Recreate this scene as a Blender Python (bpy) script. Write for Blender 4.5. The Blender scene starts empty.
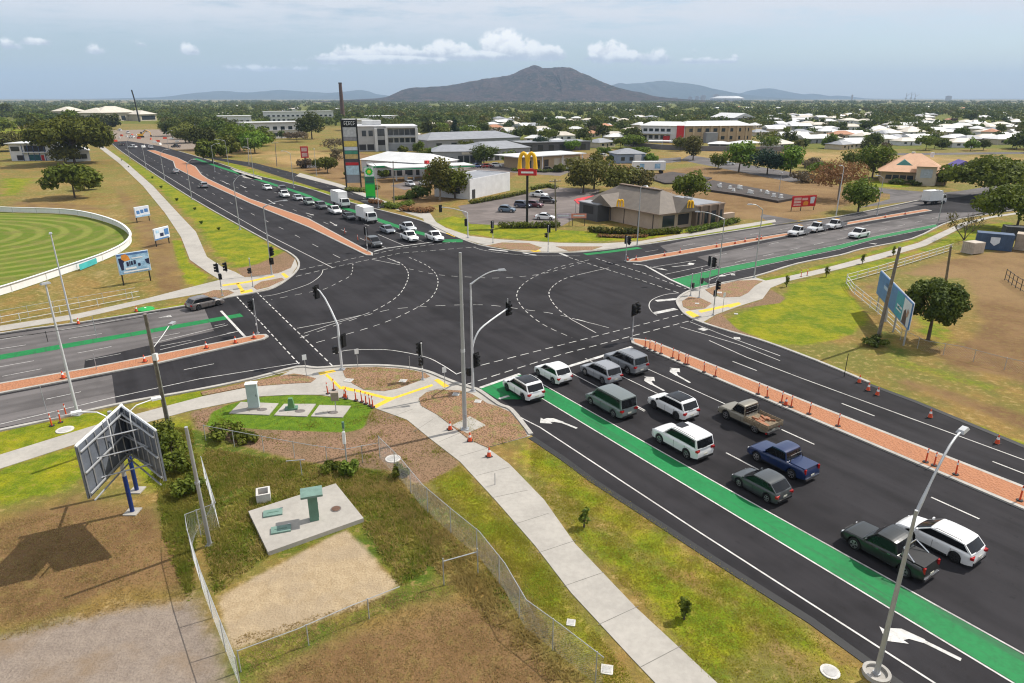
import bpy, bmesh, math, random
import numpy as np
from mathutils import Vector, Matrix
random.seed(7); RNG = np.random.default_rng(7)
R = math.radians
scn = bpy.context.scene
col = scn.collection
# ---------------------------------------------------------------- camera (drone, 24 m up)
CAMH, FPX, TILT = 24.0, 665.0, math.atan((341.5-98.0)/665.0)
cd = bpy.data.cameras.new('camera'); cam = bpy.data.objects.new('camera', cd); col.objects.link(cam)
cam.location = (0, 0, CAMH); cam.rotation_euler = (R(90)-TILT, 0, 0)
cd.sensor_fit = 'HORIZONTAL'; cd.sensor_width = 36; cd.lens = 36*FPX/1024
cd.clip_start = 0.5; cd.clip_end = 90000
scn.camera = cam
CT, ST = math.cos(TILT), math.sin(TILT)
def g(px, py, z=0.0):
    """site survey: photo pixel -> metres on the level plane z"""
    dx = (px-512)/FPX; dy = (341.5-py)/FPX
    k = (z-CAMH)/(-ST+dy*CT)
    return (dx*k, (CT+dy*ST)*k)
def G(pts, z=0.0): return [g(p[0], p[1], z) for p in pts]
RA = R(-56.8)                                   # bearing of the main road
def uv(u, v): return (u*math.cos(RA)-v*math.sin(RA), u*math.sin(RA)+v*math.cos(RA))
# ---------------------------------------------------------------- mesh builder
class MB:
    def __init__(s): s.v=[]; s.f=[]; s.m=[]
    def add(s, vs, fs, m=0):
        o=len(s.v); s.v += [tuple(p) for p in vs]
        for f in fs: s.f.append(tuple(i+o for i in f)); s.m.append(m)
    def box(s, c, d, m=0, rz=0.0, taper=1.0):
        x,y,z=d[0]/2,d[1]/2,d[2]/2; cr,sr=math.cos(rz),math.sin(rz); vs=[]
        for k in (-1,1):
            q = taper if k>0 else 1.0
            for a,b in ((-1,-1),(1,-1),(1,1),(-1,1)):
                X,Y=a*x*q,b*y*q
                vs.append((c[0]+X*cr-Y*sr, c[1]+X*sr+Y*cr, c[2]+k*z))
        s.add(vs,[(3,2,1,0),(4,5,6,7),(0,1,5,4),(1,2,6,5),(2,3,7,6),(3,0,4,7)],m); return s
    def tube(s, pts, r, n=6, m=0, caps=True):
        pts=[Vector(p) for p in pts]; rs = r if isinstance(r,(list,tuple)) else [r]*len(pts)
        rings=[]; prev=None
        for i,p in enumerate(pts):
            t=(pts[min(i+1,len(pts)-1)]-pts[max(i-1,0)]).normalized()
            if prev is None:
                a = Vector((0,0,1)) if abs(t.z)<0.9 else Vector((1,0,0))
                nx=t.cross(a).normalized()
            else: nx=(prev-t*prev.dot(t)).normalized()
            prev=nx; ny=t.cross(nx)
            rings.append([p+nx*rs[i]*math.cos(2*math.pi*k/n)+ny*rs[i]*math.sin(2*math.pi*k/n) for k in range(n)])
        vs=[q for r_ in rings for q in r_]; fs=[]
        for i in range(len(pts)-1):
            for k in range(n): fs.append((i*n+k,i*n+(k+1)%n,(i+1)*n+(k+1)%n,(i+1)*n+k))
        if caps: fs += [tuple(range(n-1,-1,-1)), tuple((len(pts)-1)*n+k for k in range(n))]
        s.add(vs,fs,m); return s
    def prism(s, poly, z0, z1, m=0, bottom=False):
        n=len(poly); vs=[(p[0],p[1],z0) for p in poly]+[(p[0],p[1],z1) for p in poly]
        a=sum(poly[i][0]*poly[(i+1)%n][1]-poly[(i+1)%n][0]*poly[i][1] for i in range(n))
        top=tuple(range(n,2*n)); fs=[]
        if a<0: top=top[::-1]
        fs.append(top)
        for i in range(n):
            q=(i,(i+1)%n,n+(i+1)%n,n+i); fs.append(q if a>0 else q[::-1])
        if bottom: fs.append(tuple(range(n))[::-1] if a>0 else tuple(range(n)))
        s.add(vs,fs,m); return s
    def sheet(s, poly, z, m=0):
        n=len(poly); a=sum(poly[i][0]*poly[(i+1)%n][1]-poly[(i+1)%n][0]*poly[i][1] for i in range(n))
        f=tuple(range(n)); s.add([(p[0],p[1],z) for p in poly],[f if a>0 else f[::-1]],m); return s
    def ribbon(s, pts, w, z, m=0, z0=None):
        L,Rr=offset(pts,w/2),offset(pts,-w/2)
        for i in range(len(pts)-1):
            q=[Rr[i],Rr[i+1],L[i+1],L[i]]
            if z0 is None: s.add([(p[0],p[1],z) for p in q],[(0,1,2,3)],m)
            else:
                s.add([(p[0],p[1],z0) for p in q]+[(p[0],p[1],z) for p in q],[(4,5,6,7),(0,1,5,4),(2,3,7,6),(1,2,6,5),(3,0,4,7)],m)
        return s
    def dashes(s, pts, w, z, on, off, m=0):
        for seg in cut(pts,on,off): s.ribbon(seg,w,z,m)
        return s
    def build(s, name, mats, parent=None, smooth=None, loc=None):
        me=bpy.data.meshes.new(name); me.from_pydata(s.v,[],s.f)
        for mt in (mats if isinstance(mats,(list,tuple)) else [mats]): me.materials.append(mt)
        if any(s.m): me.polygons.foreach_set('material_index',s.m)
        if smooth is not None:
            me.polygons.foreach_set('use_smooth',[True]*len(s.f)); me.set_sharp_from_angle(angle=R(smooth))
        me.validate(); me.update()
        o=bpy.data.objects.new(name,me); col.objects.link(o)
        if parent is not None: o.parent=parent
        if loc is not None: o.location=loc
        return o
def offset(pts,d):
    out=[]
    for i,p in enumerate(pts):
        a=pts[max(i-1,0)]; b=pts[min(i+1,len(pts)-1)]
        tx,ty=b[0]-a[0],b[1]-a[1]; l=math.hypot(tx,ty) or 1
        out.append((p[0]-ty/l*d,p[1]+tx/l*d))
    return out
def smooth_line(pts,n=6):
    out=[]; P=[pts[0]]+list(pts)+[pts[-1]]
    for i in range(1,len(P)-2):
        for k in range(n):
            t=k/n; q=[]
            for c in range(len(pts[0])):
                a,b,c1,d=P[i-1][c],P[i][c],P[i+1][c],P[i+2][c]
                q.append(0.5*(2*b+(c1-a)*t+(2*a-5*b+4*c1-d)*t*t+(3*b-a-3*c1+d)*t**3))
            out.append(tuple(q))
    out.append(tuple(pts[-1])); return out
def resample(pts,step):
    out=[pts[0]]; rem=step
    for a,b in zip(pts,pts[1:]):
        L=math.hypot(b[0]-a[0],b[1]-a[1]); d=rem
        while d<=L:
            out.append((a[0]+(b[0]-a[0])*d/L,a[1]+(b[1]-a[1])*d/L)); d+=step
        rem=d-L
    return out
def cut(pts,on,off):
    segs=[]; cur=[pts[0]]; state=True; rem=on
    for a,b in zip(pts,pts[1:]):
        L=math.hypot(b[0]-a[0],b[1]-a[1]); pos=0
        while L-pos>rem:
            pos+=rem; p=(a[0]+(b[0]-a[0])*pos/L,a[1]+(b[1]-a[1])*pos/L)
            if state: cur.append(p); segs.append(cur)
            state=not state; rem=on if state else off; cur=[p]
        rem-=L-pos
        if state: cur.append(b)
    if state and len(cur)>1: segs.append(cur)
    return segs
def tag(o,label,cat,group=None,kind=None):
    if label: o['label']=label
    if cat: o['category']=cat
    if group: o['group']=group
    if kind: o['kind']=kind
    return o
def empty(name,loc,rz=0.0,label=None,cat=None,group=None):
    o=bpy.data.objects.new(name,None); col.objects.link(o); o.empty_display_size=0.3
    o.location=loc if len(loc)==3 else (loc[0],loc[1],0); o.rotation_euler=(0,0,rz)
    return tag(o,label,cat,group)
KIDS={}
def copy_tree(o,parent=None,color=None):
    c=o.copy(); col.objects.link(c); c.parent=parent
    if color is not None: c.color=color
    for ch in o.children: copy_tree(ch,c,color)
    return c
def struct(o): o['kind']='structure'; return o
# ---------------------------------------------------------------- materials
def newmat(name):
    m=bpy.data.materials.new(name); m.use_nodes=True; nt=m.node_tree
    return m,nt,nt.nodes['Principled BSDF']
def noise(nt,vec,scale,detail=3,rough=0.55):
    n=nt.nodes.new('ShaderNodeTexNoise'); n.inputs['Scale'].default_value=scale; n.inputs['Detail'].default_value=detail
    n.inputs['Roughness'].default_value=rough
    if vec is not None: nt.links.new(vec,n.inputs['Vector'])
    return n.outputs['Fac']
def mathn(nt,op,a,b=None,clamp=False):
    n=nt.nodes.new('ShaderNodeMath'); n.operation=op; n.use_clamp=clamp
    for i,x in enumerate((a,b)):
        if x is None: continue
        if isinstance(x,(int,float)): n.inputs[i].default_value=x
        else: nt.links.new(x,n.inputs[i])
    return n.outputs[0]
def sstep(nt,x,lo,hi):
    n=nt.nodes.new('ShaderNodeMapRange'); n.interpolation_type='SMOOTHSTEP'
    nt.links.new(x,n.inputs[0]); n.inputs[1].default_value=lo; n.inputs[2].default_value=hi
    return n.outputs[0]
def mixc(nt,f,a,b,blend='MIX'):
    n=nt.nodes.new('ShaderNodeMix'); n.data_type='RGBA'; n.blend_type=blend
    for i,x in ((0,f),(6,a),(7,b)):
        if isinstance(x,(int,float)): n.inputs[i].default_value=x
        elif isinstance(x,(tuple,list)): n.inputs[i].default_value=(*x,1) if len(x)==3 else x
        else: nt.links.new(x,n.inputs[i])
    return n.outputs[2]
def geo_pos(nt):
    return nt.nodes.new('ShaderNodeNewGeometry').outputs['Position']
def obj_pos(nt):
    return nt.nodes.new('ShaderNodeTexCoord').outputs['Object']
def mapping(nt,vec,rot=(0,0,0),scale=(1,1,1)):
    n=nt.nodes.new('ShaderNodeMapping'); nt.links.new(vec,n.inputs[0])
    n.inputs['Rotation'].default_value=rot; n.inputs['Scale'].default_value=scale
    return n.outputs[0]
def bump(nt,p,h,strength=0.3,dist=0.05):
    b=nt.nodes.new('ShaderNodeBump'); b.inputs['Strength'].default_value=strength; b.inputs['Distance'].default_value=dist
    nt.links.new(h,b.inputs['Height']); nt.links.new(b.outputs[0],p.inputs['Normal'])
MATS={}
def mat(name,c,rough=0.7,var=0.25,scale=1.5,metal=0.0,spec=0.4,world=False,c2=None,bumpk=0.0):
    if name in MATS: return MATS[name]
    m,nt,p=newmat(name); pos=geo_pos(nt) if world else obj_pos(nt)
    n1=noise(nt,pos,scale,4); n2=noise(nt,pos,scale*9,2)
    f=mathn(nt,'ADD',mathn(nt,'MULTIPLY',n1,0.65),mathn(nt,'MULTIPLY',n2,0.35))
    f=sstep(nt,f,0.3,0.7)
    a=tuple(max(0,x*(1-var)) for x in c); b=c2 if c2 else tuple(min(1,x*(1+var*0.6)) for x in c)
    nt.links.new(mixc(nt,f,a,b),p.inputs['Base Color'])
    p.inputs['Roughness'].default_value=rough; p.inputs['Metallic'].default_value=metal
    p.inputs['Specular IOR Level'].default_value=spec
    if bumpk: bump(nt,p,n2,bumpk,0.03)
    MATS[name]=m; return m
# ================================================================ TERRAIN
def in_poly(X,Y,poly):
    ins=np.zeros(X.shape,bool); n=len(poly)
    for i in range(n):
        x1,y1=poly[i]; x2,y2=poly[(i+1)%n]
        c=((y1>Y)!=(y2>Y)); 
        if y1!=y2: ins ^= c & (X < (x2-x1)*(Y-y1)/(y2-y1)+x1)
    return ins
def pdist(X,Y,poly):
    d=np.full(X.shape,1e9); n=len(poly)
    for i in range(n):
        x1,y1=poly[i]; x2,y2=poly[(i+1)%n]; dx,dy=x2-x1,y2-y1; L=dx*dx+dy*dy+1e-9
        t=np.clip(((X-x1)*dx+(Y-y1)*dy)/L,0,1)
        d=np.minimum(d,np.hypot(X-x1-t*dx,Y-y1-t*dy))
    return d
def axis(lo,hi,step,far,both):
    a=list(np.arange(lo,hi,step)); s=step; x=a[-1]
    while x<far: s = s*1.025 if x<800 else s*1.22; x+=s; a.append(x)
    if both:
        s=step; x=lo; b=[]
        while x>-far: s = s*1.025 if x>-800 else s*1.22; x-=s; b.append(x)
        a=b[::-1]+a
    return np.array(a)
gx=axis(-110,130,0.6,40000,True)
gy=np.concatenate([[-40000,-8000,-1500,-300,-60,-10,5],axis(12,120,0.5,40000,False)])
GX,GY=np.meshgrid(gx,gy); nx,ny=len(gx),len(gy)
VX,VY=GX.ravel(),GY.ravel()
W={k:np.zeros(VX.size) for k in ('lush','dirt','mulch','weed','oval','gravel','lawn','straw','pad')}
def paint(ch,px,soft=1.5,val=1.0,world=False,clear=()):
    poly=px if world else G(px)
    xs=[p[0] for p in poly]; ys=[p[1] for p in poly]; e=soft*2
    idx=np.where((VX>min(xs)-e)&(VX<max(xs)+e)&(VY>min(ys)-e)&(VY<max(ys)+e))[0]
    if idx.size==0: return
    x,y=VX[idx],VY[idx]; d=pdist(x,y,poly); d=np.where(in_poly(x,y,poly),d,-d)
    w=np.clip(0.5+d/(2*soft),0,1)*val
    W[ch][idx]=np.maximum(W[ch][idx],w)
    for c in clear: W[c][idx]*=(1-w)
# --- lush verge beside the north-west road
paint('gravel',[(102,130),(190,129),(235,147),(178,150),(150,147.5),(112,144)],10,.8)
paint('lush',[(118,150),(200,200),(271,241),(297,258),(292,270),(262,276),(238,272),(210,255),(197,230),(178,210),(150,184),(104,148)],2,.66)
paint('lush',[(181,240),(190,262),(210,276),(200,287),(186,284),(176,258),(172,240)],1,.9)
paint('lush',[(0,335),(77,322),(180,304),(205,296),(205,303),(77,327),(0,339)],.8,.9)
paint('lush',[(-80,430),(0,432),(113,409),(120,420),(0,455),(-80,478)],1,.95)
paint('lush',[(130,405),(200,390),(204,397),(150,409)],.8,.95)
paint('lush',[(-60,488),(0,470),(80,446),(90,470),(60,490),(0,505),(-60,520)],2,.95)
paint('lush',[(95,445),(190,412),(200,425),(205,470),(170,500),(140,490)],2,.75)
paint('lush',[(500,455),(530,437),(562,457),(640,512),(760,590),(905,690),(830,690),(700,590),(640,560),(560,500),(530,480)],1.6,.62)
paint('lush',[(640,600),(600,560),(560,520),(575,515),(640,560),(720,600),(780,640),(740,660),(720,683),(690,660)],1.6,.8)
paint('lush',[(470,470),(500,508),(540,556),(590,620),(640,683),(600,690),(540,610),(480,540),(430,480),(450,465)],1.5,.7)
# right hand corner
paint('lush',[(722,322),(760,306),(785,300),(790,285),(850,268),(890,258),(930,247),(970,226),(1010,222),(1020,232),(985,243),(960,241),(900,258),(856,276),(848,290),(870,320),(840,340),(800,345),(770,343)],1.5,1.0)
paint('lush',[(800,352),(850,372),(900,395),(960,418),(1100,470),(1100,478),(960,424),(880,388),(800,362),(740,338)],1.2,.9)
paint('lush',[(755,281),(850,258),(912,240),(942,228),(942,231),(912,244),(850,261),(770,281)],.8,.9)
paint('lush',[(628,247),(700,234),(776,222),(776,224),(700,237),(640,247)],.6,.8)
paint('lush',[(876,345),(960,372),(1040,392),(1040,405),(940,385),(880,365)],2,.45)
paint('lush',[(900,310),(960,320),(975,345),(940,352),(905,335)],2,.5)
# north side verge between service road and main road
paint('lush',[(200,152),(262,173),(330,192),(372,208),(430,222),(468,240),(500,245),(446,234),(387,213),(328,197),(250,176)],1.6,.85)
paint('lush',[(436,222),(452,216),(500,226),(560,230),(640,234),(700,228),(700,230),(639,240),(560,242),(500,238),(460,233)],1.0,1.0)
paint('lush',[(868,186),(900,188),(945,182),(1000,176),(1000,172),(940,178),(872,181)],2,.8)
paint('lush',[(0,178),(38,178),(20,195),(0,196)],6,.8)
paint('lush',[(0,127),(30,130),(30,136),(0,138)],10,1)
paint('lush',[(115,165),(80,185),(60,200),(100,205),(140,195)],4,.35)
# oval
OC=g(-150,262); 
# dirt
paint('dirt',[(0,520),(70,500),(140,505),(200,560),(190,600),(120,600),(0,640),(-80,640),(-80,540)],3,.9)
paint('dirt',[(250,683),(330,640),(400,605),(470,590),(540,640),(590,700),(250,720)],2.5,.85)
paint('dirt',[(560,480),(640,540),(720,590),(800,640),(840,683),(790,683),(700,600),(600,530),(545,490)],1.5,.62)
paint('dirt',[(500,470),(550,490),(600,545),(560,540),(510,490)],1.5,.4)
paint('dirt',[(860,285),(930,262),(990,250),(1100,240),(1100,400),(960,372),(920,350),(980,330),(960,280),(900,275),(865,295)],2.5,.75)
paint('dirt',[(800,300),(845,320),(850,345),(800,345),(760,325)],3,.5)
paint('dirt',[(890,372),(960,390),(1100,440),(1100,462),(960,412),(900,388)],2,.65)
paint('dirt',[(100,170),(140,200),(180,240),(196,290),(150,298),(140,260),(120,210)],2,.55)
paint('dirt',[(186,236),(200,262),(212,272),(196,276),(180,258)],1,.9)
paint('dirt',[(40,200),(110,205),(130,215),(90,212),(0,208),(0,200)],4,.55)
paint('dirt',[(230,160),(330,165),(340,178),(290,172)],6,.5)
paint('dirt',[(300,170),(390,200),(420,210),(470,195),(540,165),(540,160),(430,170),(350,150)],4,.9)
paint('dirt',[(640,215),(800,222),(850,205),(900,195),(800,185),(640,190)],5,.85)
paint('dirt',[(620,176),(700,165),(800,178),(870,190),(800,190),(690,185)],8,.8)
paint('dirt',[(100,135),(200,132),(260,150),(220,158),(110,142)],15,.8)
paint('dirt',[(560,150),(640,158),(640,176),(560,176)],10,.7)
# mulch
paint('mulch',[(190,412),(228,404),(262,397),(374,408),(407,421),(460,463),(440,476),(420,486),(392,470),(300,461),(235,443),(196,428)],.8,1)
paint('mulch',[(704,324),(716,315),(762,300),(770,289),(785,298),(780,303),(740,308),(722,315),(738,330),(775,345),(730,333)],.6,1)
paint('mulch',[(243,277),(237,269),(259,264),(286,252),(294,258),(296,264),(288,270),(272,275)],.8,1,clear=('lush',))
# weeds in and around the compound
paint('weed',[(190,428),(235,445),(300,462),(380,470),(430,510),(450,555),(440,575),(400,600),(330,610),(300,560),(215,560),(195,500)],2,.95)
paint('weed',[(395,475),(425,487),(500,560),(590,690),(560,690),(480,600),(430,560)],1.2,.55)
paint('weed',[(150,420),(190,425),(200,470),(205,560),(190,600),(165,540)],2,.7)
paint('weed',[(230,640),(330,610),(400,590),(460,575),(470,590),(400,612),(330,640),(250,683),(215,683)],1,.7)
paint('weed',[(865,325),(890,330),(920,352),(905,362),(872,345)],1.5,.5)
# gravel
paint('gravel',[(-80,650),(0,640),(120,608),(195,600),(215,640),(225,690),(-80,760)],2,.95,clear=('dirt',))
paint('pad',[(218,598),(345,530),(398,585),(375,600),(232,650)],.7,1,clear=('weed','dirt'))
paint('lawn',[(205,426),(213,412),(228,405),(261,397),(291,395),(320,395.5),(349,399.6),(372,407),(367,418),(363,428),(349,432),(300,431)],.3,1,clear=('mulch','weed'))
# oval turf
OVAL=smooth_line([(-400,200),(-200,205),(-60,208),(0,212),(60,214),(90,218),(118,227),(131,238),(127,248),(105,260),(60,276),(0,296),(-80,318),(-200,335),(-400,330),(-500,290),(-480,230),(-400,200)],4)
paint('oval',OVAL,1.5,1)
paint('weed',[(-400,124),(160,124),(345,126),(400,122),(640,121),(770,127),(1500,127),(1500,102.5),(-400,102.5)],8,.8)
paint('weed',[(424,148),(640,150),(640,120),(424,120)],6,.62)
paint('weed',[(768,149.5),(1200,148.5),(1200,124),(768,124)],4,.72)
# straw (very dry)
paint('straw',[(0,175),(150,175),(150,260),(120,320),(0,330)],6,.4)
paint('straw',[(230,152),(340,150),(345,178),(290,170)],10,.7)
paint('straw',[(660,150),(860,152),(1024,158),(1100,170),(1024,178),(880,160),(700,165)],20,.8)
me=bpy.data.meshes.new('ground'); me.vertices.add(VX.size)
co=np.stack([VX,VY,np.zeros(VX.size)],1).ravel().astype(np.float32); me.vertices.foreach_set('co',co)
ii=(np.arange(ny-1)[:,None]*nx+np.arange(nx-1)[None,:]).ravel()
quads=np.stack([ii,ii+1,ii+nx+1,ii+nx],1).astype(np.int32)
me.loops.add(quads.size); me.polygons.add(len(quads))
me.loops.foreach_set('vertex_index',quads.ravel())
me.polygons.foreach_set('loop_start',np.arange(0,quads.size,4,dtype=np.int32))
me.update(calc_edges=True)
for nm,chs in (('maskA',('lush','dirt','mulch','weed')),('maskB',('oval','gravel','lawn','straw')),('maskC',('pad','pad','pad','pad'))):
    at=me.attributes.new(nm,'FLOAT_COLOR','POINT')
    at.data.foreach_set('color',np.stack([W[c] for c in chs],1).ravel().astype(np.float32))
m,nt,p=newmat('ground_soil_and_grass'); me.materials.append(m)
pos=geo_pos(nt)
def attr(nm):
    a=nt.nodes.new('ShaderNodeAttribute'); a.attribute_name=nm
    s=nt.nodes.new('ShaderNodeSeparateColor'); nt.links.new(a.outputs['Color'],s.inputs[0])
    return list(s.outputs)+[a.outputs['Alpha']]
A=attr('maskA'); B=attr('maskB'); Cm=attr('maskC')
nA=noise(nt,pos,.05,3); nB=noise(nt,pos,.28,5,.6); nC=noise(nt,pos,1.6,5,.65); nD=noise(nt,pos,9,3,.6)
def msk(ch,k=.55,lo=.32,hi=.62):
    n=mathn(nt,'MULTIPLY',mathn(nt,'SUBTRACT',mathn(nt,'ADD',mathn(nt,'MULTIPLY',nB,.6),mathn(nt,'MULTIPLY',nC,.4)),.5),k*2.2)
    e=mathn(nt,'MULTIPLY',n,sstep(nt,ch,0,.12))
    return sstep(nt,mathn(nt,'ADD',ch,e),lo,hi)
fine=sstep(nt,mathn(nt,'ADD',mathn(nt,'MULTIPLY',nC,.5),mathn(nt,'MULTIPLY',nD,.5)),.36,.64)
med=sstep(nt,nB,.35,.65)
big=sstep(nt,mathn(nt,'ADD',mathn(nt,'MULTIPLY',nA,.55),mathn(nt,'MULTIPLY',nB,.45)),.40,.60)
dry=mixc(nt,med,(.285,.178,.05),(.195,.15,.034)); dry=mixc(nt,big,dry,(.165,.165,.03)); dry=mixc(nt,mathn(nt,'MULTIPLY',sstep(nt,nC,.52,.66),.7),dry,(.37,.26,.11)); dry=mixc(nt,fine,mixc(nt,.5,dry,(.085,.062,.026)),dry)
far=sstep(nt,nA,.4,.6)
straw=mixc(nt,far,(.36,.235,.09),(.24,.185,.06)); straw=mixc(nt,mathn(nt,'MULTIPLY',sstep(nt,nB,.5,.66),.6),straw,(.42,.30,.14)); straw=mixc(nt,fine,mixc(nt,.4,straw,(.14,.09,.04)),straw)
lush=mixc(nt,med,(.30,.29,.008),(.14,.20,.006)); lush=mixc(nt,mathn(nt,'MULTIPLY',sstep(nt,nC,.52,.68),.6),lush,(.27,.20,.045)); lush=mixc(nt,fine,mixc(nt,.55,lush,(.035,.05,.006)),lush)
weed=mixc(nt,med,(.20,.185,.025),(.085,.135,.012)); weed=mixc(nt,sstep(nt,nC,.52,.66),weed,(.24,.18,.06)); weed=mixc(nt,fine,mixc(nt,.6,weed,(.025,.032,.006)),weed)
dirt=mixc(nt,med,(.235,.138,.062),(.175,.10,.042)); dirt=mixc(nt,mathn(nt,'MULTIPLY',sstep(nt,nA,.45,.62),.5),dirt,(.33,.215,.10)); dirt=mixc(nt,mathn(nt,'MULTIPLY',sstep(nt,nC,.5,.64),.55),dirt,(.19,.15,.045)); dirt=mixc(nt,fine,mixc(nt,.45,dirt,(.085,.055,.025)),dirt)
vor=nt.nodes.new('ShaderNodeTexVoronoi'); nt.links.new(pos,vor.inputs['Vector']); vor.inputs['Scale'].default_value=7
mul=mixc(nt,sstep(nt,vor.outputs['Distance'],.15,.6),(.09,.052,.03),(.26,.16,.10)); mul=mixc(nt,mathn(nt,'MULTIPLY',med,.5),mul,(.14,.105,.05))
grav=mixc(nt,fine,(.20,.16,.13),(.275,.225,.18)); grav=mixc(nt,sstep(nt,nB,.5,.75),grav,(.22,.16,.105))
lawn=mixc(nt,fine,(.055,.115,.008),(.13,.20,.012))
# mown rings of the oval
sp=nt.nodes.new('ShaderNodeSeparateXYZ'); nt.links.new(pos,sp.inputs[0])
cxy=g(-60,250)
ddx=mathn(nt,'MULTIPLY',mathn(nt,'SUBTRACT',sp.outputs[0],-112),1.0); ddy=mathn(nt,'SUBTRACT',sp.outputs[1],118)
rr=mathn(nt,'SQRT',mathn(nt,'ADD',mathn(nt,'MULTIPLY',ddx,ddx),mathn(nt,'MULTIPLY',mathn(nt,'MULTIPLY',ddy,ddy),1.9)))
ring=mathn(nt,'SINE',mathn(nt,'ADD',mathn(nt,'MULTIPLY',rr,1.55),mathn(nt,'MULTIPLY',nB,1.2)))
ring=sstep(nt,ring,-.3,.95)
oval=mixc(nt,ring,(.105,.16,.010),(.215,.235,.045)); oval=mixc(nt,sstep(nt,nB,.42,.72),oval,(.18,.165,.045)); oval=mixc(nt,mathn(nt,'MULTIPLY',fine,.4),oval,(.07,.10,.012))
c=dry
c=mixc(nt,msk(B[3]),c,straw)
c=mixc(nt,msk(A[1]),c,dirt)
c=mixc(nt,msk(A[0]),c,lush)
c=mixc(nt,msk(A[3]),c,weed)
c=mixc(nt,msk(A[2],.25),c,mul)
c=mixc(nt,msk(B[1],.3),c,grav)
padc=mixc(nt,fine,(.31,.23,.135),(.42,.325,.205)); padc=mixc(nt,mathn(nt,'MULTIPLY',sstep(nt,nB,.42,.6),.55),padc,(.30,.235,.16)); c=mixc(nt,msk(Cm[0],.28),c,padc)
c=mixc(nt,msk(B[0],.12),c,oval)
c=mixc(nt,msk(B[2],.1),c,lawn)
nt.links.new(c,p.inputs['Base Color']); p.inputs['Roughness'].default_value=.95; p.inputs['Specular IOR Level'].default_value=.15
bump(nt,p,mathn(nt,'ADD',nC,mathn(nt,'MULTIPLY',nD,.6)),.55,.18)
ground=bpy.data.objects.new('ground',me); col.objects.link(ground); struct(ground)
# ================================================================ ROAD SURFACES
def asphalt(name,c,streak,rz):
    m,nt,p=newmat(name); pos=geo_pos(nt)
    v=mapping(nt,mapping(nt,pos,(0,0,-rz)),scale=(.035,.75,1))
    n1=noise(nt,v,1.0,4,.6); n2=noise(nt,pos,.22,4); n3=noise(nt,pos,22,2)
    f=mathn(nt,'ADD',mathn(nt,'MULTIPLY',n1,.55),mathn(nt,'ADD',mathn(nt,'MULTIPLY',n2,.3),mathn(nt,'MULTIPLY',n3,.15)))
    cc=mixc(nt,sstep(nt,f,.36,.66),c,tuple(x*streak for x in c))
    w_=nt.nodes.new('ShaderNodeTexWave'); nt.links.new(mapping(nt,pos,(0,0,-rz)),w_.inputs['Vector']); w_.bands_direction='Y'; w_.inputs['Scale'].default_value=.185; w_.inputs['Distortion'].default_value=1.2; w_.inputs['Detail'].default_value=2
    cc=mixc(nt,mathn(nt,'MULTIPLY',mathn(nt,'MULTIPLY',w_.outputs['Fac'],sstep(nt,n2,.35,.65)),.30),cc,tuple(x*2.6 for x in c))
    sx_=nt.nodes.new('ShaderNodeSeparateXYZ'); nt.links.new(mapping(nt,pos,(0,0,-rz)),sx_.inputs[0]); wnz=nt.nodes.new('ShaderNodeTexWhiteNoise'); wnz.noise_dimensions='1D'; nt.links.new(mathn(nt,'FLOOR',mathn(nt,'MULTIPLY',mathn(nt,'ADD',sx_.outputs[1],mathn(nt,'MULTIPLY',n2,.12)),.2857)),wnz.inputs['W']); cc=mixc(nt,mathn(nt,'MULTIPLY',wnz.outputs['Value'],.42),cc,tuple(x*2.3 for x in c))
    n4=noise(nt,pos,.09,4,.65); cc=mixc(nt,mathn(nt,'MULTIPLY',sstep(nt,n4,.5,.62),.45),cc,tuple(x*.62 for x in c)); n5=noise(nt,pos,2.2,3,.6); cc=mixc(nt,mathn(nt,'MULTIPLY',sstep(nt,n5,.60,.72),.30),cc,tuple(x*.5 for x in c))
    nt.links.new(cc,p.inputs['Base Color']); p.inputs['Roughness'].default_value=.9; p.inputs['Specular IOR Level'].default_value=.16
    bump(nt,p,n3,.25,.01); return m
AS_MAIN=asphalt('asphalt_new',(.0150,.0140,.0152),2.1,RA)
AS_CROSS=asphalt('asphalt_new_cross',(.0148,.0140,.0150),1.9,R(33.5))
AS_OLD=asphalt('asphalt_old',(.085,.078,.076),1.4,R(33.5))
AS_PARK=asphalt('asphalt_carpark',(.115,.098,.09),1.3,R(33.5))
roadpx=[(1400,890),(1200,810),(905,688),(811,620),(713,558),(638,509),(593,480),(562,457),(531,435),(525,427),(511,410),(499,405),(480,391),(472,388.5),(456,383.5),(441,377.5),(427,372),(407,368),(378,366),(345,366.5),(317,368.5),(297,367.5),(253,379),(200,390),(127,403),(60,418),(0,431),(-250,483),
 (-250,378),(0,334),(77,323.5),(180,307),(227,298),(255,293),(274,288),(292,276),(299,266),(296,258),(286,251),(269,242),(192,198.5),(147,169),(118,149),(108,142),(128,141),(160,146),(178,151),(218,163),(250,174),(303,187),(352,203),(387,212),(421,221),(446,232),(466,241),(489,247.5),(526,252.7),(549,253),(582,252.5),(626,247.5),(684,239),(775,225),(840,216.5),(918,200.5),(960,192),(1100,170),(1100,200),(991,214),(961,219),(942,225),(912,239),(863,249),(840,255.5),(797,264),(754,277),(705,286.5),(691,290.5),(681,296),(677,302),(682,311),(689,317),(702,323),(730,332),(765,342),(816,361),(869,383),(916,401),(974,425),(1400,600)]
ROAD=G(roadpx)
mb=MB(); mb.sheet(ROAD,.012); struct(mb.build('road_surface',AS_MAIN))
mb=MB()
mb.sheet(G([(-250,379.5),(0,335.5),(77,324.5),(203,305.5),(214,331),(85,360),(84,369),(0,383),(-250,430)]),.017)
mb.sheet(G([(-250,447),(0,396),(112,375),(116,404),(0,428),(-250,478)]),.017)
mb.sheet(G([(697,257),(787,238.5),(845,228),(935,213),(985,212),(961,218),(936,224),(840,244),(722,268)]),.017)
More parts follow.
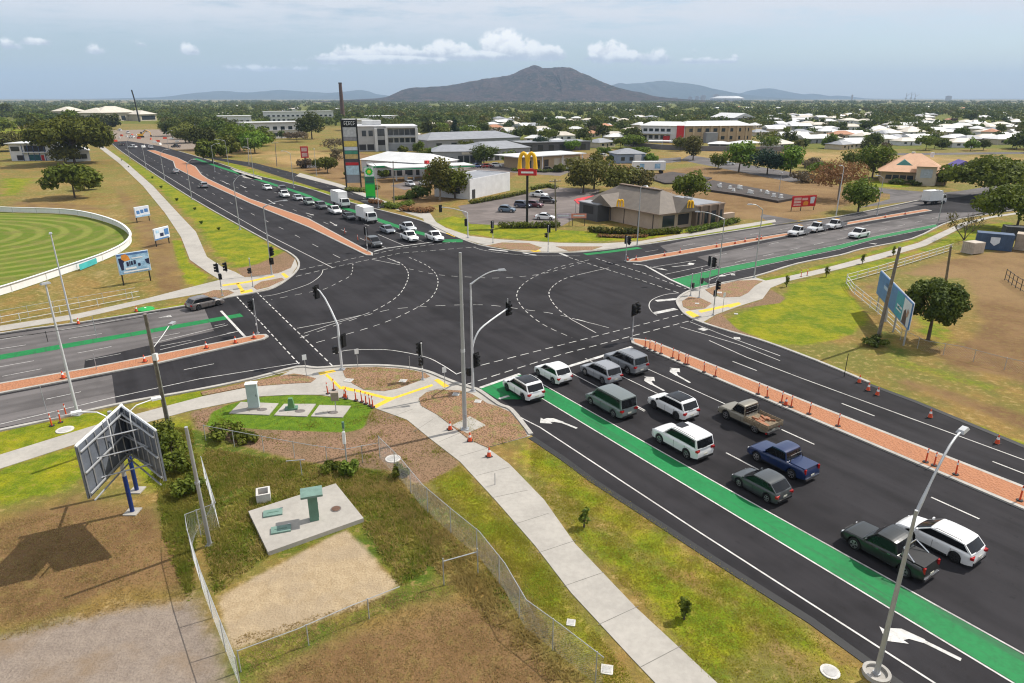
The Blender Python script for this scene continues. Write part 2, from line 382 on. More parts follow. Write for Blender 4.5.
mb.sheet(G([(668,252),(660,246),(700,237.5),(775,226),(840,217.5),(916,202),(930,203),(870,216),(787,232)]),.017)
struct(mb.build('old_road_surface',AS_OLD))
mb=MB()
mb.sheet(G([(205,156.2),(255,163),(289,171.6),(328,182),(368,196),(386,203.5),(388,207),(376,209.5),(360,201.5),(328,191.5),(289,179.5),(250,167),(205,157.6)]),.016)
struct(mb.build('service_road',AS_CROSS))
mb=MB()
mb.sheet(G([(458,206),(500,199),(532,192),(552,187),(600,190),(590,210),(562,226),(500,225),(470,224)]),.012)
mb.sheet(G([(505,172),(560,176),(580,168),(560,162),(490,163),(440,172),(390,186),(405,190),(450,180)]),.012)
struct(mb.build('carpark_surface',AS_PARK))
mb=MB()
for q in ([(690,155),(735,162.5),(790,172),(812,180),(790,182),(765,177),(720,168),(680,160)],[(640,160),(681,157.2),(681,161.5),(640,166)],[(862,186),(900,190),(940,193),(960,191),(1010,183),(1010,188),(960,197),(920,200),(880,205),(858,208),(890,199),(890,194),(858,190)],[(880,153.5),(1060,151.5),(1060,153.5),(880,155.5)],[(775,225),(760,217),(762,214),(790,219),(800,221)]):
    mb.sheet(G(q),.015)
struct(mb.build('side_street',AS_OLD))
# ---- footpaths
CONC=mat('concrete',(.37,.345,.305),.85,.16,.35,world=True,bumpk=.1)
CONC2=mat('kerb_concrete',(.38,.36,.325),.85,.22,.6,world=True)
fp=MB()
fp.prism(G([(297,367.5),(317,368.5),(345,366.5),(378,366),(407,368),(427,372),(441,377.5),(456,383.5),(472,388.5),(480,391.5),(499,405),(511,410),(525,427),(530.5,436),(487,448),(509,464),(544,500),(575,544),(636,608),(720,686),(810,775),(700,775),(655,683),(633,660),(571,593),(535,546),(495,500),(460,462),(429,438),(407,420),(374,408),(360,402),(349,399.6),(320,395),(291,395),(261,396.5),(227,403.5),(190,411),(120,430),(80,443),(0,469),(-200,530),(-200,515),(0,455),(100,424),(190,400),(203,396.5),(246,388),(271,381)]),.0,.035)
fp.prism(G([(681,296),(677,302),(682,311),(689,317),(702,323),(716,314.6),(738,306.6),(762.5,299),(770.6,288),(786.7,281.6),(824,273),(879,259.4),(926,245.7),(949.5,234),(969,224),(991,218),(1060,208),(1060,206),(987,217),(961,223),(942,232),(918,243),(877,254.5),(824,268.5),(786.7,276.7),(765.7,280.8),(754,277),(705,286.5),(691,290.5)]),0,.035)
fp.prism(G([(421,213),(430,213),(436,222),(446,228),(470,236),(500,239.5),(560,243),(602,243.5),(639,241.5),(700,231),(775,219.5),(776,222),(739,228.5),(660,241),(628,246.5),(582,251.5),(549,252),(526,251.5),(489,246.5),(468,240.5),(440,232),(424,221)]),0,.035)
fp.prism(G([(60,128),(97,146),(120,164),(143,186),(165,213),(181,237),(190,260),(207,272),(220,280),(180,290),(147,298.5),(77,314),(0,326),(-200,358),(-200,364),(0,331.5),(77,319),(147,303),(205,293),(226,297.5),(255,292),(274,287),(291,275.5),(297.5,266),(295,258.5),(291,268),(278,273.5),(245,277.5),(235,272),(222,267),(207,257),(196,232),(178,213),(153,186),(128,164),(103,146),(70,130)]),0,.035)
fp.prism(G([(230,168),(262,178),(262,180),(245,178)]),0,.02)
fp.prism(G([(300,173),(340,184),(370,195),(395,205),(421,213),(424,219),(392,208),(368,198),(335,186),(296,176)]),0,.02)
struct(fp.build('footpath',CONC))
jm=MB()   # expansion joints across the foreground path
pl=smooth_line(G([(400,414),(420,425),(438,430),(470,448),(500,480),(518,505),(555,545),(603,600),(676,672),(755,760)]),6)
for i,pp in enumerate(resample(pl,3.0)):
    q=min(range(len(pl)),key=lambda k:(pl[k][0]-pp[0])**2+(pl[k][1]-pp[1])**2); a,b=pl[max(q-1,0)],pl[min(q+1,len(pl)-1)]
    tx,ty=b[0]-a[0],b[1]-a[1]; l=math.hypot(tx,ty); hw=1.25
    jm.ribbon([(pp[0]-ty/l*hw,pp[1]+tx/l*hw),(pp[0]+ty/l*hw,pp[1]-tx/l*hw)],.035,.039)
struct(jm.build('path_joint',mat('joint_dark',(.16,.15,.13))))
# ---- mulch beds set into the paths
def mulchmat(name,c1,c2,c3):
    m,nt,p=newmat(name); pos=geo_pos(nt)
    v=nt.nodes.new('ShaderNodeTexVoronoi'); nt.links.new(pos,v.inputs['Vector']); v.inputs['Scale'].default_value=6
    n=noise(nt,pos,1.0,5,.6); n9=noise(nt,pos,12,2)
    c=mixc(nt,sstep(nt,v.outputs['Distance'],.1,.6),c1,c2); c=mixc(nt,sstep(nt,n,.5,.68),c,c3)
    nt.links.new(c,p.inputs['Base Color']); p.inputs['Roughness'].default_value=.95; bump(nt,p,v.outputs['Distance'],.7,.1)
    return m
MULCH=mulchmat('bark_mulch',(.10,.055,.028),(.27,.155,.085),(.19,.165,.05))
bd=MB()
BEDS=[[(342,368.5),(358.6,367.7),(378,367.7),(407,369.6),(425,373.4),(430,377),(417,382),(397.6,389),(384,391.5),(364,390),(352.7,384),(345,377)],
[(436.7,390),(460,391),(472,394.5),(487.5,404),(498,407),(510,412.5),(523,428),(527.5,436.5),(505,443),(487,448),(469,440),(450,425),(437,415),(421,406),(419,399),(426,393)],
[(201,392.5),(253,382),(294,374),(304,375.5),(316,379),(311,383),(291,384),(246,387.5),(203,396)],
[(682,301.7),(689,297),(701,298.8),(711.6,303.6),(705,308.6),(690,310.5),(683,307)],
[(705,290),(716,286),(738,281),(754.5,280.3),(763,281.3),(755,286),(748,293),(740,297),(722,297.7),(712.6,295.3)],
[(485.6,246),(502,242.7),(529,243.4),(542,248),(536,251),(509,249.3)],[(556,246.7),(602.5,246.7),(592.5,250),(569,251.5)],
[(253,287),(261,282),(282,278),(284,280),(268,287.5),(257,290)],[(200,295),(214,290.5),(229,290.5),(234,293),(226,296.5),(212,299)]]
for b in BEDS: bd.prism(G(b),.0,.065)
struct(bd.build('mulch_bed',MULCH))
sl=MB(); sl.prism(G([(470,417),(486,426),(467,434),(452,426)]),0,.07)
struct(sl.build('pole_slab',CONC))
# ---- tactile paving
TAC=mat('tactile_yellow',(.72,.47,.03),.7,.2,3,world=True)
ty=MB()
for q in ([(318,373),(334,370),(336,372),(320,375.5)],[(325,375.5),(327.5,374.5),(341,387),(339.5,389)],[(338.5,389),(343,386.5),(362,391),(386,397),(392.5,397.8),(432,384.5),(433,386.3),(394,399.5),(376,408.5),(373,406.5),(386,399.6),(360,393)],
          [(434,380.5),(438,379),(449.5,386.5),(444,388)],
          [(682,313),(690,311),(700,316.5),(692,318)],[(698,311),(739,302.5),(741,304.5),(730,308),(728,307),(701,313)],
          [(240,291.5),(252,289.5),(253,292),(241,294)],[(222,285),(247,281.5),(274,275.5),(274.5,277),(248,283),(223,286.5)],[(236,284),(239,283.5),(245,291.5),(241,292)],[(281,274),(284,273),(289,277),(286,278.5)],
          [(530,251),(538,249.5),(541,251.5),(534,252)],[(447,232.5),(456,236),(455,237.3),(446,233.5)]):
    ty.prism(G(q),.03,.042)
struct(ty.build('tactile_paving',TAC))
# ---- kerbs
kb=MB()
def kerb(px,w=.32,h=.13,off=0):
    pts=smooth_line(G(px),3)
    if off: pts=offset(pts,off)
    kb.ribbon(pts,w,h,0,0)
kerb([(-250,483),(0,431),(60,418),(127,403),(200,390),(253,379),(297,367.5),(317,368.5),(345,366.5),(378,366),(407,368),(427,372),(441,377.5),(456,383.5),(472,388.5),(480,391.5),(499,405),(511,410),(525,427),(531,435)],.36)
kerb([(-250,378),(0,334),(77,323.5),(180,307),(227,298),(255,293),(274,288),(292,276),(299,266),(296,258),(286,251)],.3)
kerb([(110,141.5),(118,149),(147,169),(192,198.5),(269,242),(286,251)],.25)
kerb([(178,151),(218,163),(250,174),(303,187),(352,203),(387,212),(421,221),(446,232),(466,241),(489,247.5),(526,252.7),(549,253),(582,252.5),(626,247.5),(684,239),(775,225)],.35)
kerb([(1050,204),(991,214),(961,219),(942,225),(912,239),(863,249),(840,255.5),(797,264),(754,277),(705,286.5),(691,290.5),(681,296),(677,302),(682,311),(689,317),(702,323),(730,332),(765,342),(816,361),(869,383)],.34)
kerb([(800,221),(840,216.5),(918,200.5)],.35)
struct(kb.build('kerb',CONC2))
gm=MB(); 
for px in ([(531,437.5),(562,458),(593,481),(638,510),(713,559),(811,621),(905,689),(1200,812)],[(869,384.5),(916,402),(974,426),(1400,602)]):
    gm.ribbon(offset(G(px),0.0),.5,.03,0,0)
struct(gm.build('road_edge_asphalt',mat('fresh_bitumen',(.02,.02,.02),.7,.2,2,world=True)))
# ---- green lanes and medians
def paintmat(name,c,wear=.35):
    m,nt,p=newmat(name); pos=geo_pos(nt); n=noise(nt,pos,3,5,.7); n2=noise(nt,pos,.4,3)
    f=sstep(nt,mathn(nt,'ADD',mathn(nt,'MULTIPLY',n,.6),mathn(nt,'MULTIPLY',n2,.4)),.35,.6)
    cw=mixc(nt,f,tuple(x*(1-wear) for x in c),c); sn=noise(nt,mapping(nt,mapping(nt,pos,(0,0,-RA)),scale=(.05,1.3,1)),1.0,4,.65); cw=mixc(nt,mathn(nt,'MULTIPLY',sstep(nt,sn,.5,.7),.5),cw,(.035,.035,.035)); sp_=noise(nt,pos,7,4,.7); cw=mixc(nt,mathn(nt,'MULTIPLY',sstep(nt,sp_,.60,.72),.5),cw,(.04,.04,.04)); nt.links.new(cw,p.inputs['Base Color']); p.inputs['Roughness'].default_value=.75
    p.inputs['Specular IOR Level'].default_value=.3
    return m
GREEN=paintmat('green_lane_paint',(.005,.19,.048),.25); WHITE=paintmat('road_paint_white',(.58,.565,.535),.4)
gl=MB()
gl.sheet(G([(480,388.5),(519,374.5),(528,378.5),(533,382)])+[uv(-1.72*24,1.338*24),uv(-.27*24,1.358*24),uv(.3*24,1.36*24),uv(.3*24,1.272*24),uv(-.27*24,1.272*24),uv(-1.72*24,1.264*24)]+G([(543,399.5),(498,399.5)]),.02)
gl.sheet(G([(-200,390),(0,355),(120,334.5),(240,313.6),(243.5,316.6),(120,338.5),(0,360),(-200,397)]),.024)
gl.sheet(G([(671,280),(718,269),(840,245),(873,237),(936,224.5),(938,226.6),(873,239.5),(840,248.7),(725,273),(701,279.5),(709,284),(692,288.5)]),.024)
gl.ribbon(G([(463,240.8),(443,240.8)]),2.6,.02)
for a in cut(smooth_line(G([(440,238),(425,234.5),(405,228.6),(390,224),(352,210.5),(325,203.5),(300,193),(250,177),(218,166.5),(195,158.5)]),4),14,.01): gl.ribbon(a,1.6,.02)
gl.ribbon(G([(585,254.5),(610,251.7),(640,247.8)]),1.3,.02)
struct(gl.build('green_lane',GREEN))
md=MB(); BR=mulchmat('brick_red_paving',(.35,.145,.068),(.38,.165,.080),(.345,.15,.074))
def median(px,world=False):
    poly=px if world else G(px)
    md.prism(poly,.0,.13,0)
    cx=sum(p[0] for p in poly)/len(poly); 
    # inset brick infill
    n=len(poly); a=sum(poly[i][0]*poly[(i+1)%n][1]-poly[(i+1)%n][0]*poly[i][1] for i in range(n)); sgn=1 if a>0 else -1
    ins=[]
    for i in range(n):
        p0,p1,p2=poly[i-1],poly[i],poly[(i+1)%n]
        d1=Vector((p1[0]-p0[0],p1[1]-p0[1])).normalized(); d2=Vector((p2[0]-p1[0],p2[1]-p1[1])).normalized()
        n1=Vector((-d1.y,d1.x)); n2=Vector((-d2.y,d2.x)); b=(n1+n2); b=b/max(.35,b.dot(n1)) if b.length>1e-6 else n1
        ins.append((p1[0]+sgn*b.x*.32,p1[1]+sgn*b.y*.32))
    md.prism(ins,.13,.137,1)
U=24
median([uv(-2.03*U,1.955*U),uv(-1.98*U,1.915*U),uv(-.5*U,1.905*U),uv(.4*U,1.90*U),uv(.4*U,2.03*U),uv(-.5*U,2.032*U),uv(-1.95*U,2.008*U)],True)
median([(0,384),(90,368.5),(234,340),(258,335.3),(266,335),(269,337),(264,340),(157,364.5),(0,394.5),(-200,434),(-200,422)])
median([(373,256),(373,253.5),(366,250),(309,219),(250,199),(208,179),(202,175),(196,167),(178,158),(155,150.5),(147,150.5),(173,161.5),(175,168),(198,180),(250,203.7),(309,228),(366,255.7)])
median([(626,262.5),(631,259.5),(640,258),(718,244.5),(787,233.5),(873,218),(925,209.5),(932,211),(873,221),(847,225.5),(787,236.3),(718,249),(640,262.5)])
struct(md.build('median_strip',[CONC2,BR]))
# ---- white paint
wm=MB(); Z=.028
def ln(px,w=.12,world=False,s=0):
    pts=px if world else G(px)
    if s: pts=smooth_line(pts,s)
    wm.ribbon(pts,w if w>.2 else w*.82,Z)
def ds(px,w=.12,on=1.0,off=1.0,world=False,s=0):
    pts=px if world else G(px)
    if s: pts=smooth_line(pts,s)
    wm.dashes(pts,w*.72,Z,on,off)
V=lambda v,u0,u1:[uv(u0*U,v*U),uv(u1*U,v*U)]
ln(G([(512,413),(524,419.5)])+[uv(-1.5601*U,1.128*U)],.14,True); ln([uv(-1.56*U,1.128*U),uv(-.9*U,1.134*U),uv(-.35*U,1.148*U),uv(.4*U,1.155*U)],.14,True)
ln([uv(-1.74*U,1.262*U),uv(-.27*U,1.268*U),uv(.4*U,1.268*U)],.13,True)
ln([uv(-1.88*U,1.336*U),uv(-1.0*U,1.345*U),uv(-.27*U,1.362*U),uv(.4*U,1.365*U)],.13,True)
ln([(480,388),(520,374)],.35); ln([(529,378.3),(537,376.2)],.3); ln([(566,367.5),(632,347)],.42); ln([(499,399),(509,396)],.3)
# lane lines, south-east leg
ln(V(1.492,-1.86,-1.46),.12,True); ln(V(1.634,-1.95,-1.42),.12,True); ln(V(1.768,-1.80,-1.33),.12,True)
wm.dashes(V(1.50,-1.58,.4),.13,Z,2.8,8.25)
wm.dashes(V(1.768,-1.122,.4),.13,Z,2.8,8.25); 
wm.dashes(V(2.112,-1.60,.4),.13,Z,2.8,8.5)
ln([uv(-1.82*U,2.225*U),uv(-1.6*U,2.197*U),uv(-1.35*U,2.192*U),uv(-.65*U,2.199*U),uv(.4*U,2.205*U)],.14,True)
ln([(680,327),(702,333.5),(740,345),(780,361)],.12); ln([(690,322),(720,334),(780,356)],.12)
# pedestrian crossings
def ped(a): ds(a,.17,1.0,.55)
ped([(456,374.5),(479,366),(684,314),(700,310)]); ped([(464,385.5),(560,355),(684,322.5),(706,317)])
ped([(237,297),(304,369.5)]); ped([(257,292.5),(333,366.5)])
ped([(300,270),(342,261),(400,248.5),(456,242)]); ped([(296,276.5),(342,265.5),(400,253.3),(476,247)])
ped([(569,257.5),(640,280),(680,293.5)]); ped([(596,258.5),(640,272),(686,289)])
# stop lines
ln([(633,264),(645,265.5),(670,279.5),(692,289.5)],.35); ln([(236,309),(246,339)],.0001); ln([(219,325),(245,338.5)],.0001)
ln([(221,311),(245,337)],.28); ln([(374,251.5),(385,248.5),(434,242)],.35)
# turn guidance
ds([(353,264),(351,275),(341,281),(325,289),(306,293),(271,300)],.14,1,1,s=4)
ln([(323,270),(321,275),(314,281),(304,286),(278,294),(263,296.5)],.12,s=4)
A_=[(387,258),(400,263),(407,270),(408,279),(399,295),(378,309),(363,315)]; ds(A_,.15,1,.7,s=4); ln([(363,315),(330,325),(304,333.5)],.13); ln([(363,315),(330,322.5),(297,328.5)],.13); ln([(387,258),(400,263.5)],.13); ln([(372,259.5),(400,265)],.13)
ds([(409,257.5),(429,267),(438,280),(432,297),(410,311.5),(375,326),(312,344)],.15,1,.8,s=4)
ds([(582,274),(562,280),(549,292),(556,307),(572,320)],.15,1,.6,s=4); ln([(609,268),(597,270.5),(582,274)],.13); ln([(572,320),(596,333)],.13); ln([(572,318.5),(609,328)],.13); ln([(600,267),(575,272)],.0001)
ds([(589,260),(556,268),(529,280),(517,293),(522,307),(542,324),(572,338)],.15,1,.8,s=4)
ds([(409,269),(439,275),(476,277.5),(502,278),(542,274),(582,263)],.14,1,1,s=4)
ds([(300,338),(375,313),(419,307),(482,305),(526,310),(559,315),(609,328)],.14,1.2,1.1,s=4)
ln([(333,354),(347,350.5),(368,349.7),(392,350.5),(425,357),(442,365),(456,374)],.13,s=4)
ln([(679,293),(664,295),(652,300),(649,306),(652,312),(657,315.5)],.13,s=4); wm.ribbon(G([(656,301),(679,299)]),.75,Z); wm.ribbon(G([(654,313.5),(676,309)]),.75,Z)
wm.ribbon(G([(700,328.5),(706,330.5)]),.8,Z)
ln([(473,247),(487,251),(528,255.5),(580,256)],.1,s=3)
for a,b in (((489,249.5),(508,251.5)),((523,252.8),(536,255.5)),((560,253.3),(568,256.5))): wm.ribbon(G([a,b]),.55,Z)
# west leg
ln([(-200,468),(0,424.5),(112,398),(200,379),(300,363)],.13); ln([(250,381),(270,376),(303,367.5)],.12); ln([(186,371),(200,368)],.0001)
ln([(-200,445),(46,399)],.0001); ln([(184,370),(214,364)],.12); ln([(46,399.5),(81,392)],.12)
ds([(-200,416),(0,377),(235,332)],.12,3,3.6); ds([(-200,405),(0,367),(90,351),(225,324)],.12,3,3.6); ds([(-200,386),(0,349),(120,331)],.12,3,3.8)
ln([(-200,373),(0,340),(77,327.5),(160,312)],.12)
ln([(160,350),(240,331)],.12); ln([(150,344),(228,325)],.12)
# east leg
ln([(671,279.5),(718,268.6),(840,244.6),(873,236.6),(936,224.2)],.12); ln([(709,280),(725,273.6),(840,249.4),(873,240),(938,227)],.12)
ln([(648,268),(696,260.5)],.12); ln([(665,274.5),(708,265.5)],.12)
ds([(715,256),(790,240),(930,214)],.12,3,4.5); ds([(705,270),(750,259),(840,239),(940,217)],.12,3,4.5)
ds([(645,252),(700,243),(790,228),(900,207)],.12,3,6); ds([(690,266),(790,243)],.0001,3,4)
# north-west leg
ln([(333,268),(269,235.6),(190,190.5),(147,164),(125,149)],.16)
ds([(340,258),(312,244),(290,232.5),(250,213),(200,187),(172,171),(140,152)],.14,3,7)
ln([(331,259),(342,264)],.0001)
ds([(366,241),(342,230),(323,222),(289,208),(250,193),(214,178),(180,163)],.14,3,7)
ln([(386,248),(366,240)],.13); ln([(405,246),(378,234.5)],.13); ln([(424,242),(392,231)],.13)
ds([(390,234),(360,222.5),(330,211.5),(290,197.5),(250,184),(215,172)],.13,3,7); ds([(405,231),(375,221),(340,209),(300,195.5),(250,180),(215,168)],.13,3,7)
# service road give-way marks
ds([(255,164.5),(300,178),(345,191.5),(375,203)],.1,2,8); ln([(361,201),(372,201)],.3)
# arrows
def arrow(tail,head,side=1,L=None,sc=1.0):
    a,b=g(*tail),g(*head); dx,dy=b[0]-a[0],b[1]-a[1]; l=math.hypot(dx,dy); tx,ty=dx/l,dy/l; nx_,ny_=-ty*side,tx*side
    P=lambda s,t:(a[0]+tx*s+nx_*t,a[1]+ty*s+ny_*t)
    wm.sheet([P(0,-.1),P(l-2.3,-.1),P(l-2.3,.12),P(0,.12)],Z)
    wm.sheet([P(l-2.3,-.16),P(l-1.3,-.1),P(l-.9,.25),P(l-.85,.55),P(l-.5,.5),P(l-1.05,1.25),P(l-1.85,.68),P(l-1.6,.62),P(l-1.75,.35),P(l-2.3,.14)],Z)
def straight(tail,head):
    a,b=g(*tail),g(*head); dx,dy=b[0]-a[0],b[1]-a[1]; l=math.hypot(dx,dy); tx,ty=dx/l,dy/l
    P=lambda s,t:(a[0]+tx*s-ty*t,a[1]+ty*s+tx*t)
    wm.sheet([P(0,-.1),P(l-1.4,-.1),P(l-1.4,-.42),P(l,0),P(l-1.4,.42),P(l-1.4,.1),P(0,.1)],Z)
arrow((577,428.5),(540,414)); arrow((961,660),(872,616))
arrow((690,383),(662,367),-1); arrow((664,391),(636,376),-1)
arrow((672,267),(700,264),1); 
for t,h in (((735,273),(718,277)),((875,244),(868,243)),((650,267),(668,270.5)),((168,316.5),(158,318))): straight(t,h)
for t,h in (((290,213),(299,217)),((306,213),(314,215.5)),((330,222),(337,226)),((268,200),(275,204)),((240,185),(246,188)),((222,181),(228,184))): straight(t,h)
struct(wm.build('road_markings',WHITE))
# patches and utility covers set flush in the ground: each a thing
COVER=mat('cover_concrete',(.55,.53,.49),.85,.2,1.5); IRON=mat('cover_iron',(.16,.14,.13),.7,.3,4)
def cover(px,r,label,iron=False,sq=False,z=.05):
    b=MB(); n=4 if sq else 20; rz=.6
    b.prism([(r*math.cos(2*math.pi*k/n+rz),r*math.sin(2*math.pi*k/n+rz)) for k in range(n)],0,z)
    x,y=g(*px); o=b.build('utility_cover',IRON if iron else COVER,loc=(x,y,0)); tag(o,label,'utility cover')
    b=MB(); b.prism([(.72*r*math.cos(2*math.pi*k/n+rz),.72*r*math.sin(2*math.pi*k/n+rz)) for k in range(n)],z,z+.012)
    b.build('lid',IRON if iron else mat('lid_grey',(.42,.41,.39),.8,.2,3),o)
cover((830,672),.42,'round pale concrete cover in the grass left of the nearest lamp base')
cover((393,459),.55,'round white concrete cover in the mulch beside the footpath')
cover((65,430),.62,'round pale cover in the grass strip by the western road edge')
cover((349,381),.5,'pale flat cover set in the mulch bed at the crossing corner',sq=True,z=.09)
cover((403,381.5),.45,'smaller pale pit lid at the tip of the corner mulch bed',sq=True,z=.09)
cover((456,395),.42,'pale lid in the planted bed right of the yellow tactile strip',sq=True,z=.09)
cover((478,402),.4,'pale square lid behind the mast arm signal base',sq=True,z=.09)
cover((733,275),.4,'small pale lid in the mulch by the eastern bus lane',sq=True)
cover((719,293),.5,'pale pit lid in mulch beneath the right hand signal',sq=True,z=.09)
cover((697,304),.35,'small pale pit lid in the rounded corner bed on the right',sq=True,z=.09)
cover((607,670),.38,'square grey pit cover in grass near the footpath at the bottom edge',sq=True)
cover((571,623),.3,'small pale pit lid in the grass between wire fence and footpath',sq=True)
cover((737,338.5),.45,'pale flat concrete lid at the kerb of the right hand corner',sq=True)
cover((736,314),.3,'flat white slab lying in bright grass left of the tip',sq=True)
cover((965,493),.45,'round pale lid in the brick median')  if False else None
# ================================================================ SKY, SUN, HAZE, HILLS
SUN_EL, SUN_AZ = 50.0, 26.0          # azimuth measured from +X towards +Y
sl_=bpy.data.lights.new('sun','SUN'); sl_.energy=4.6; sl_.angle=R(.53); sl_.color=(1,.945,.87)
so=bpy.data.objects.new('sun',sl_); col.objects.link(so)
d=Vector((math.cos(R(SUN_EL))*math.cos(R(SUN_AZ)),math.cos(R(SUN_EL))*math.sin(R(SUN_AZ)),math.sin(R(SUN_EL))))
so.rotation_euler=d.to_track_quat('Z','Y').to_euler()
w=bpy.data.worlds.new('World'); scn.world=w; w.use_nodes=True; nt=w.node_tree
bg=nt.nodes['Background']; sky=nt.nodes.new('ShaderNodeTexSky'); sky.sky_type='NISHITA'; sky.sun_disc=False
sky.sun_elevation=R(SUN_EL); sky.sun_rotation=R(90-SUN_AZ); sky.altitude=20; sky.air_density=1.0; sky.dust_density=.7; sky.ozone_density=2.0
tc=nt.nodes.new('ShaderNodeTexCoord'); sp=nt.nodes.new('ShaderNodeSeparateXYZ'); nt.links.new(tc.outputs['Generated'],sp.inputs[0])
# azimuth (0 straight ahead of the bay, + to the right) and elevation in degrees of every sky direction
az=mathn(nt,'MULTIPLY',mathn(nt,'ARCTAN2',sp.outputs[0],sp.outputs[1]),180/math.pi)
hl=mathn(nt,'SQRT',mathn(nt,'ADD',mathn(nt,'MULTIPLY',sp.outputs[0],sp.outputs[0]),mathn(nt,'MULTIPLY',sp.outputs[1],sp.outputs[1])))
el=mathn(nt,'MULTIPLY',mathn(nt,'ARCTAN2',sp.outputs[2],hl),180/math.pi)
cb=nt.nodes.new('ShaderNodeCombineXYZ'); nt.links.new(az,cb.inputs[0]); nt.links.new(el,cb.inputs[1])
v=cb.outputs[0]
# high thin cloud sheets
v1=mapping(nt,v,(0,0,R(-4)),(.045,.36,1)); s1=noise(nt,v1,1.0,7,.65)
v2=mapping(nt,v,(0,0,R(3)),(.16,.9,1)); s2=noise(nt,v2,1.0,7,.68)
thin=sstep(nt,mathn(nt,'ADD',mathn(nt,'MULTIPLY',s1,.58),mathn(nt,'MULTIPLY',s2,.42)),.32,.53)
thin=mathn(nt,'MULTIPLY',thin,mathn(nt,'ADD',.06,mathn(nt,'MULTIPLY',sstep(nt,el,2.8,6.2),.90)))
# cumulus heaps: (azimuth, base elevation, half width, height)
def azel(px,py):
    dx=(px-512)/FPX; dy=(341.5-py)/FPX; X,Y,Zd=dx,CT+dy*ST,-ST+dy*CT
    return math.degrees(math.atan2(X,Y)), math.degrees(math.atan2(Zd,math.hypot(X,Y)))
warp=nt.nodes.new('ShaderNodeTexNoise'); nt.links.new(v,warp.inputs['Vector']); warp.inputs['Scale'].default_value=.75; warp.inputs['Detail'].default_value=7; warp.inputs['Roughness'].default_value=.62
wn=mathn(nt,'SUBTRACT',warp.outputs['Fac'],.5)
dens=None; hgt=None
for px,py,hw,hh,k in ((326,61,14,9,.8),(345,60,17,13,.95),(384,58,20,13,1),(416,57,16,8,.8),(447,56,19,14,1),(472,58,14,9,.8),(505,54,25,21,1.05),(520,56,22,15,1),(551,57,13,12,1),(478,58,30,6,.7),(607,58,20,16,.95),(590,59,9,6,.6),(655,61,18,12,.75),(642,58,10,7,.6),(722,62,18,5,.55),(735,59,7,5,.5),(190,52,9,10,.55),(96,52,9,8,.4),(8,47,12,9,.6),(40,43,22,7,.4),(140,46,14,6,.35),(695,53,6,5,.4),(270,70,60,5,.45),(380,62,66,6,.8),(365,59,18,11,.9),(400,57,18,11,.9),(432,57,16,11,.9),(460,56,16,12,.95),(535,57,18,11,.95),(625,60,20,9,.8),(700,62,22,6,.6)):
    a,e0=azel(px,py); a2,_=azel(px+hw,py); _,e2=azel(px,py-hh)
    da=mathn(nt,'DIVIDE',mathn(nt,'SUBTRACT',az,a),abs(a2-a)); 
    rel=mathn(nt,'SUBTRACT',el,e0)
    up=mathn(nt,'DIVIDE',rel,(e2-e0)); dn=mathn(nt,'DIVIDE',rel,-(e2-e0)*.33)
    de=mathn(nt,'MAXIMUM',up,dn)
    q=mathn(nt,'SQRT',mathn(nt,'ADD',mathn(nt,'MULTIPLY',da,da),mathn(nt,'MULTIPLY',de,de)))
    f=mathn(nt,'MULTIPLY',mathn(nt,'SUBTRACT',1.4,q),k)
    dens=f if dens is None else mathn(nt,'MAXIMUM',dens,f)
    h_=mathn(nt,'MULTIPLY',up,sstep(nt,f,0,.4)); hgt=h_ if hgt is None else mathn(nt,'MAXIMUM',hgt,h_)
cum=sstep(nt,mathn(nt,'ADD',dens,mathn(nt,'MULTIPLY',wn,2.3)),.10,.5)
cum=mathn(nt,'MULTIPLY',cum,sstep(nt,dens,-.05,.35))
shade=sstep(nt,mathn(nt,'ADD',hgt,mathn(nt,'MULTIPLY',wn,2.2)),-.1,.75)
ccol=mixc(nt,shade,(5.2,5.4,5.9),(11.0,10.7,10.2))
c=mixc(nt,thin,sky.outputs[0],(7.0,7.1,7.4)); 
c=mixc(nt,mathn(nt,'MULTIPLY',cum,.95),c,ccol)
nt.links.new(c,bg.inputs['Color']); bg.inputs['Strength'].default_value=.105
scn.view_settings.view_transform='Standard'; scn.view_settings.look='None'; scn.view_settings.exposure=0.24; scn.view_settings.gamma=1.0
scn.view_settings.use_curve_mapping=False
# haze
hz=MB(); hz.box((0,9000,374),(44000,26000,750)); ho=hz.build('haze',[])
m=bpy.data.materials.new('haze'); m.use_nodes=True; nt=m.node_tree; nt.nodes.remove(nt.nodes['Principled BSDF'])
pv=nt.nodes.new('ShaderNodeVolumePrincipled'); pv.inputs['Color'].default_value=(.54,.74,1,1); pv.inputs['Density'].default_value=8.0e-5; pv.inputs['Anisotropy'].default_value=0.0
nt.links.new(pv.outputs[0],nt.nodes['Material Output'].inputs['Volume']); ho.data.materials.append(m); ho['kind']='stuff'
scn.cycles.volume_bounces=0; scn.cycles.max_bounces=5; scn.cycles.diffuse_bounces=2; scn.cycles.glossy_bounces=2; scn.cycles.transparent_max_bounces=12
scn.cycles.filter_width=1.15; scn.cycles.use_denoising=True; scn.cycles.use_adaptive_sampling=True; scn.cycles.adaptive_threshold=.02
try: scn.cycles.denoiser='OPENIMAGEDENOISE'
except Exception: pass
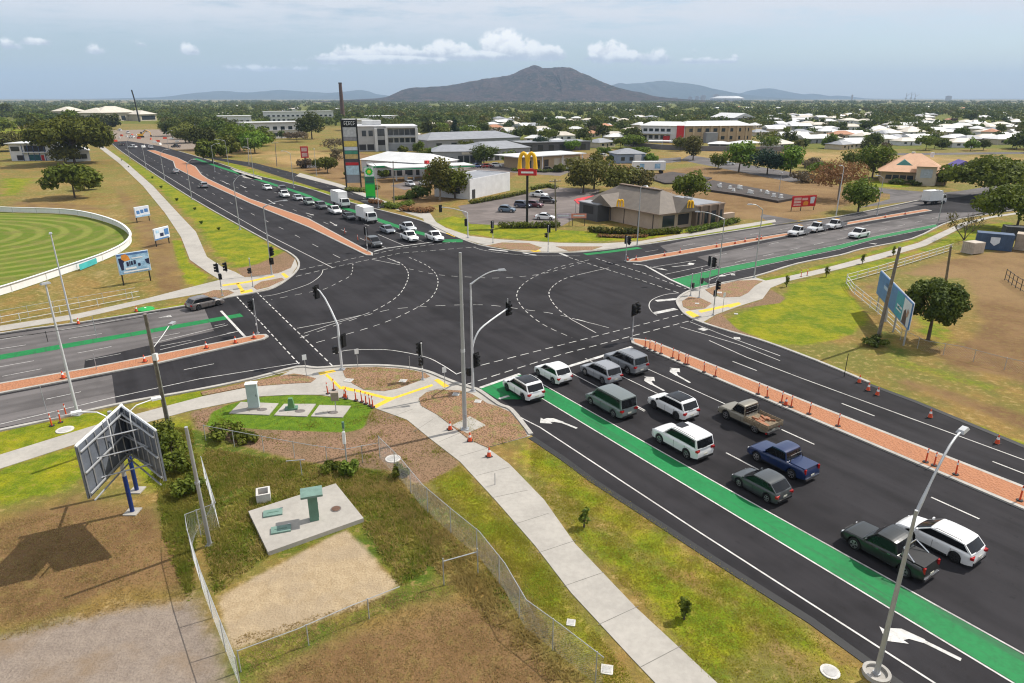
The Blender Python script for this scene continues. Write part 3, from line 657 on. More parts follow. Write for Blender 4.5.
# hills: ridge traced in the photograph, given its own distance and depth
def hill(name,ridge,dist,depth,seed,m,rough=.13,n=220,rows=26):
    """ridge: photo pixels of the skyline -> world heights at 'dist'"""
    rr=smooth_line(ridge,8); xs=np.array([p[0] for p in rr]); ys=np.array([p[1] for p in rr])
    px=np.linspace(xs[0],xs[-1],n); py=np.interp(px,xs,ys); rng=np.random.default_rng(seed)
    X0=(px-512)/FPX*dist*1.0; Hh=[]
    for a,b in zip(px,py):
        dx=(a-512)/FPX; dy=(341.5-b)/FPX; Y=CT+dy*ST; Hh.append(CAMH+(-ST+dy*CT)/Y*dist)
    X0=np.array([(a-512)/FPX/(CT+(341.5-b)/FPX*ST)*dist for a,b in zip(px,py)]); Hh=np.maximum(np.array(Hh),0)
    ph=rng.uniform(0,6.28,40); vs=[]
    for j in range(rows):
        t=j/(rows-1)*2-1                    # -1 near foot, 0 ridge, +1 far foot
        for i in range(n):
            fall=max(0,1-abs(t))**.85
            u=X0[i]/dist*60
            gul=sum(math.sin(u*(1.3+1.5*k)+ph[k]+t*(3+k)*1.4)/(1.2+.75*k) for k in range(14))
            h=Hh[i]*fall*(1+rough*gul*min(1,abs(t)*2.2)*(1-abs(t))*1.3)
            vs.append((X0[i]+t*depth*.12*math.sin(ph[5]+u),dist+t*depth,max(h,0)-1*(abs(t)>.98)))
    fs=[(j*n+i,j*n+i+1,(j+1)*n+i+1,(j+1)*n+i) for j in range(rows-1) for i in range(n-1)]
    b=MB(); b.add(vs,fs); return struct(b.build(name,m,smooth=60))
def hillmat(name,c1,c2,c3,sc):
    m,nt,p=newmat(name); pos=geo_pos(nt); n1=noise(nt,pos,sc,6,.65); n2=noise(nt,pos,sc*5,5,.7)
    c=mixc(nt,sstep(nt,n1,.42,.58),c1,c2); c=mixc(nt,sstep(nt,n2,.5,.62),c,c3)
    nt.links.new(c,p.inputs['Base Color']); p.inputs['Roughness'].default_value=1; p.inputs['Specular IOR Level'].default_value=0
    bump(nt,p,n2,1.0,30); return m
HM=hillmat('hill_scrub',(.022,.026,.016),(.065,.045,.038),(.12,.075,.06),.006)
HF=hillmat('far_hill_forest',(.04,.05,.04),(.06,.065,.05),(.05,.055,.045),.001)
hill('hill',[(340,101),(365,99),(385,97),(400,91),(413,87.5),(430,86.5),(455,84),(475,80),(498,76),(510,74.5),(518,71),(527,66.5),(534,64.5),(543,67),(552,66),(563,66),(570,67),(577,70),(588,75),(600,81),(613,86),(628,90),(642,92.5),(655,96),(690,100),(720,102)],5300,1000,3,HM)
hill('hill',[(60,102),(105,100),(128,98.5),(150,97.5),(180,96.5),(205,92.5),(222,90.5),(240,92),(262,92),(277,89.5),(300,91),(330,92.5),(352,90.5),(362,90),(375,93.5),(392,96),(430,101)],13500,1800,5,HF)
hill('hill',[(585,98),(615,84),(628,83.5),(648,81.5),(662,80),(676,82),(692,84),(706,87),(722,90),(745,95),(790,101)],12500,1800,8,HF)
hill('hill',[(715,98),(742,93),(752,90),(768,88),(782,90.5),(800,95),(812,93.5),(826,96.5),(838,95.5),(852,98.5),(880,101)],14500,1500,9,HF)
# ================================================================ VEHICLES
def carpaint():
    m,nt,p=newmat('car_paint'); oi=nt.nodes.new('ShaderNodeObjectInfo')
    n=noise(nt,obj_pos(nt),2.5,3); c=mixc(nt,mathn(nt,'MULTIPLY',n,.035),oi.outputs['Color'],(.25,.22,.18))
    nt.links.new(c,p.inputs['Base Color']); p.inputs['Roughness'].default_value=.28; p.inputs['Coat Weight'].default_value=.6; p.inputs['Coat Roughness'].default_value=.06
    p.inputs['Metallic'].default_value=.15
    return m
PAINT=carpaint()
GLASS=mat('car_glass',(.010,.011,.013),.07,.1,2,spec=.34)
TYRE=mat('tyre_rubber',(.014,.014,.014),.85,.2,8); TRIMK=mat('black_trim',(.016,.016,.017),.5,.2,6)
RIM=mat('alloy_rim',(.45,.45,.46),.3,.2,6,metal=.9); RIMK=mat('dark_rim',(.05,.05,.055),.4,.2,6,metal=.6)
TAIL=mat('tail_lamp_red',(.35,.012,.012),.2,.2,8); HEAD=mat('head_lamp_clear',(.62,.64,.66),.12,.1,8)
CHROME=mat('chrome',(.6,.6,.6),.15,.1,5,metal=1); PLATE=mat('number_plate',(.62,.6,.5),.5,.1,9); STEEL=mat('galvanised_steel',(.36,.37,.38),.5,.15,4,metal=.55)
ALU=mat('tray_alloy',(.42,.42,.43),.45,.25,4,metal=.5); CANVAS=mat('tonneau_black',(.02,.02,.021),.75,.2,4); ORANGE=mat('orange_net',(.55,.13,.04),.8,.5,6,c2=(.32,.20,.12))
WHITEP=mat('white_panel',(.74,.74,.73),.45,.06,1.2)
def lerp_tab(tab,x):
    if x<=tab[0][0]: return tab[0][1]
    for a,b in zip(tab,tab[1:]):
        if x<=b[0]: 
            t=(x-a[0])/(b[0]-a[0]); t=t*t*(3-2*t)*.5+t*.5; return a[1]+(b[1]-a[1])*t
    return tab[-1][1]
class Car:
    """front towards +x, wheels on z=0.  spec: L,W, deck [(x,z)], cab (rear_belt,rear_roof,front_roof,front_belt), roof z, wheels (xr,xf), wr"""
    def __init__(s,kind,L,W,deck,cab,zroof,wheels,wr=.35,sill=.26,pillars=(.36,.66),glass_z=None,roofmat=0,tumble=.10,rails=False,bed=None,rearglass=True,dark_rim=False,cladding=False,skyroof=False,full_boot=True):
        s.__dict__.update(locals())
def make_car(sp,name,label,cat,group,detail=True):
    root=empty(name,(0,0,0),0,label,cat,group); L,W=sp.L,sp.W; hw=W/2
    xr,xf=sp.wheels; ra=sp.wr+.075
    st=set(np.linspace(-L/2,L/2,26).round(3))
    for xw in (xr,xf):
        for k in np.linspace(-1,1,9): st.add(round(xw+ra*math.sin(k*math.pi/2),3))
    st=sorted(st); rings=[]
    for x in st:
        e=min(1,(L/2-abs(x))/.5); pl=hw*(1-.15*(1-e)**2.4)
        zt=lerp_tab(sp.deck,x); zb=sp.sill+ (.06*(1-e))
        for xw in (xr,xf):
            if abs(x-xw)<ra: zb=max(zb,sp.wr+math.sqrt(max(0,ra*ra-(x-xw)**2)))
        zb=min(zb,zt-.12)
        h=zt-zb; k=.02+.05*(1-e)
        rings.append([(x,0,zb),(x,pl-.14,zb),(x,pl-.015,zb+.01),(x,pl,zb+h*.3),(x,pl*.995,zb+h*.62),(x,pl*.98,zt-.075),(x,pl*.93,zt-.014-k*.2),(x,pl*.55,zt+.012),(x,0,zt+.02)])
    n=len(rings[0]); m=2*n-2; vs=[]
    for r_ in rings:
        full=r_+[(x,-y,z) for x,y,z in r_[-2:0:-1]]
        vs+=full
    fs=[]
    for i in range(len(rings)-1):
        for k in range(m): fs.append((i*m+k,i*m+(k+1)%m,(i+1)*m+(k+1)%m,(i+1)*m+k))
    fs+= [tuple(range(m-1,-1,-1)),tuple((len(rings)-1)*m+k for k in range(m))]
    b=MB(); b.add(vs,[f[::-1] for f in fs])
    # cab: paint frame + roof here, glass in its own part
    rb,rr,fr,fb=sp.cab; zr=sp.zroof
    yb=lambda x: hw*.93*(1-.10*max(0,(x-.2)/(L/2))**2); 
    zbelt=lambda x: lerp_tab(sp.deck,x)-.015
    yt=hw*(1-sp.tumble)
    def side(t,h): # t 0 rear..1 front, h 0 belt..1 roof
        xb=rb+(fb-rb)*t; xt=rr+(fr-rr)*t
        x=xb+(xt-xb)*h; bow=math.sin(math.pi*h)*.02
        tp=(yt-.03*abs(2*t-1)**3)
        zt_=zr-.05*abs(2*t-1.1)**2.5
        return (x,yb(xb)*.985+(tp-yb(xb)*.985)*h+bow,zbelt(xb)+(zt_-zbelt(xb))*h)
    sides=[]
    ts=[0]; cuts=list(sp.pillars)+[1.0]; prev=0; pw=.022
    for sgn in (1,-1):
        M_=lambda p:(p[0],p[1]*sgn,p[2])
        hs=(.0,.10,.86,1.0)
        def quad(bld,t0,t1,h0,h1):
            q=[M_(side(t0,h0)),M_(side(t1,h0)),M_(side(t1,h1)),M_(side(t0,h1))]
            bld.add(q,[(3,2,1,0) if sgn>0 else (0,1,2,3)])
        edges=[0.0]+list(sp.pillars)+[1.0]
        for a,c in zip(edges,edges[1:]):
            a2=a+(.05 if a==0 else pw); c2=c-(.045 if c==1 else pw)
            quad(b,a,c,0,.10); quad(b,a,c,.86,1.0)
            if a==0: quad(b,a,a2,.10,.86)
            if c==1: quad(b,c2,c,.10,.86)
            b0,b1=(.10,.86)
        sg=MB(); nn=8
        for q_ in range(nn): quad(sg,.05+.905*q_/nn,.05+.905*(q_+1)/nn,.10,.86)
        sides.append(sg)
    # windscreen and rear window
    def cross(t,h,y): p=side(t,h); bulge=(1-y*y)*.06*(1 if t>.5 else -1)*(1-.4*h); return (p[0]+bulge,p[1]*y,p[2]+ (1-y*y)*.015)
    def panel(bld,t,y0,y1,h0,h1,ny=6):
        ys=np.linspace(y0,y1,ny+1)
        for a,c in zip(ys,ys[1:]):
            q=[cross(t,h0,a),cross(t,h0,c),cross(t,h1,c),cross(t,h1,a)]
            bld.add(q,[(0,1,2,3) if t>.5 else (3,2,1,0)])
    wsn=MB(); rwn=MB()
    panel(wsn,1,-.93,.93,.06,.93); panel(b,1,-1,1,0,.06); panel(b,1,-1,1,.93,1); panel(b,1,-1,-.93,.06,.93,1); panel(b,1,.93,1,.06,.93,1)
    panel(rwn,0,-.92,.92,.10,.90); panel(b,0,-1,1,0,.10); panel(b,0,-1,1,.90,1); panel(b,0,-1,-.92,.10,.90,1); panel(b,0,.92,1,.10,.90,1)
    # roof skin
    rf=MB() if sp.skyroof else b
    T=np.linspace(0,1,9); Ys=(-1,-.93,-.6,-.2,.2,.6,.93,1)
    def roofp(t,y):
        if t in (0,1): p=cross(t,1,y)
        else: p=side(t,1); p=(p[0],p[1]*y,p[2])
        return (p[0],p[1],p[2]+(.035*(1-y**4))*math.sin(math.pi*min(1,max(0,t)))**.4 if 0<t<1 else p[2])
    for i in range(8):
        for k in range(7):
            q=[roofp(T[i],Ys[k]),roofp(T[i+1],Ys[k]),roofp(T[i+1],Ys[k+1]),roofp(T[i],Ys[k+1])]
            tgt = rf if (sp.skyroof and 0<k<6 and i>0) else b
            tgt.add(q,[(0,1,2,3)])
    if detail:
        for sgn in (1,-1):
            b.box(((xr+xf)/2,sgn*(hw-.005),sp.sill+.05),(xf-xr-2*ra-.04,.04,.09),1)
            for tx in ((.33,.64) if sp.kind!='singlecab' else (.2,)):
                x=rb+(fb-rb)*tx; b.box((x,sgn*(hw*.998),(zbelt(x)+sp.sill)/2-.02),(.014,.02,(zbelt(x)-sp.sill)*.72),1)
    body=b.build('body',[PAINT,TRIMK],root,smooth=38)
    for sg in sides: sg.build('side_window',GLASS,root)
    wsn.build('windscreen',GLASS,root,smooth=40); rwn.build('rear_window',GLASS,root,smooth=40)
    if sp.skyroof: rf.build('roof_panel',GLASS,root,smooth=40)
    # wheels
    for xw in (xr,xf):
        for sgn in (1,-1):
            t=MB(); y0=sgn*(hw-.235); y1=sgn*(hw-.015); r_=sp.wr
            t.tube([(0,0,0),(0,sgn*.03,0),(0,sgn*.19,0),(0,sgn*.22,0)],[r_*.9,r_,r_,r_*.88],20)
            wo=t.build('wheel',TYRE,root,smooth=40,loc=(xw,y0,r_))
            rm=MB(); rr_=r_*.68; rm.tube([(0,sgn*.2,0),(0,sgn*.226,0)],[rr_,rr_*.97],20)
            ro=rm.build('rim',RIMK if sp.dark_rim else RIM,wo)
            if detail:
                sk=MB()
                for k in range(5):
                    a=k*2*math.pi/5+.3; 
                    q=[(math.cos(a+d_)*rr_*f_,sgn*.2285,math.sin(a+d_)*rr_*f_) for d_,f_ in ((.25,.35),(.40,.88),(.86,.88),(1.0,.35))]
                    sk.add(q,[(0,1,2,3)])
                sk.build('rim_gap',TYRE,wo)
    bl=MB() # arch lining
    zt_f=lerp_tab(sp.deck,L/2-.1); zt_r=lerp_tab(sp.deck,-L/2+.05)
    # lamps, plate, bumpers
    for sgn in (1,-1):
        h=MB(); h.box((L/2-.19,sgn*(hw*.70),zt_f-.14),(.24,hw*.36,.13),rz=-sgn*.42); h.build('headlight',HEAD,root)
        tl=MB(); zt=sp.tail_z if hasattr(sp,'tail_z') else min(zt_r-.14,1.0)
        tl.box((-L/2+.11,sgn*(hw*.78),zt),(.22,.34,.16) if sp.bed is None else (.14,.16,.34),rz=sgn*.3); tl.build('taillight',TAIL,root)
        mi=MB(); xm=fb-.28; mi.box((xm,sgn*(hw+.07),zbelt(xm)+.12),(.11,.2,.14),taper=.85); mi.box((xm,sgn*(hw-.04),zbelt(xm)+.05),(.06,.12,.05))
        mo=mi.build('mirror',PAINT if not sp.cladding else TRIMK,root)
        if detail:
            for tx in (.25,.58): 
                x=rb+(fb-rb)*tx-.1; 
                if sp.kind=='singlecab' and tx<.5: continue
                MB().box((x,sgn*(hw+.004),zbelt(x)-.13),(.17,.03,.03)).build('door_handle',CHROME if sp.kind=='ute' else PAINT,root)
            if sp.rails:
                rl=MB(); rl.tube([(rr+.15,sgn*yt*.93,zr+.01),(rr+.3,sgn*yt*.93,zr+.065),(fr-.35,sgn*yt*.93,zr+.065),(fr-.15,sgn*yt*.93,zr+.01)],.018,5); rl.build('roof_rail',TRIMK,root)
    pm=MB(); pm.box((-L/2-.012,0,.62 if sp.bed is None else .60),(.02,.37,.13)); pm.build('number_plate',PLATE,root)
    gm_=MB(); gm_.box((L/2-.02,0,zt_f-.2),(.1,hw*.9,.16)); gm_.build('grille',TRIMK,root)
    bp=MB(); bp.box((-L/2+.02,0,.38),(.16,W*.80,.16)); bp.build('rear_bumper',TRIMK if sp.bed is None else CHROME,root)
    bf=MB(); bf.box((L/2-.06,0,.33),(.16,W*.74,.12)); bf.build('front_bumper',TRIMK,root)
    if detail:
        wi=MB(); wi.box((rb-.03,.12,lerp_tab(sp.deck,rb)+.06),(.03,.5,.025),rz=.0); wi.build('rear_wiper',TRIMK,root) if sp.bed is None else None
    return root
ORD_=['first','second','third','fourth','fifth','sixth','seventh','eighth','ninth','tenth','eleventh','twelfth','thirteenth','fourteenth','fifteenth','sixteenth','seventeenth','eighteenth']
D=lambda *a:list(a)
SUV =Car('suv',4.65,1.86,D((-2.33,.72),(-2.27,.98),(-2.1,1.03),(.7,1.02),(1.0,1.0),(1.95,.88),(2.2,.78),(2.33,.6)),(-2.18,-1.85,.25,1.22),1.67,(-1.36,1.38),.36,.28,(.30,.63),rails=True)
SUVB=Car('suv',4.72,1.9,D((-2.36,.74),(-2.3,1.0),(-2.1,1.06),(.75,1.05),(1.05,1.02),(2.0,.92),(2.25,.82),(2.36,.62)),(-2.24,-1.85,.25,1.25),1.70,(-1.38,1.42),.37,.3,(.30,.63),rails=True,dark_rim=True,skyroof=True,cladding=True)
BIG =Car('suv',5.05,1.98,D((-2.53,.78),(-2.48,1.1),(-2.3,1.16),(.75,1.16),(1.1,1.14),(2.1,1.06),(2.4,.96),(2.53,.7)),(-2.44,-2.24,.35,1.25),1.88,(-1.45,1.50),.40,.33,(.27,.60),rails=True,tumble=.09)
CUV =Car('suv',4.36,1.8,D((-2.18,.72),(-2.1,1.0),(-1.95,1.05),(.6,.99),(.95,.97),(1.8,.86),(2.05,.76),(2.18,.58)),(-2.0,-1.55,.15,1.15),1.60,(-1.27,1.32),.34,.25,(.28,.62))
HATCH=Car('hatch',4.3,1.78,D((-2.15,.66),(-2.08,.9),(-1.9,.95),(.6,.91),(.95,.90),(1.8,.78),(2.05,.68),(2.15,.52)),(-2.0,-1.35,.15,1.15),1.47,(-1.28,1.30),.32,.2,(.28,.62))
WAG =Car('wagon',4.85,1.83,D((-2.43,.66),(-2.36,.92),(-2.2,.96),(.7,.90),(1.0,.89),(2.0,.76),(2.3,.66),(2.43,.52)),(-2.28,-1.75,.25,1.25),1.46,(-1.42,1.38),.33,.2,(.30,.62),rails=True,dark_rim=True)
SEDAN=Car('sedan',4.7,1.82,D((-2.35,.66),(-2.25,.92),(-1.6,.97),(.7,.90),(1.0,.89),(2.0,.76),(2.25,.66),(2.35,.52)),(-1.75,-.95,.25,1.25),1.44,(-1.38,1.36),.32,.2,(.22,.60))
VAN =Car('van',5.1,1.92,D((-2.55,.66),(-2.5,1.0),(-2.3,1.02),(1.2,1.02),(1.5,1.0),(2.25,.88),(2.45,.76),(2.55,.58)),(-2.48,-2.30,.85,1.75),1.92,(-1.5,1.62),.34,.25,(.36,.72),tumble=.10)
UTE =Car('ute',5.36,1.9,D((-2.68,.74),(-2.64,1.10),(-2.4,1.13),(-.75,1.12),(.75,1.06),(1.0,1.06),(2.25,1.0),(2.55,.88),(2.68,.66)),(-.98,-.78,.42,1.22),1.80,(-1.55,1.65),.39,.36,(.43,),rails=False,bed=(-2.55,-1.08))
SCAB=Car('singlecab',5.3,1.86,D((-2.65,.62),(-.42,.66),(-.36,1.06),(.75,1.06),(1.0,1.06),(2.2,1.02),(2.5,.9),(2.65,.66)),(-.3,-.2,.62,1.2),1.88,(-1.45,1.62),.40,.4,(.5,),bed=(-2.65,-.4))
def tub(root,sp,lid):
    b=MB(); x0,x1=sp.bed; w_=sp.W-.36
    b.box(((x0+x1)/2,0,1.155),(x1-x0,w_,.03)); b.build('tonneau_cover',lid,root)
def sportbar(root):
    b=MB()
    for s in (1,-1): b.tube([(-1.15,s*.72,1.14),(-1.15,s*.66,1.64),(-1.95,s*.78,1.17)],.04,6)
    b.tube([(-1.15,-.66,1.64),(-1.15,.66,1.64)],.04,6); b.build('sport_bar',CHROME,root)
def tray(root,load,side=True,z=.92,L=2.45,W=1.96,deckm=None):
    b=MB(); b.box((-1.55,0,z-.07),(L,W,.1)); 
    for s in (1,-1): b.box((-1.55,s*(W/2-.03),z-.2),(L,.04,.12))
    t=b.build('tray',deckm or ALU,root)
    if side:
        for s in (1,-1):
            q=MB()
            for zz in (.06,.19): q.box((-1.55,s*(W/2-.02),z-.02+zz),(L-.02,.035,.1))
            for xx in (-2.7,-1.95,-1.2,-.42): q.box((xx,s*(W/2+.01),z+.1),(.05,.03,.3))
            q.build('tray_side',deckm or ALU,root)
        q=MB()
        for zz in (.06,.19): q.box((-2.77,0,z-.02+zz),(.035,W-.1,.1))
        q.build('tailgate',deckm or ALU,root)
    hb=MB()
    for s in (-1,1): hb.tube([(-.36,s*.8,z-.02),(-.36,s*.8,z+.78)],.025,5)
    for zz in (.4,.78): hb.tube([(-.36,-.8,z+zz),(-.36,.8,z+zz)],.022,5)
    for yy in (-.4,0,.4): hb.tube([(-.36,yy,z),(-.36,yy,z+.78)],.014,4)
    hb.build('headboard',TRIMK,root)
    lm=MB(); rr=random.Random(4)
    for k in range(9 if load is ORANGE else 6):
        lm.box((-2.5+rr.random()*1.9,(rr.random()-.5)*1.4,z+.03+rr.random()*.06),(.3+rr.random()*.9,.06+rr.random()*.35,.05+rr.random()*.14),rz=rr.random()*1.2-.6)
    lm.build('load',load,root)
SXS={'hatchback':.83,'dual_cab_ute':.865,'station_wagon':.865,'box_truck':.95,'people_mover':.90,'sedan':.92}
def place(o,px,rot=None,head=None,color=None,z=.012):
    x,y=g(*px); o.location=(x,y,z); sx=SXS.get(o.name.split('.')[0],.885); o.scale=(sx,.95,.965); o.rotation_euler=(0,0,rot if head is None else math.atan2(g(*head)[1]-y,g(*head)[0]-x))
    if color is not None:
        o.color=(*color,1)
        for c in o.children_recursive: c.color=(*color,1)
    return o
FWD=RA+math.pi        # towards the junction on the south-east leg
GQ='cars queued at the signals on the near approach'
def near(sp,name,label,cat,px,colr,extra=None,rot=FWD):
    r_=make_car(sp,name,label,cat,GQ)
    if extra: extra(r_)
    return place(r_,px,rot,color=colr)
WH=(.78,.78,.77); SILV=(.27,.28,.30)
near(SUVB,'suv','white suv with black glass roof waiting on the green stop box','suv',(523,394),WH)
near(CUV,'suv','small white crossover at the stop line just past the green box','suv',(552.5,378.5),WH)
near(SUV,'suv','silver suv at the stop line between white crossover and grey four wheel drive','suv',(600.5,378),SILV)
near(BIG,'four_wheel_drive','large grey four wheel drive nearest the brick median at the stop line','four wheel drive',(625,368),(.19,.20,.215))
near(VAN,'people_mover','grey green people mover van with dark rear windows beside green lane','van',(610,409),(.14,.165,.16))
near(SUVB,'suv','white suv with black roof ahead of the rusty tray ute','suv',(672,412),WH)
near(BIG,'four_wheel_drive','large white four wheel drive with roof hatch alongside green lane','four wheel drive',(681,448),WH,lambda r_:MB().box((.1,0,1.915),(.75,.8,.02)).build('roof_hatch',GLASS,r_))
near(SCAB,'tray_ute','weathered khaki single cab ute with tray of orange scrap','ute',(747,424),(.22,.20,.155),lambda r_:tray(r_,ORANGE,deckm=mat('old_timber',(.22,.17,.11),.9,.4,5)))
BLUE=(.004,.020,.085)
def bluelid(r_):
    tub(r_,UTE,PAINT)
    b=MB(); b.tube([(-1.2,-.7,1.17),(-1.1,-.62,1.56),(-1.1,.62,1.56),(-1.2,.7,1.17)],.03,6); b.build('sport_bar',TRIMK,r_)
near(UTE,'dual_cab_ute','dark blue dual cab ute with hard lid, beside the grey hatchback','ute',(781,467),BLUE,bluelid)
near(HATCH,'hatchback','dark grey hatchback left of the blue ute','hatchback',(760,491),(.045,.052,.054))
near(UTE,'dual_cab_ute','dark grey dual cab ute with chrome sports bar and black cover','ute',(886,558),(.014,.017,.0155),lambda r_:(tub(r_,UTE,CANVAS),sportbar(r_)))
near(WAG,'station_wagon','white station wagon at the tail of the queue','wagon',(937,545.5),WH)
# west leg
place(make_car(WAG,'station_wagon','bronze grey wagon pulling out by the western kerb','wagon','vehicles on the western leg'),(205.5,307),head=(235,300),color=(.12,.105,.10))
# ---- farther traffic: one of each kind with its parts, then copies
def truck(name,label,boxcol,L=7.2,hgt=3.3,group=None):
    root=empty(name,(0,0,0),0,label,'truck',group)
    b=MB(); b.box((-.9,0,.95+ (hgt-.95)/2),(L-2.0,2.35,hgt-.95)); b.build('cargo_box',WHITEP,root)
    rl=MB(); 
    for zz in (.97,hgt-.02):
        for s in (1,-1): rl.box((-.9,s*1.185,zz),(L-2.0,.03,.08))
    rl.build('box_trim',boxcol,root)
    c=MB(); x1=L/2
    c.add([(x1-1.75,-1.05,.55),(x1,-1.05,.55),(x1,1.05,.55),(x1-1.75,1.05,.55),(x1-1.75,-1.05,1.45),(x1,-1.05,1.4),(x1,1.05,1.4),(x1-1.75,1.05,1.45),(x1-1.75,-.98,2.3),(x1-.35,-.95,2.3),(x1-.35,.95,2.3),(x1-1.75,.98,2.3)],
      [(0,1,5,4),(1,2,6,5),(2,3,7,6),(3,0,4,7),(4,5,9,8),(5,6,10,9),(6,7,11,10),(7,4,8,11),(8,9,10,11),(3,2,1,0)])
    c.build('cab',PAINT,root)
    w_=MB(); w_.add([(x1+.0,-.9,1.46),(x1+.0,.9,1.46),(x1-.31,.82,2.2),(x1-.31,-.82,2.2)],[(0,1,2,3)]); 
    w_.add([(x+.02,y,z) for x,y,z in ((x1-.02,-.9,1.46),(x1-.02,.9,1.46))]+[(x1-.32,.82,2.2),(x1-.32,-.82,2.2)],[])
    for s in (1,-1): w_.add([(x1-1.2,s*1.06,1.5),(x1-.15,s*1.06,1.5),(x1-.42,s*1.0,2.2),(x1-1.2,s*1.0,2.2)],[(0,1,2,3)])
    o=w_.build('window',GLASS,root); o.location=(.02,0,.01)
    for x in (-L/2+1.6,x1-.95):
        for s in (1,-1):
            t=MB(); t.tube([(0,0,0),(0,s*.28,0)],.45,16); t.build('wheel',TYRE,root,loc=(x,s*.82,.45))
    bm=MB(); bm.box((x1+.03,0,.6),(.14,2.1,.24)); bm.build('front_bumper',TRIMK,root)
    ch=MB(); ch.box((-.6,0,.75),(L-1.2,.9,.3)); ch.build('chassis',TRIMK,root)
    for s in (1,-1): MB().box((x1+.015,s*.8,1.0),(.06,.3,.18)).build('headlight',HEAD,root)
    return root
SE_=RA   # towards the camera on the north-west leg
GN='traffic queued on the far approach'
PROT={}
def far_car(sp,kind,name,label,cat,px,colr,rot=SE_,group=GN,extra=None):
    key=(kind,)
    if key not in PROT:
        r_=make_car(sp,name,label,cat,group,detail=False)
        if extra: extra(r_)
        PROT[key]=r_; o=r_
    else: o=copy_tree(PROT[key])
    o.name=name; tag(o,label,cat,group); place(o,px,rot,color=colr); return o
WUT=lambda r_:tray(r_,TRIMK,side=False)
far_car(SUV,'suv','suv','dark suv at the far stop line beside the brick median','suv',(374,246),(.05,.055,.06))
far_car(UTE,'ute','dual_cab_ute','white dual cab ute at the far stop line, second from the green box','ute',(409.5,240.5),WH,extra=lambda r_:tub(r_,UTE,CANVAS))
far_car(UTE,'ute','dual_cab_ute','white ute at the front, beside the far green stop box','ute',(434.5,240.5),WH)
far_car(UTE,'ute','dual_cab_ute','silver ute right behind the two leading white utes','ute',(408,231),(.5,.52,.54))
far_car(SEDAN,'sedan','sedan','blue grey sedan in front of the white box truck','sedan',(387.5,232.5),(.17,.19,.215))
far_car(SEDAN,'sedan','sedan','dark sedan tucked behind the white box truck','sedan',(349,219),(.035,.04,.045))
far_car(UTE,'ute','dual_cab_ute','white ute between the tall truck and the brick median','ute',(335,213.5),WH)
far_car(SUV,'suv','suv','dark grey suv ahead of a dark green one in the far queue','suv',(321.5,208.5),(.08,.085,.09))
far_car(SUV,'suv','suv','pale green suv in the middle of the far queue','suv',(309,204.5),(.22,.25,.23))
far_car(SEDAN,'sedan','sedan','silver sedan in the far queue behind the pale green suv','sedan',(298,200),(.4,.41,.42))
far_car(UTE,'ute','dual_cab_ute','white ute toward the tail of the far queue','ute',(284.5,197),WH)
far_car(SUV,'suv','suv','black suv beside the green lane near the tail of the far queue','suv',(283,191.5),(.03,.03,.033))
far_car(SEDAN,'sedan','sedan','white sedan last in the far queue','sedan',(267.5,189.5),WH)
t=truck('box_truck','white box truck with small cab queued on the far approach',ALU,6.8,3.2,GN); place(t,(367,221.5),SE_,color=WH)
t=truck('box_truck','tall white truck with dark stripe beside the grass verge',mat('stripe_dark',(.05,.05,.055),.6),7.6,3.7,GN); place(t,(341,206.5),SE_,color=WH)
far_car(SUV,'suv','suv','grey suv driving away left of the brick median, the nearer one','suv',(204,187.5),(.28,.29,.3),rot=FWD,group='cars driving away')
far_car(SEDAN,'sedan','sedan','grey car driving away beside the widened orange median','sedan',(176,173),(.33,.34,.36),rot=FWD,group='cars driving away')
CRS=R(33.5+180)
GT='white utes on the eastern leg'
def tray_ute(label,px):
    if 'tray' not in PROT:
        r_=make_car(SCAB,'tray_ute',label,'ute',GT,detail=False); tray(r_,TRIMK); 
        b=MB(); b.box((-.3,0,1.97),(.2,.9,.1)); b.build('light_bar',mat('amber_lamp',(.7,.35,.03),.3,.1),r_); PROT['tray']=r_; o=r_
    else: o=copy_tree(PROT['tray'])
    tag(o,label,'ute',GT); place(o,px,CRS,color=WH)
tray_ute('white tray ute at the head of the eastern three by the median',(798,235.5))
tray_ute('white tray ute in the middle of the three by the eastern median',(817,231.5))
tray_ute('white tray ute with loaded back, last of the three by the eastern median',(835,228.5))
far_car(UTE,'ute','dual_cab_ute','white dual cab ute alone in the lane next to the eastern green strip','ute',(858.5,237.5),WH,rot=CRS,group=GT)
t=truck('box_truck','short white box truck driving away at the far end of the eastern leg',ALU,6.2,3.4); place(t,(933,204),R(20),color=WH)
GP='cars parked around the restaurants'
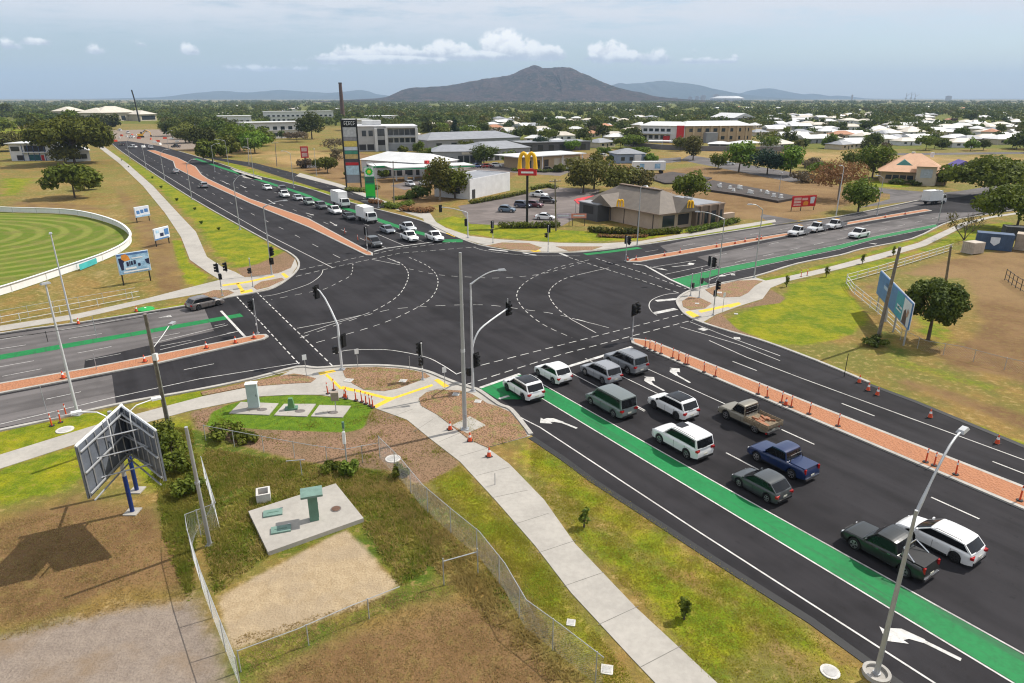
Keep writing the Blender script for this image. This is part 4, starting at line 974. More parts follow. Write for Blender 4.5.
for sp,kind,nm,lab,cat,px,c_,rot in ((CUV,'cuv','suv','steel blue hatch parked on its own in the middle of the carpark','hatchback',(507,212),(.10,.15,.2),R(-15)),
    (SUV,'suv','suv','dark blue suv parked left of the dark red car','suv',(523,207.5),(.04,.05,.09),R(-25)),(CUV,'cuv','suv','dark red car parked beside the tall sign pole','hatchback',(535,207),(.12,.02,.03),R(-25)),
    (UTE,'ute','dual_cab_ute','white ute parked by the hedge at the back of the carpark','ute',(539,197),WH,R(-30)),(SUV,'suv','suv','black suv parked at the right of the restaurant carpark','suv',(548,203),(.03,.03,.035),R(-20)),
    (SEDAN,'sedan','sedan','white sedan parked behind the front hedge','sedan',(545,219.5),WH,R(-12)),(SUV,'suv','suv','white suv parked in front of the grey shops','suv',(497,167),WH,R(-10)),
    (SUV,'suv','suv','dark suv parked in front of the flat roofed restaurant','suv',(549,171.5),(.05,.05,.055),R(5)),(SEDAN,'sedan','sedan','white car on the side street beyond the vacant block','sedan',(729,165),WH,R(-10)),
    (SEDAN,'sedan','sedan','silver car parked below the red roadside sign','sedan',(313,168),(.5,.5,.52),R(20)),(SEDAN,'sedan','sedan','pale car beside the steel blue building','sedan',(594,160),(.6,.6,.6),R(10)),(SUV,'suv','suv','white van like car by the steel blue building','suv',(604,157),WH,R(50))):
    far_car(sp,kind,nm,lab,cat,px,c_,rot,GP)
rq=random.Random(8); CN=[('white',WH),('silver',(.42,.43,.45)),('black',(.02,.02,.022)),('red',(.25,.02,.02)),('blue',(.03,.06,.16)),('grey',(.14,.145,.15))]
for i,(x,y) in enumerate(((438,168),(446,168.5),(455,169),(476,168),(487,167.8),(515,166.5),(521,168),(563,171),(574,169.5),(588,166),(607,167),(612,162),(566,163),(547,163.5),(533,164),(380,176),(410,186),(424,185))):
    nm_,cc=CN[(i*5+i//3)%6]; sp,kind,nm,cat=((SUV,'suv','suv','suv'),(SEDAN,'sedan','sedan','sedan'),(CUV,'cuv','suv','hatchback'),(UTE,'ute','dual_cab_ute','ute'))[i%4]
    far_car(sp,kind,nm,'%s %s parked before the shops, %s from the left'%(nm_,cat,ORD_[i]),cat,(x,y),cc,R(rq.choice((-55,35,125,-10))+rq.uniform(-8,8)),'cars parked before the shops')
GW='vehicles at the distant roadworks'
for i,(px,c_,lab) in enumerate((((151,148.5),(.6,.6,.62),'pale ute stopped in the middle of the distant roadworks'),((133,148),(.7,.7,.7),'white ute beside the orange works patch'),((122,145.5),(.03,.03,.035),'dark ute at the left edge of the distant roadworks'),((176,147.5),(.03,.03,.035),'dark car turning at the right of the distant works'),((132,138),WH,'small white ute heading away past the works'),((128,133.5),WH,'white ute on the far dirt carriageway'),((146,132),(.4,.4,.42),'grey ute on the far dirt carriageway'),((120,131),WH,'white ute farthest left on the dirt carriageway'))):
    far_car(UTE,'ute','dual_cab_ute',lab,'ute',px,c_,R(125+i*37%60),GW)
# ================================================================ STREET FURNITURE
GALV=mat('galvanised_pole',(.40,.41,.42),.5,.12,1.2,metal=.4); WPOLE=mat('pale_pole',(.52,.53,.54),.45,.1,1)
BLACKM=mat('signal_black',(.010,.010,.011),.55,.1,5); TIMB=mat('pole_timber',(.17,.14,.115),.9,.35,2.5,c2=(.24,.22,.19))
LAMPG=mat('lamp_lens',(.62,.64,.66),.25,.1,5); RED=mat('sign_red',(.52,.02,.025),.5,.12,3); BLUEP=mat('blue_coating',(.010,.032,.15),.45,.15,3)
ORA=mat('bollard_orange',(.62,.075,.022),.55,.15,6); REFL=mat('white_reflector',(.78,.78,.76),.4,.08,8); RUB=mat('black_rubber',(.03,.028,.028),.8,.2,8)
SIGW=mat('sign_white',(.75,.76,.76),.5,.08,4); GREENB=mat('cabinet_green',(.10,.20,.145),.55,.15,2); GREENL=mat('lid_green',(.15,.24,.20),.6,.2,2.5)
GREYB=mat('cabinet_grey',(.42,.50,.50),.5,.1,2)
NE=RA+math.pi/2
def curve_arm(z,a,L,rise,n=7):
    pts=[]
    for k in range(n+1):
        t=k/n; pts.append((math.cos(a)*L*t, math.sin(a)*L*t, z+rise*math.sin(t*math.pi/2)))
    return pts
def lamp_head(root,x,y,z,a,L=.75):
    b=MB(); b.box((x+math.cos(a)*L/2,y+math.sin(a)*L/2,z+.03),(L,.32,.13),rz=a,taper=.7); h=b.build('lamp_head',GALV,root)
    b=MB(); b.box((x+math.cos(a)*L*.55,y+math.sin(a)*L*.55,z-.045),(L*.7,.24,.03),rz=a); b.build('lens',LAMPG,h)
def signal_head(root,x,y,z,a,n=3,back=True,name='signal_head'):
    """a: the way the lenses look"""
    H_=.36*n; c,s=math.cos(a),math.sin(a); b=MB()
    b.box((x,y,z),(.26,.36,H_),rz=a)
    if back: b.box((x-c*.02,y-s*.02,z),(.03,.62,H_+.26),rz=a)
    for k in range(n):
        zz=z+(n-1)*.18-.36*k
        b.tube([(x+c*.12,y+s*.12,zz+.02),(x+c*.36,y+s*.36,zz-.01)],[.145,.15],8)
    h=b.build(name,BLACKM,root)
    for k in range(n):
        q=MB(); zz=z+(n-1)*.18-.36*k
        q.tube([(x+c*.14,y+s*.14,zz+.015),(x+c*.15,y+s*.15,zz+.015)],.11,10)
        q.build('lens',mat(('lens_red','lens_amber','lens_green')[k%3],((.12,.01,.01),(.12,.06,.01),(.01,.08,.05))[k%3],.25),h)
    return h
def base_plate(root,r=.28):
    b=MB(); b.box((0,0,.03),(r*2,r*2,.06)); b.prism([(r*.7*math.cos(k*.785),r*.7*math.sin(k*.785)) for k in range(8)],.06,.16); b.build('base_plate',GALV,root)
def street_lamp(px,h,a,L,label,rise=1.3,ring=False,sigs=(),r0=.11,name='street_lamp',cat='street lamp',group='street lamps',m=None,ped=None,z0=0.0):
    root=empty(name,(*g(*px),z0),0,label,cat,group)
    MB().tube([(0,0,0),(0,0,h*.5),(0,0,h-rise*.9 if L else h)],[r0,r0*.8,r0*.55],10).build('pole',m or GALV,root,smooth=50)
    base_plate(root,.24)
    if L:
        p=curve_arm(h-rise,a,L,rise); MB().tube(p,[.075]*2+[.05]*(len(p)-2),7).build('arm',m or GALV,root,smooth=50)
        lamp_head(root,p[-1][0],p[-1][1],p[-1][2],a)
    else: 
        b=MB(); b.box((0,0,h+.06),(.7,.3,.14),rz=a,taper=.8); b.build('lamp_head',GALV,root)
    if ring:
        b=MB(); n=24
        for k in range(n):
            q=[(math.cos(2*math.pi*j/n)*r_,math.sin(2*math.pi*j/n)*r_) for j,r_ in ((k,.44),(k+1,.44),(k+1,.58),(k,.58))]
            b.prism(q,0,.22)
        b.prism([(math.cos(2*math.pi*k/n)*.43,math.sin(2*math.pi*k/n)*.43) for k in range(n)],0,.07); b.build('footing_ring',CONC2,root)
    for z,aa,off,n in sigs:
        signal_head(root,math.cos(aa)*.3+math.cos(aa+1.57)*off,math.sin(aa)*.3+math.sin(aa+1.57)*off,z,aa,n)
    if ped: ped(root)
    return root
street_lamp((876,675),10.9,NE+.12,3.3,'nearest curved street lamp in a concrete ring at the bottom right edge',rise=2.6,ring=True,r0=.12)
# combined mast-arm signal and lamp on the near corner
rt=street_lamp((473,391.5),10.6,R(18),2.3,'lamp post with long mast arm carrying a signal over the near approach',rise=1.0,name='signal_mast',cat='traffic signal',group='traffic signals',r0=.13,m=WPOLE,z0=.03)
b=MB(); a=R(52); pts=[(0,0,3.9),(math.cos(a)*.5,math.sin(a)*.5,4.9),(math.cos(a)*1.6,math.sin(a)*1.6,5.6),(math.cos(a)*5.2,math.sin(a)*5.2,6.4)]
b.tube(smooth_line(pts,4),.075,7); b.build('mast_arm',WPOLE,rt,smooth=50)
SEF=RA      # facing south-east traffic
signal_head(rt,math.cos(a)*5.0,math.sin(a)*5.0,6.3,SEF+.2); signal_head(rt,.34,.1,2.9,SEF+.2); signal_head(rt,-.3,.1,1.8,R(150),2,False,'pedestrian_signal')
b=MB(); b.box((math.cos(a)*4.9,math.sin(a)*4.9,7.0),(.08,.08,.5)); b.build('detector',GALV,rt)
o=empty('camera_mast',(*g(465,430),.07),0,'tall plain grey steel mast without any arm on the corner slab','mast')
MB().tube([(0,0,0),(0,0,7),(0,0,13.8)],[.17,.14,.10],12).build('pole',GALV,o,smooth=50); MB().tube([(0,0,6.35),(0,0,6.6)],.16,12).build('joint_band',WPOLE,o); base_plate(o,.3); MB().box((.1,-.16,1.2),(.12,.04,.3)).build('access_door',GALV,o)
# west leg lamps and poles
street_lamp((78,415),10.9,R(60),0,'tall pale lamp post with tiny head on the near side of western leg',r0=.12,m=WPOLE)
street_lamp((72,323),10.2,R(-60),0,'tall pale lamp post with tiny head between western path and road',r0=.11,m=WPOLE)
nwl=[((130,160),8.5,'ninth'),((146.5,169.5),9,'sixth'),((165,181),9.3,'fifth'),((192,199.5),9.7,'fourth'),((240,229.5),10.2,'third')]
for (p,h,o_) in nwl: street_lamp(p,h,NE,1.6,'slim lamp post on the grass side of the north-west road, %s from the crossing'%{'third':'second','fourth':'third','fifth':'fourth','sixth':'fifth','ninth':'sixth'}[o_],r0=.1)
street_lamp((272,274.5),10.4,NE-.15,2.6,'lamp post with black signals on the brown western corner bed',rise=.7,sigs=((3.4,R(-20),.1,3),(2.0,R(-60),.1,2)),r0=.11)
for p,h,a_,L,t in (((185,143),8,NE+math.pi,2.5,'double armed lamp among the dark trees far along the road'),((203,140.5),9,NE+math.pi,3,'lamp post with long arm, before dark roadside trees'),((228.5,165),9.5,NE+math.pi,3,'lamp post with long arm left of the lone dark trees'),
    ((294,188),10.2,NE+math.pi,1.8,'lamp post on the green verge beside service road'),((254,177),9.4,NE+math.pi,1.6,'lamp post on the verge by the pale bare patch'),((378.6,208),10.4,NE+math.pi,1.5,'lamp post where the service road ends'),
    ((215,172),9.4,NE,2.2,'lamp post standing on the orange median'),((169,150),9,NE,2.2,'small lamp post near the start of the orange median')):
    street_lamp(p,h,a_,L,t,rise=.8,r0=.09)
street_lamp((717.6,282),9.6,R(170),3.2,'curved lamp post right of the eastern green box',rise=.9,r0=.1)
street_lamp((754,278),10.4,R(190),1.6,'lamp post between the eastern road and the mulch bed',rise=.8,r0=.1)
street_lamp((637,246),10.3,R(-60),.9,'lamp post on the path before the tan restaurant',rise=.5,r0=.11)
street_lamp((876.6,215),8.5,R(200),1.6,'lamp post on brown ground near the eastern side street',rise=.7,r0=.09)
street_lamp((937,227),7.0,R(110),1.2,'lamp post at the far end of the eastern footpath',rise=.6,r0=.09)
street_lamp((778,199),6.5,R(120),0,'thin pole left of the red roadside sign',r0=.08); street_lamp((836,215.5),10.5,R(120),.5,'tall white pole at the corner of the vacant block',rise=.4,r0=.12,m=WPOLE)
street_lamp((581,193),9.5,R(60),0,'carpark light with small head behind the restaurant',r0=.1); street_lamp((489,171),4.5,R(60),0,'short light before the grey shops',r0=.08); street_lamp((469,201),6.6,R(60),0,'thin pole beside the white block building',r0=.08)
street_lamp((316.7,176),8.5,R(60),0,'thin pole between the red sign and service road',r0=.09)
# mast arm on the near-left corner
rt=empty('signal_mast',(*g(342,370),.03),0,'bent mast arm signal leaning out over the western crossing','traffic signal','traffic signals')
v0=g(342,370); a=math.atan2(g(318,300,7.6)[1]-v0[1],g(318,300,7.6)[0]-v0[0])
tx,ty_=g(316,288.5,7.2); ex,ey=tx-v0[0],ty_-v0[1]
MB().tube([(0,0,0),(0,0,4.4)]+[(ex*t,ey*t,4.4+2.8*math.sin(t*1.57)) for t in (.12,.3,.55,.8,1)],[.12,.11,.1,.09,.08,.07,.06],9).build('pole',WPOLE,rt,smooth=50); base_plate(rt)
signal_head(rt,ex*.97,ey*.97-.1,6.9,R(150)); signal_head(rt,.36,.1,2.9,R(150)); signal_head(rt,-.36,0,2.0,R(200),2,False,'pedestrian_signal')
def signal(px,h,a_,label,heads=2,ped=True,m=None,hz=None,redback=False,z0=.03):
    rt=empty('traffic_signal',(*g(*px),z0),0,label,'traffic signal','traffic signals')
    MB().tube([(0,0,0),(0,0,h)],.06,8).build('post',m or GALV,rt,smooth=50); base_plate(rt,.16); MB().tube([(0,0,h),(0,0,h+.06)],.075,8).build('post_cap',REFL,rt)
    z=hz or h-.5
    for k in range(heads):
        o_=(k-(heads-1)/2)*.75
        signal_head(rt,math.cos(a_)*.15-math.sin(a_)*o_,math.sin(a_)*.15+math.cos(a_)*o_,z,a_)
    if ped: signal_head(rt,math.cos(a_+1.9)*.25,math.sin(a_+1.9)*.25,z-1.1,a_+1.9,2,False,'pedestrian_signal')
    b=MB(); b.box((0,-.1,1.05),(.12,.1,.2)); b.build('push_button',REFL,rt)
    return rt
signal((423,380),3.5,R(150),'twin signal post at the tip of the near corner mulch bed',1)
signal((632,341),3.9,R(-40),'twin headed signal at the nose of the near brick median',2,False,z0=.14)
signal((258,334.5),3.8,R(190),'twin headed signal at the nose of the western brick median',2,False,z0=.14)
rt=signal((222.5,296),4.2,R(200),'signal post with side arm near the western path end',1)
b=MB(); b.tube([(0,0,4.15),(.9,.1,4.2)],.03,5); b.build('side_arm',GALV,rt); signal_head(rt,.95,.1,3.8,R(200))
signal((253,287),3.9,R(150),'slim pedestrian signal beside the small green corner patch',0,True)
signal((367.6,252),3.9,R(125),'signal with red backed head on the far brick median nose',1,False,z0=.14)
rt=empty('signal_mast',(*g(468,238),.03),0,'mast arm signal reaching left over the far corner lawn','traffic signal','traffic signals')
MB().tube([(0,0,0),(0,0,4.6)]+[(-5.2*t,.8*t,4.6+.9*math.sin(t*1.57)) for t in (.08,.2,.5,1)],[.11,.1,.09,.08,.07,.06],8).build('pole',WPOLE,rt,smooth=50); base_plate(rt); signal_head(rt,-4.9,.7,5.2,R(125)); signal_head(rt,-.3,0,2.8,R(125))
signal((493,243),3.7,R(125),'signal post left of the far corner bed',1); signal((548,252.3),4.4,R(60),'signal post at the point between two far beds',1,True)
signal((625.5,262),3.8,R(30),'twin headed signal at the nose of the eastern median',2,False,z0=.14)
signal((708.6,287.5),4.0,R(30),'twin headed signal beside the eastern green box',2,False); signal((713,315.5),4.2,R(-30),'large signal on the right corner path by yellow strips',1); signal((699,298),3.8,R(-60),'thin pedestrian signal in the rounded right corner bed',0,True)
signal((690.5,296),2.9,R(-60),'short pedestrian post at the tip of the rounded right bed',0,True)
def post_sign(px,h,label,plate=True,m=None):
    rt=empty('post_sign',g(*px),0,label,'sign post','small sign posts'); MB().tube([(0,0,0),(0,0,h)],.03,6).build('post',m or GALV,rt)
    if plate: MB().box((0,-.04,h-.25),(.38,.02,.5),rz=.5).build('plate',SIGW,rt)
    return rt
post_sign((306.6,377),2.2,'small white sign plate on a post by the mulch beside western leg'); post_sign((358,367.5),1.9,'small sign plate at the kerb of the corner bed'); post_sign((410,371),1.5,'bare grey post at the kerb of the corner bed',False); post_sign((445,388),2.0,'post beside yellow tactile strip at the crossing',True)
post_sign((97,370.5),1.7,'thin post on the western brick median',False); post_sign((722.5,312),2.4,'narrow sign post on the right corner path'); post_sign((844,377),2.3,'thin dark post at the right road edge',False,TRIMK); post_sign((47,413),2.4,'grey pole with short bracket beside the near side of western road',False)
post_sign((97,338),2.4,'thin post between western path and road',False); post_sign((48,342),1.2,'dark stub post by the western road edge',False,TRIMK); post_sign((495,485),.9,'short stake with yellow flag beside footpath',False)
# cones and bollards
def mk_bollard():
    rt=empty('bollard',(0,0,0),0,'x','bollard'); MB().tube([(0,0,.04),(0,0,.5),(0,0,1.05)],[.055,.05,.04],8).build('post',ORA,rt,smooth=50); MB().tube([(0,0,.74),(0,0,.9)],.054,8).build('reflector',REFL,rt)
    MB().prism([(.2*math.cos(k*.785),.2*math.sin(k*.785)) for k in range(8)],0,.05).build('base',RUB,rt); return rt
def mk_cone():
    rt=empty('traffic_cone',(0,0,0),0,'x','traffic cone'); MB().tube([(0,0,.04),(0,0,.72)],[.17,.035],10).build('cone_body',ORA,rt,smooth=50); MB().tube([(0,0,.36),(0,0,.54)],[.108,.074],10).build('reflector',REFL,rt)
    MB().box((0,0,.02),(.42,.42,.04)).build('base',RUB,rt); return rt
PB=mk_bollard(); PC=mk_cone(); used={'b':False,'c':False}
ORD=['first','second','third','fourth','fifth','sixth','seventh','eighth','ninth','tenth','eleventh','twelfth','thirteenth','fourteenth','fifteenth','sixteenth','seventeenth','eighteenth','nineteenth','twentieth']
def put(kind,px,label,group,z):
    P=PB if kind=='b' else PC
    if not used[kind]: o=P; used[kind]=True
    else: o=copy_tree(P)
    tag(o,label,'bollard' if kind=='b' else 'traffic cone',group); o.location=(*g(px[0],px[1],z),z); o.rotation_euler=(R(random.uniform(-3,3)),R(random.uniform(-3,3)),random.random()*3)
SEB=[(645,347.5),(649.8,349.5),(654.8,351.5),(661,353.6),(672.5,358),(678.5,360.5),(685,364),(687.6,364.6),(704,372),(715,376.5),(758,394),(767,397.5),(781.4,402.5),(791,407),(809,414),(838,426),(925.6,462),(934,465.5),(955.6,474.5),(1019.6,500.5)]
for i,p in enumerate(SEB): put('b',p,'orange bollard on the near brick median, %s from its crossing end'%ORD[i],'bollards on the near median',.138)
put('c',(785.5,405),'lone orange cone among the bollards of the near brick median','cones on the near median',.138)
for i,p in enumerate([(859,382.5),(868,390.5),(877,395),(930,417.5),(997,443.5)]): put('c',p,'orange cone along the right road edge, %s from the corner'%ORD[i],'cones along the right road edge',.02)
for i,p in enumerate([(627.6,260.5),(636,260),(664.5,255.8),(680,252.6),(716.5,247),(735,243.8),(745,241.6),(757,239.6),(761,238.9),(806,231.8),(885,217.5),(905,214.5)]): put('c',p,'orange cone on the eastern median, %s from its nose'%ORD[i],'cones on the eastern median',.138)
for i,p in enumerate([(254,338.3),(235.5,343),(206.5,348.2),(145,361.8),(63.5,378.2)]): put('c',p,'orange cone on the western brick median, %s from its nose'%ORD[i],'cones on the western median',.138)
for i,p in enumerate([(328,393.7),(334,390),(346,398.6),(356,400.5),(362,402),(366,403.8),(370,405.6),(373,407.3)]): put('b',p,'orange bollard where path meets the slab lawn, %s from the left'%ORD[i],'bollards by the slab lawn',.036)
for i,p in enumerate([(450,429.5),(470,441),(489,456.5)]): put('c',p,'orange cone along the footpath by the tall mast, %s from the top'%ORD[i],'cones by the tall mast',.036)
for i,p in enumerate([(52,426),(60.6,422.5),(66.4,415.5)]): put('b',p,'red bollard on grass by the western road edge, %s from the left'%ORD[i],'bollards by the western road edge',.0)
for p,l in (((78.5,324),'orange cone at the base of the far western lamp'),((136.5,311.5),'orange cone beside the bright green disc on the verge'),((18,349),'orange cone by the dark stub post') if False else ((345,397),'orange cone among the bollards by the slab lawn')): put('c',p,l,'single cones',.03)
for i,p in enumerate([(801,277),(807,275.5)]): put('b',p,'orange bollard beside the right hand path, %s from the left'%ORD[i],'bollards by the right path',0)
for i,p in enumerate([(372,246.5),(358,240.5),(345,233.5)]): put('b',p,'orange bollard on the far brick median, %s from its nose'%ORD[i],'bollards on the far median',.138)
# green disc on the verge
o=empty('ground_cover_disc',g(145.5,309.5),0,'bright green round cover lying on the verge behind the timber pole','cover')
MB().tube([(0,0,0),(0,0,.12),(0,0,.2)],[1.0,.95,.5],18).build('cover_sheet',mat('vivid_green',(.01,.33,.06),.6,.2,2),o)
MB().tube([(0,0,.2),(0,0,.26)],.12,10).build('cover_handle',REFL,o)
# power poles
def power_pole(px,h,tip,label,cross=True,wires=(),lamp=False,r=.17):
    x,y=g(*px); tx,ty_=g(*tip,h); rt=empty('power_pole',(x,y,0),0,label,'power pole','timber power poles')
    q=(tx-x,ty_-y,h); MB().tube([(0,0,0),(q[0]*.5,q[1]*.5,h*.5),q],[r,r*.85,r*.7],9).build('pole',TIMB,rt,smooth=50)
    if cross:
        b=MB(); b.box((q[0]*.96,q[1]*.96,h*.96),(2.2,.1,.12),rz=R(20)); b.build('cross_arm',TIMB,rt)
        b=MB()
        for k in (-.95,-.35,.35,.95): b.tube([(q[0]*.96+k*math.cos(R(20)),q[1]*.96+k*math.sin(R(20)),h*.96+.05),(q[0]*.96+k*math.cos(R(20)),q[1]*.96+k*math.sin(R(20)),h*.96+.25)],.05,6)
        b.build('insulator',REFL,rt)
    if lamp:
        b=MB(); b.tube([(q[0]*.72,q[1]*.72,h*.72),(q[0]*.72+.35,q[1]*.72+.9,h*.78),(q[0]*.72+.6,q[1]*.72+1.8,h*.84)],.03,5); b.build('arm',REFL,rt)
        b=MB(); b.box((q[0]*.72+.65,q[1]*.72+2.0,h*.84),(.3,.6,.14)); b.build('lamp_head',GALV,rt)
        MB().box((q[0]*.68+.15,q[1]*.68-.1,h*.66),(.3,.25,.5)).build('junction_box',REFL,rt)
        b=MB(); b.tube([(q[0]*t+.2,q[1]*t-.12,h*t) for t in (0,.3,.66)],.035,5); b.build('cable_conduit',GALV,rt)
    for w_ in wires:
        p0=Vector((q[0]*.98,q[1]*.98,h*.98)); p1=Vector(w_)-Vector((x,y,0)); pts=[p0.lerp(p1,t/14)-Vector((0,0,1.6*math.sin(math.pi*t/14))) for t in range(15)]
        MB().tube(pts,.018,4).build('wire',BLACKM,rt)
    return rt
power_pole((169,427.5),10.2,(145,314),'weathered timber power pole with small lamp arm on the near western verge',False,[(-62,40,9.5)],True)
power_pole((877,342),10.4,(900,247),'leaning timber pole in front of the blue billboard',False,r=.2); power_pole((943,300),8.0,(951,246),'timber pole standing behind the round dark tree',False,r=.17)
for p,h,tp,l in (((249,165),9.3,(247.5,138),'power pole with cross arm near the roadside trees'),((277,166.5),8.7,(275,142),'thin power pole on the straw coloured block'),((394,203),10,(393,161),'dark power pole beside the fuel station'),((556,231),10.5,(555,179),'power pole at the front hedge of the restaurant carpark')):
    power_pole(p,h,tp,l,True,r=.15)
# ---- steel poles, fences
FEN=mat('fence_galvanised',(.42,.43,.43),.5,.15,6,metal=.4); RAILW=mat('rail_pale',(.56,.56,.53),.6,.15,3)
def mesh_fence(px,h,label,posts=2.6,mesh=.14,world=False,cat='wire fence',toprail=True):
    pts=px if world else G(px); rt=empty('wire_fence',(pts[0][0],pts[0][1],0),0,label,cat,None); o0=pts[0]
    L=[(p[0]-o0[0],p[1]-o0[1]) for p in pts]; tot=sum(math.dist(a,b) for a,b in zip(L,L[1:]))
    for q in resample(L,posts): MB().tube([(q[0],q[1],0),(q[0],q[1],h+.05)],.028,5).build('post',FEN,rt)
    if toprail: MB().tube([(p[0],p[1],h) for p in L],.022,5).build('top_rail',FEN,rt)
    if mesh:
        b=MB(); r_=.0024
        def at(s):
            for a,c in zip(L,L[1:]):
                d=math.dist(a,c)
                if s<=d: return (a[0]+(c[0]-a[0])*s/d,a[1]+(c[1]-a[1])*s/d)
                s-=d
            return L[-1]
        n=int(tot/mesh)
        for i in range(-int(h/mesh),n):
            for sg in (0,1):
                s0,s1=i*mesh,i*mesh+h; z0,z1=.03,h
                if s0<0: z0+=-s0; s0=0
                if s1>tot: z1-=(s1-tot); s1=tot
                if s1-s0<.05: continue
                if sg: s0,s1=tot-s0,tot-s1
                k=max(1,int(abs(s1-s0)/1.0)); prev=None
                A_=at(s0); B_=at(s1); b.tube([(A_[0],A_[1],z0),(B_[0],B_[1],z1)],r_,3,caps=False)
        b.build('wire_mesh',FEN,rt)
    return rt
mesh_fence([(380,459),(402,482),(424,510),(452,535),(480,559),(505,592),(526,630),(560,656),(602,690)],1.8,'long chain wire fence running down beside the footpath verge',mesh=.12)
mesh_fence([(206,441),(262,452),(310,461),(345,466),(380,459)],1.3,'chain wire fence along the back edge of the mulch',mesh=0)
mesh_fence([(241,690),(226,652),(206,600),(192,556),(190,541),(220,529),(205,480)],1.8,'chain wire fence with bent corner left of the gravel pad',mesh=.12)
mesh_fence([(241,672),(299,650),(352,626),(401,606)],1.2,'low wire fence in front of the gravel pad',mesh=0,posts=3.0)
rt=empty('gate_frame',g(444,585),0,'pipe gate frame standing by the chain wire fence','gate'); ax,ay=g(478,575); bx,by=g(444,585)
for q in ((0,0),(ax-bx,ay-by)): MB().tube([(q[0],q[1],0),(q[0],q[1],1.7)],.035,6).build('post',FEN,rt)
MB().tube([(0,0,1.5),(ax-bx,ay-by,1.5)],.03,6).build('top_rail',FEN,rt)
mesh_fence([(-120,343),(0,322),(77,308),(137,297.5)],1.3,'pipe and wire fence between oval and western path',mesh=0)
rt=bpy.data.objects
def rail_fence(px,h,rails,label,posts=2.8,m=None):
    pts=G(px); o0=pts[0]; rt=empty('rail_fence',(o0[0],o0[1],0),0,label,'rail fence'); L=[(p[0]-o0[0],p[1]-o0[1]) for p in pts]
    for q in resample(L,posts): MB().tube([(q[0],q[1],0),(q[0],q[1],h)],.045,6).build('post',m or RAILW,rt)
    for k in range(rails): MB().tube([(p[0],p[1],h-.08-k*(h-.3)/max(1,rails-1)) for p in L],.04,5).build('rail',m or RAILW,rt)
    return rt
rail_fence([(846,283),(878,274),(915,262.5),(951.5,251)],1.3,3,'pale three rail fence running toward the blue container')
rail_fence([(846,284),(852,293),(864,303),(881,317),(900,335)],1.3,3,'pale rail fence going down to the blue billboard')
rail_fence([(-120,346.5),(0,325),(77,310.5),(140,298)],1.0,2,'two pale rails along the oval side of western path',posts=4)
mesh_fence([(900,340),(924,352),(960,358),(1000,369),(1060,382)],1.2,'sagging wire fence below the round dark tree',mesh=.2)
rail_fence([(1004.6,280),(1015,288),(1040,303)],1.6,3,'dark metal frame fence at the right edge',m=TRIMK,posts=1.5)
o=empty('steel_pole',g(210,545),0,'bare leaning steel pole inside the wire fence corner','pole'); q=g(186,427,8.2); x,y=g(210,545)
MB().tube([(0,0,0),(q[0]-x,q[1]-y,8.2)],[.12,.085],9).build('pole',GALV,o,smooth=50); MB().tube([((q[0]-x)*.55,(q[1]-y)*.55,4.5),((q[0]-x)*.56,(q[1]-y)*.56,4.62)],.14,9).build('band',GALV,o); base_plate(o,.2)
o=empty('marker_post',g(347.5,471),0,'grey post with green and white cap above the compound','post'); MB().tube([(0,0,0),(0,0,3.3)],.05,8).build('post',GALV,o); MB().tube([(0,0,3.3),(0,0,3.75)],.09,8).build('cap',GREENB,o); MB().prism([(.5*math.cos(k*.52),.5*math.sin(k*.52)) for k in range(12)],0,.08).build('footing',CONC,o); MB().box((.0,-.08,2.6),(.2,.1,.9)).build('sleeve',REFL,o)
# ---- compound fittings
sb=MB(); sb.prism(G([(249,515),(336,487),(364,522),(268.5,556)]),0,.28); o=sb.build('concrete_slab',CONC); tag(o,'raised concrete slab carrying the green pump kiosk','slab')
zs=.28
rt=empty('pump_kiosk',(*g(314.5,519,zs),zs),R(18),'green pump kiosk with wide flat hood on the concrete slab','kiosk')
b=MB(); b.box((0,0,.85),(.52,.46,1.7)); b.build('cabinet',GREENB,rt); MB().box((0,0,1.85),(1.25,1.05,.13)).build('hood',GREENL,rt); MB().box((.27,0,.85),(.03,.36,1.3)).build('door',GREENB,rt)
b=MB()
for s in (-1,1): b.tube([(s*.2,0,1.7),(s*.3,0,1.8)],.05,6)
b.build('hood_bracket',GREENB,rt); MB().box((.29,.12,.95),(.03,.06,.16)).build('handle',CHROME,rt)
for p,l in (((273,513.5),'left green steel lid on the kiosk slab'),((281,530),'front green steel lid on the kiosk slab')):
    o=empty('access_lid',(*g(*p,zs),zs),R(18),l,'lid','green lids on the slab'); MB().box((0,0,.05),(1.1,.66,.1)).build('lid',GREENL,o); MB().box((0,0,.106),(.7,.04,.02)).build('lid_joint',GREENB,o); MB().box((.5,.3,.12),(.18,.05,.04)).build('handle',CHROME,o)
for p,r_,l in (((336,509),.32,'round brown manhole lid at the right end of the kiosk slab'),):
    o=empty('manhole',(*g(*p,zs),zs),0,l,'manhole'); MB().prism([(r_*math.cos(k*.35),r_*math.sin(k*.35)) for k in range(18)],0,.03).build('frame',IRON,o); MB().prism([(r_*.8*math.cos(k*.35),r_*.8*math.sin(k*.35)) for k in range(18)],.03,.045).build('lid',mat('rusty_iron',(.13,.07,.045),.8,.3,6),o)
o=empty('concrete_pit',g(264,499),R(20),'small open concrete pit box in the weeds left of the kiosk','pit')
b=MB()
for s in (-1,1): b.box((s*.36,0,.3),(.12,.95,.6)); b.box((0,s*.42,.3),(.6,.12,.6))
b.build('pit_wall',COVER,o); MB().box((0,0,.2),(.6,.72,.04)).build('grate',IRON,o)
o=empty('vent_pipe',g(302,475.5),0,'thin galvanised T shaped vent pipe behind the kiosk slab','pipe'); MB().tube([(0,0,0),(0,0,1.2)],.03,6).build('stem',GALV,o); MB().tube([(-.9,-.15,1.2),(.3,.05,1.2)],.03,6).build('cross_pipe',GALV,o)
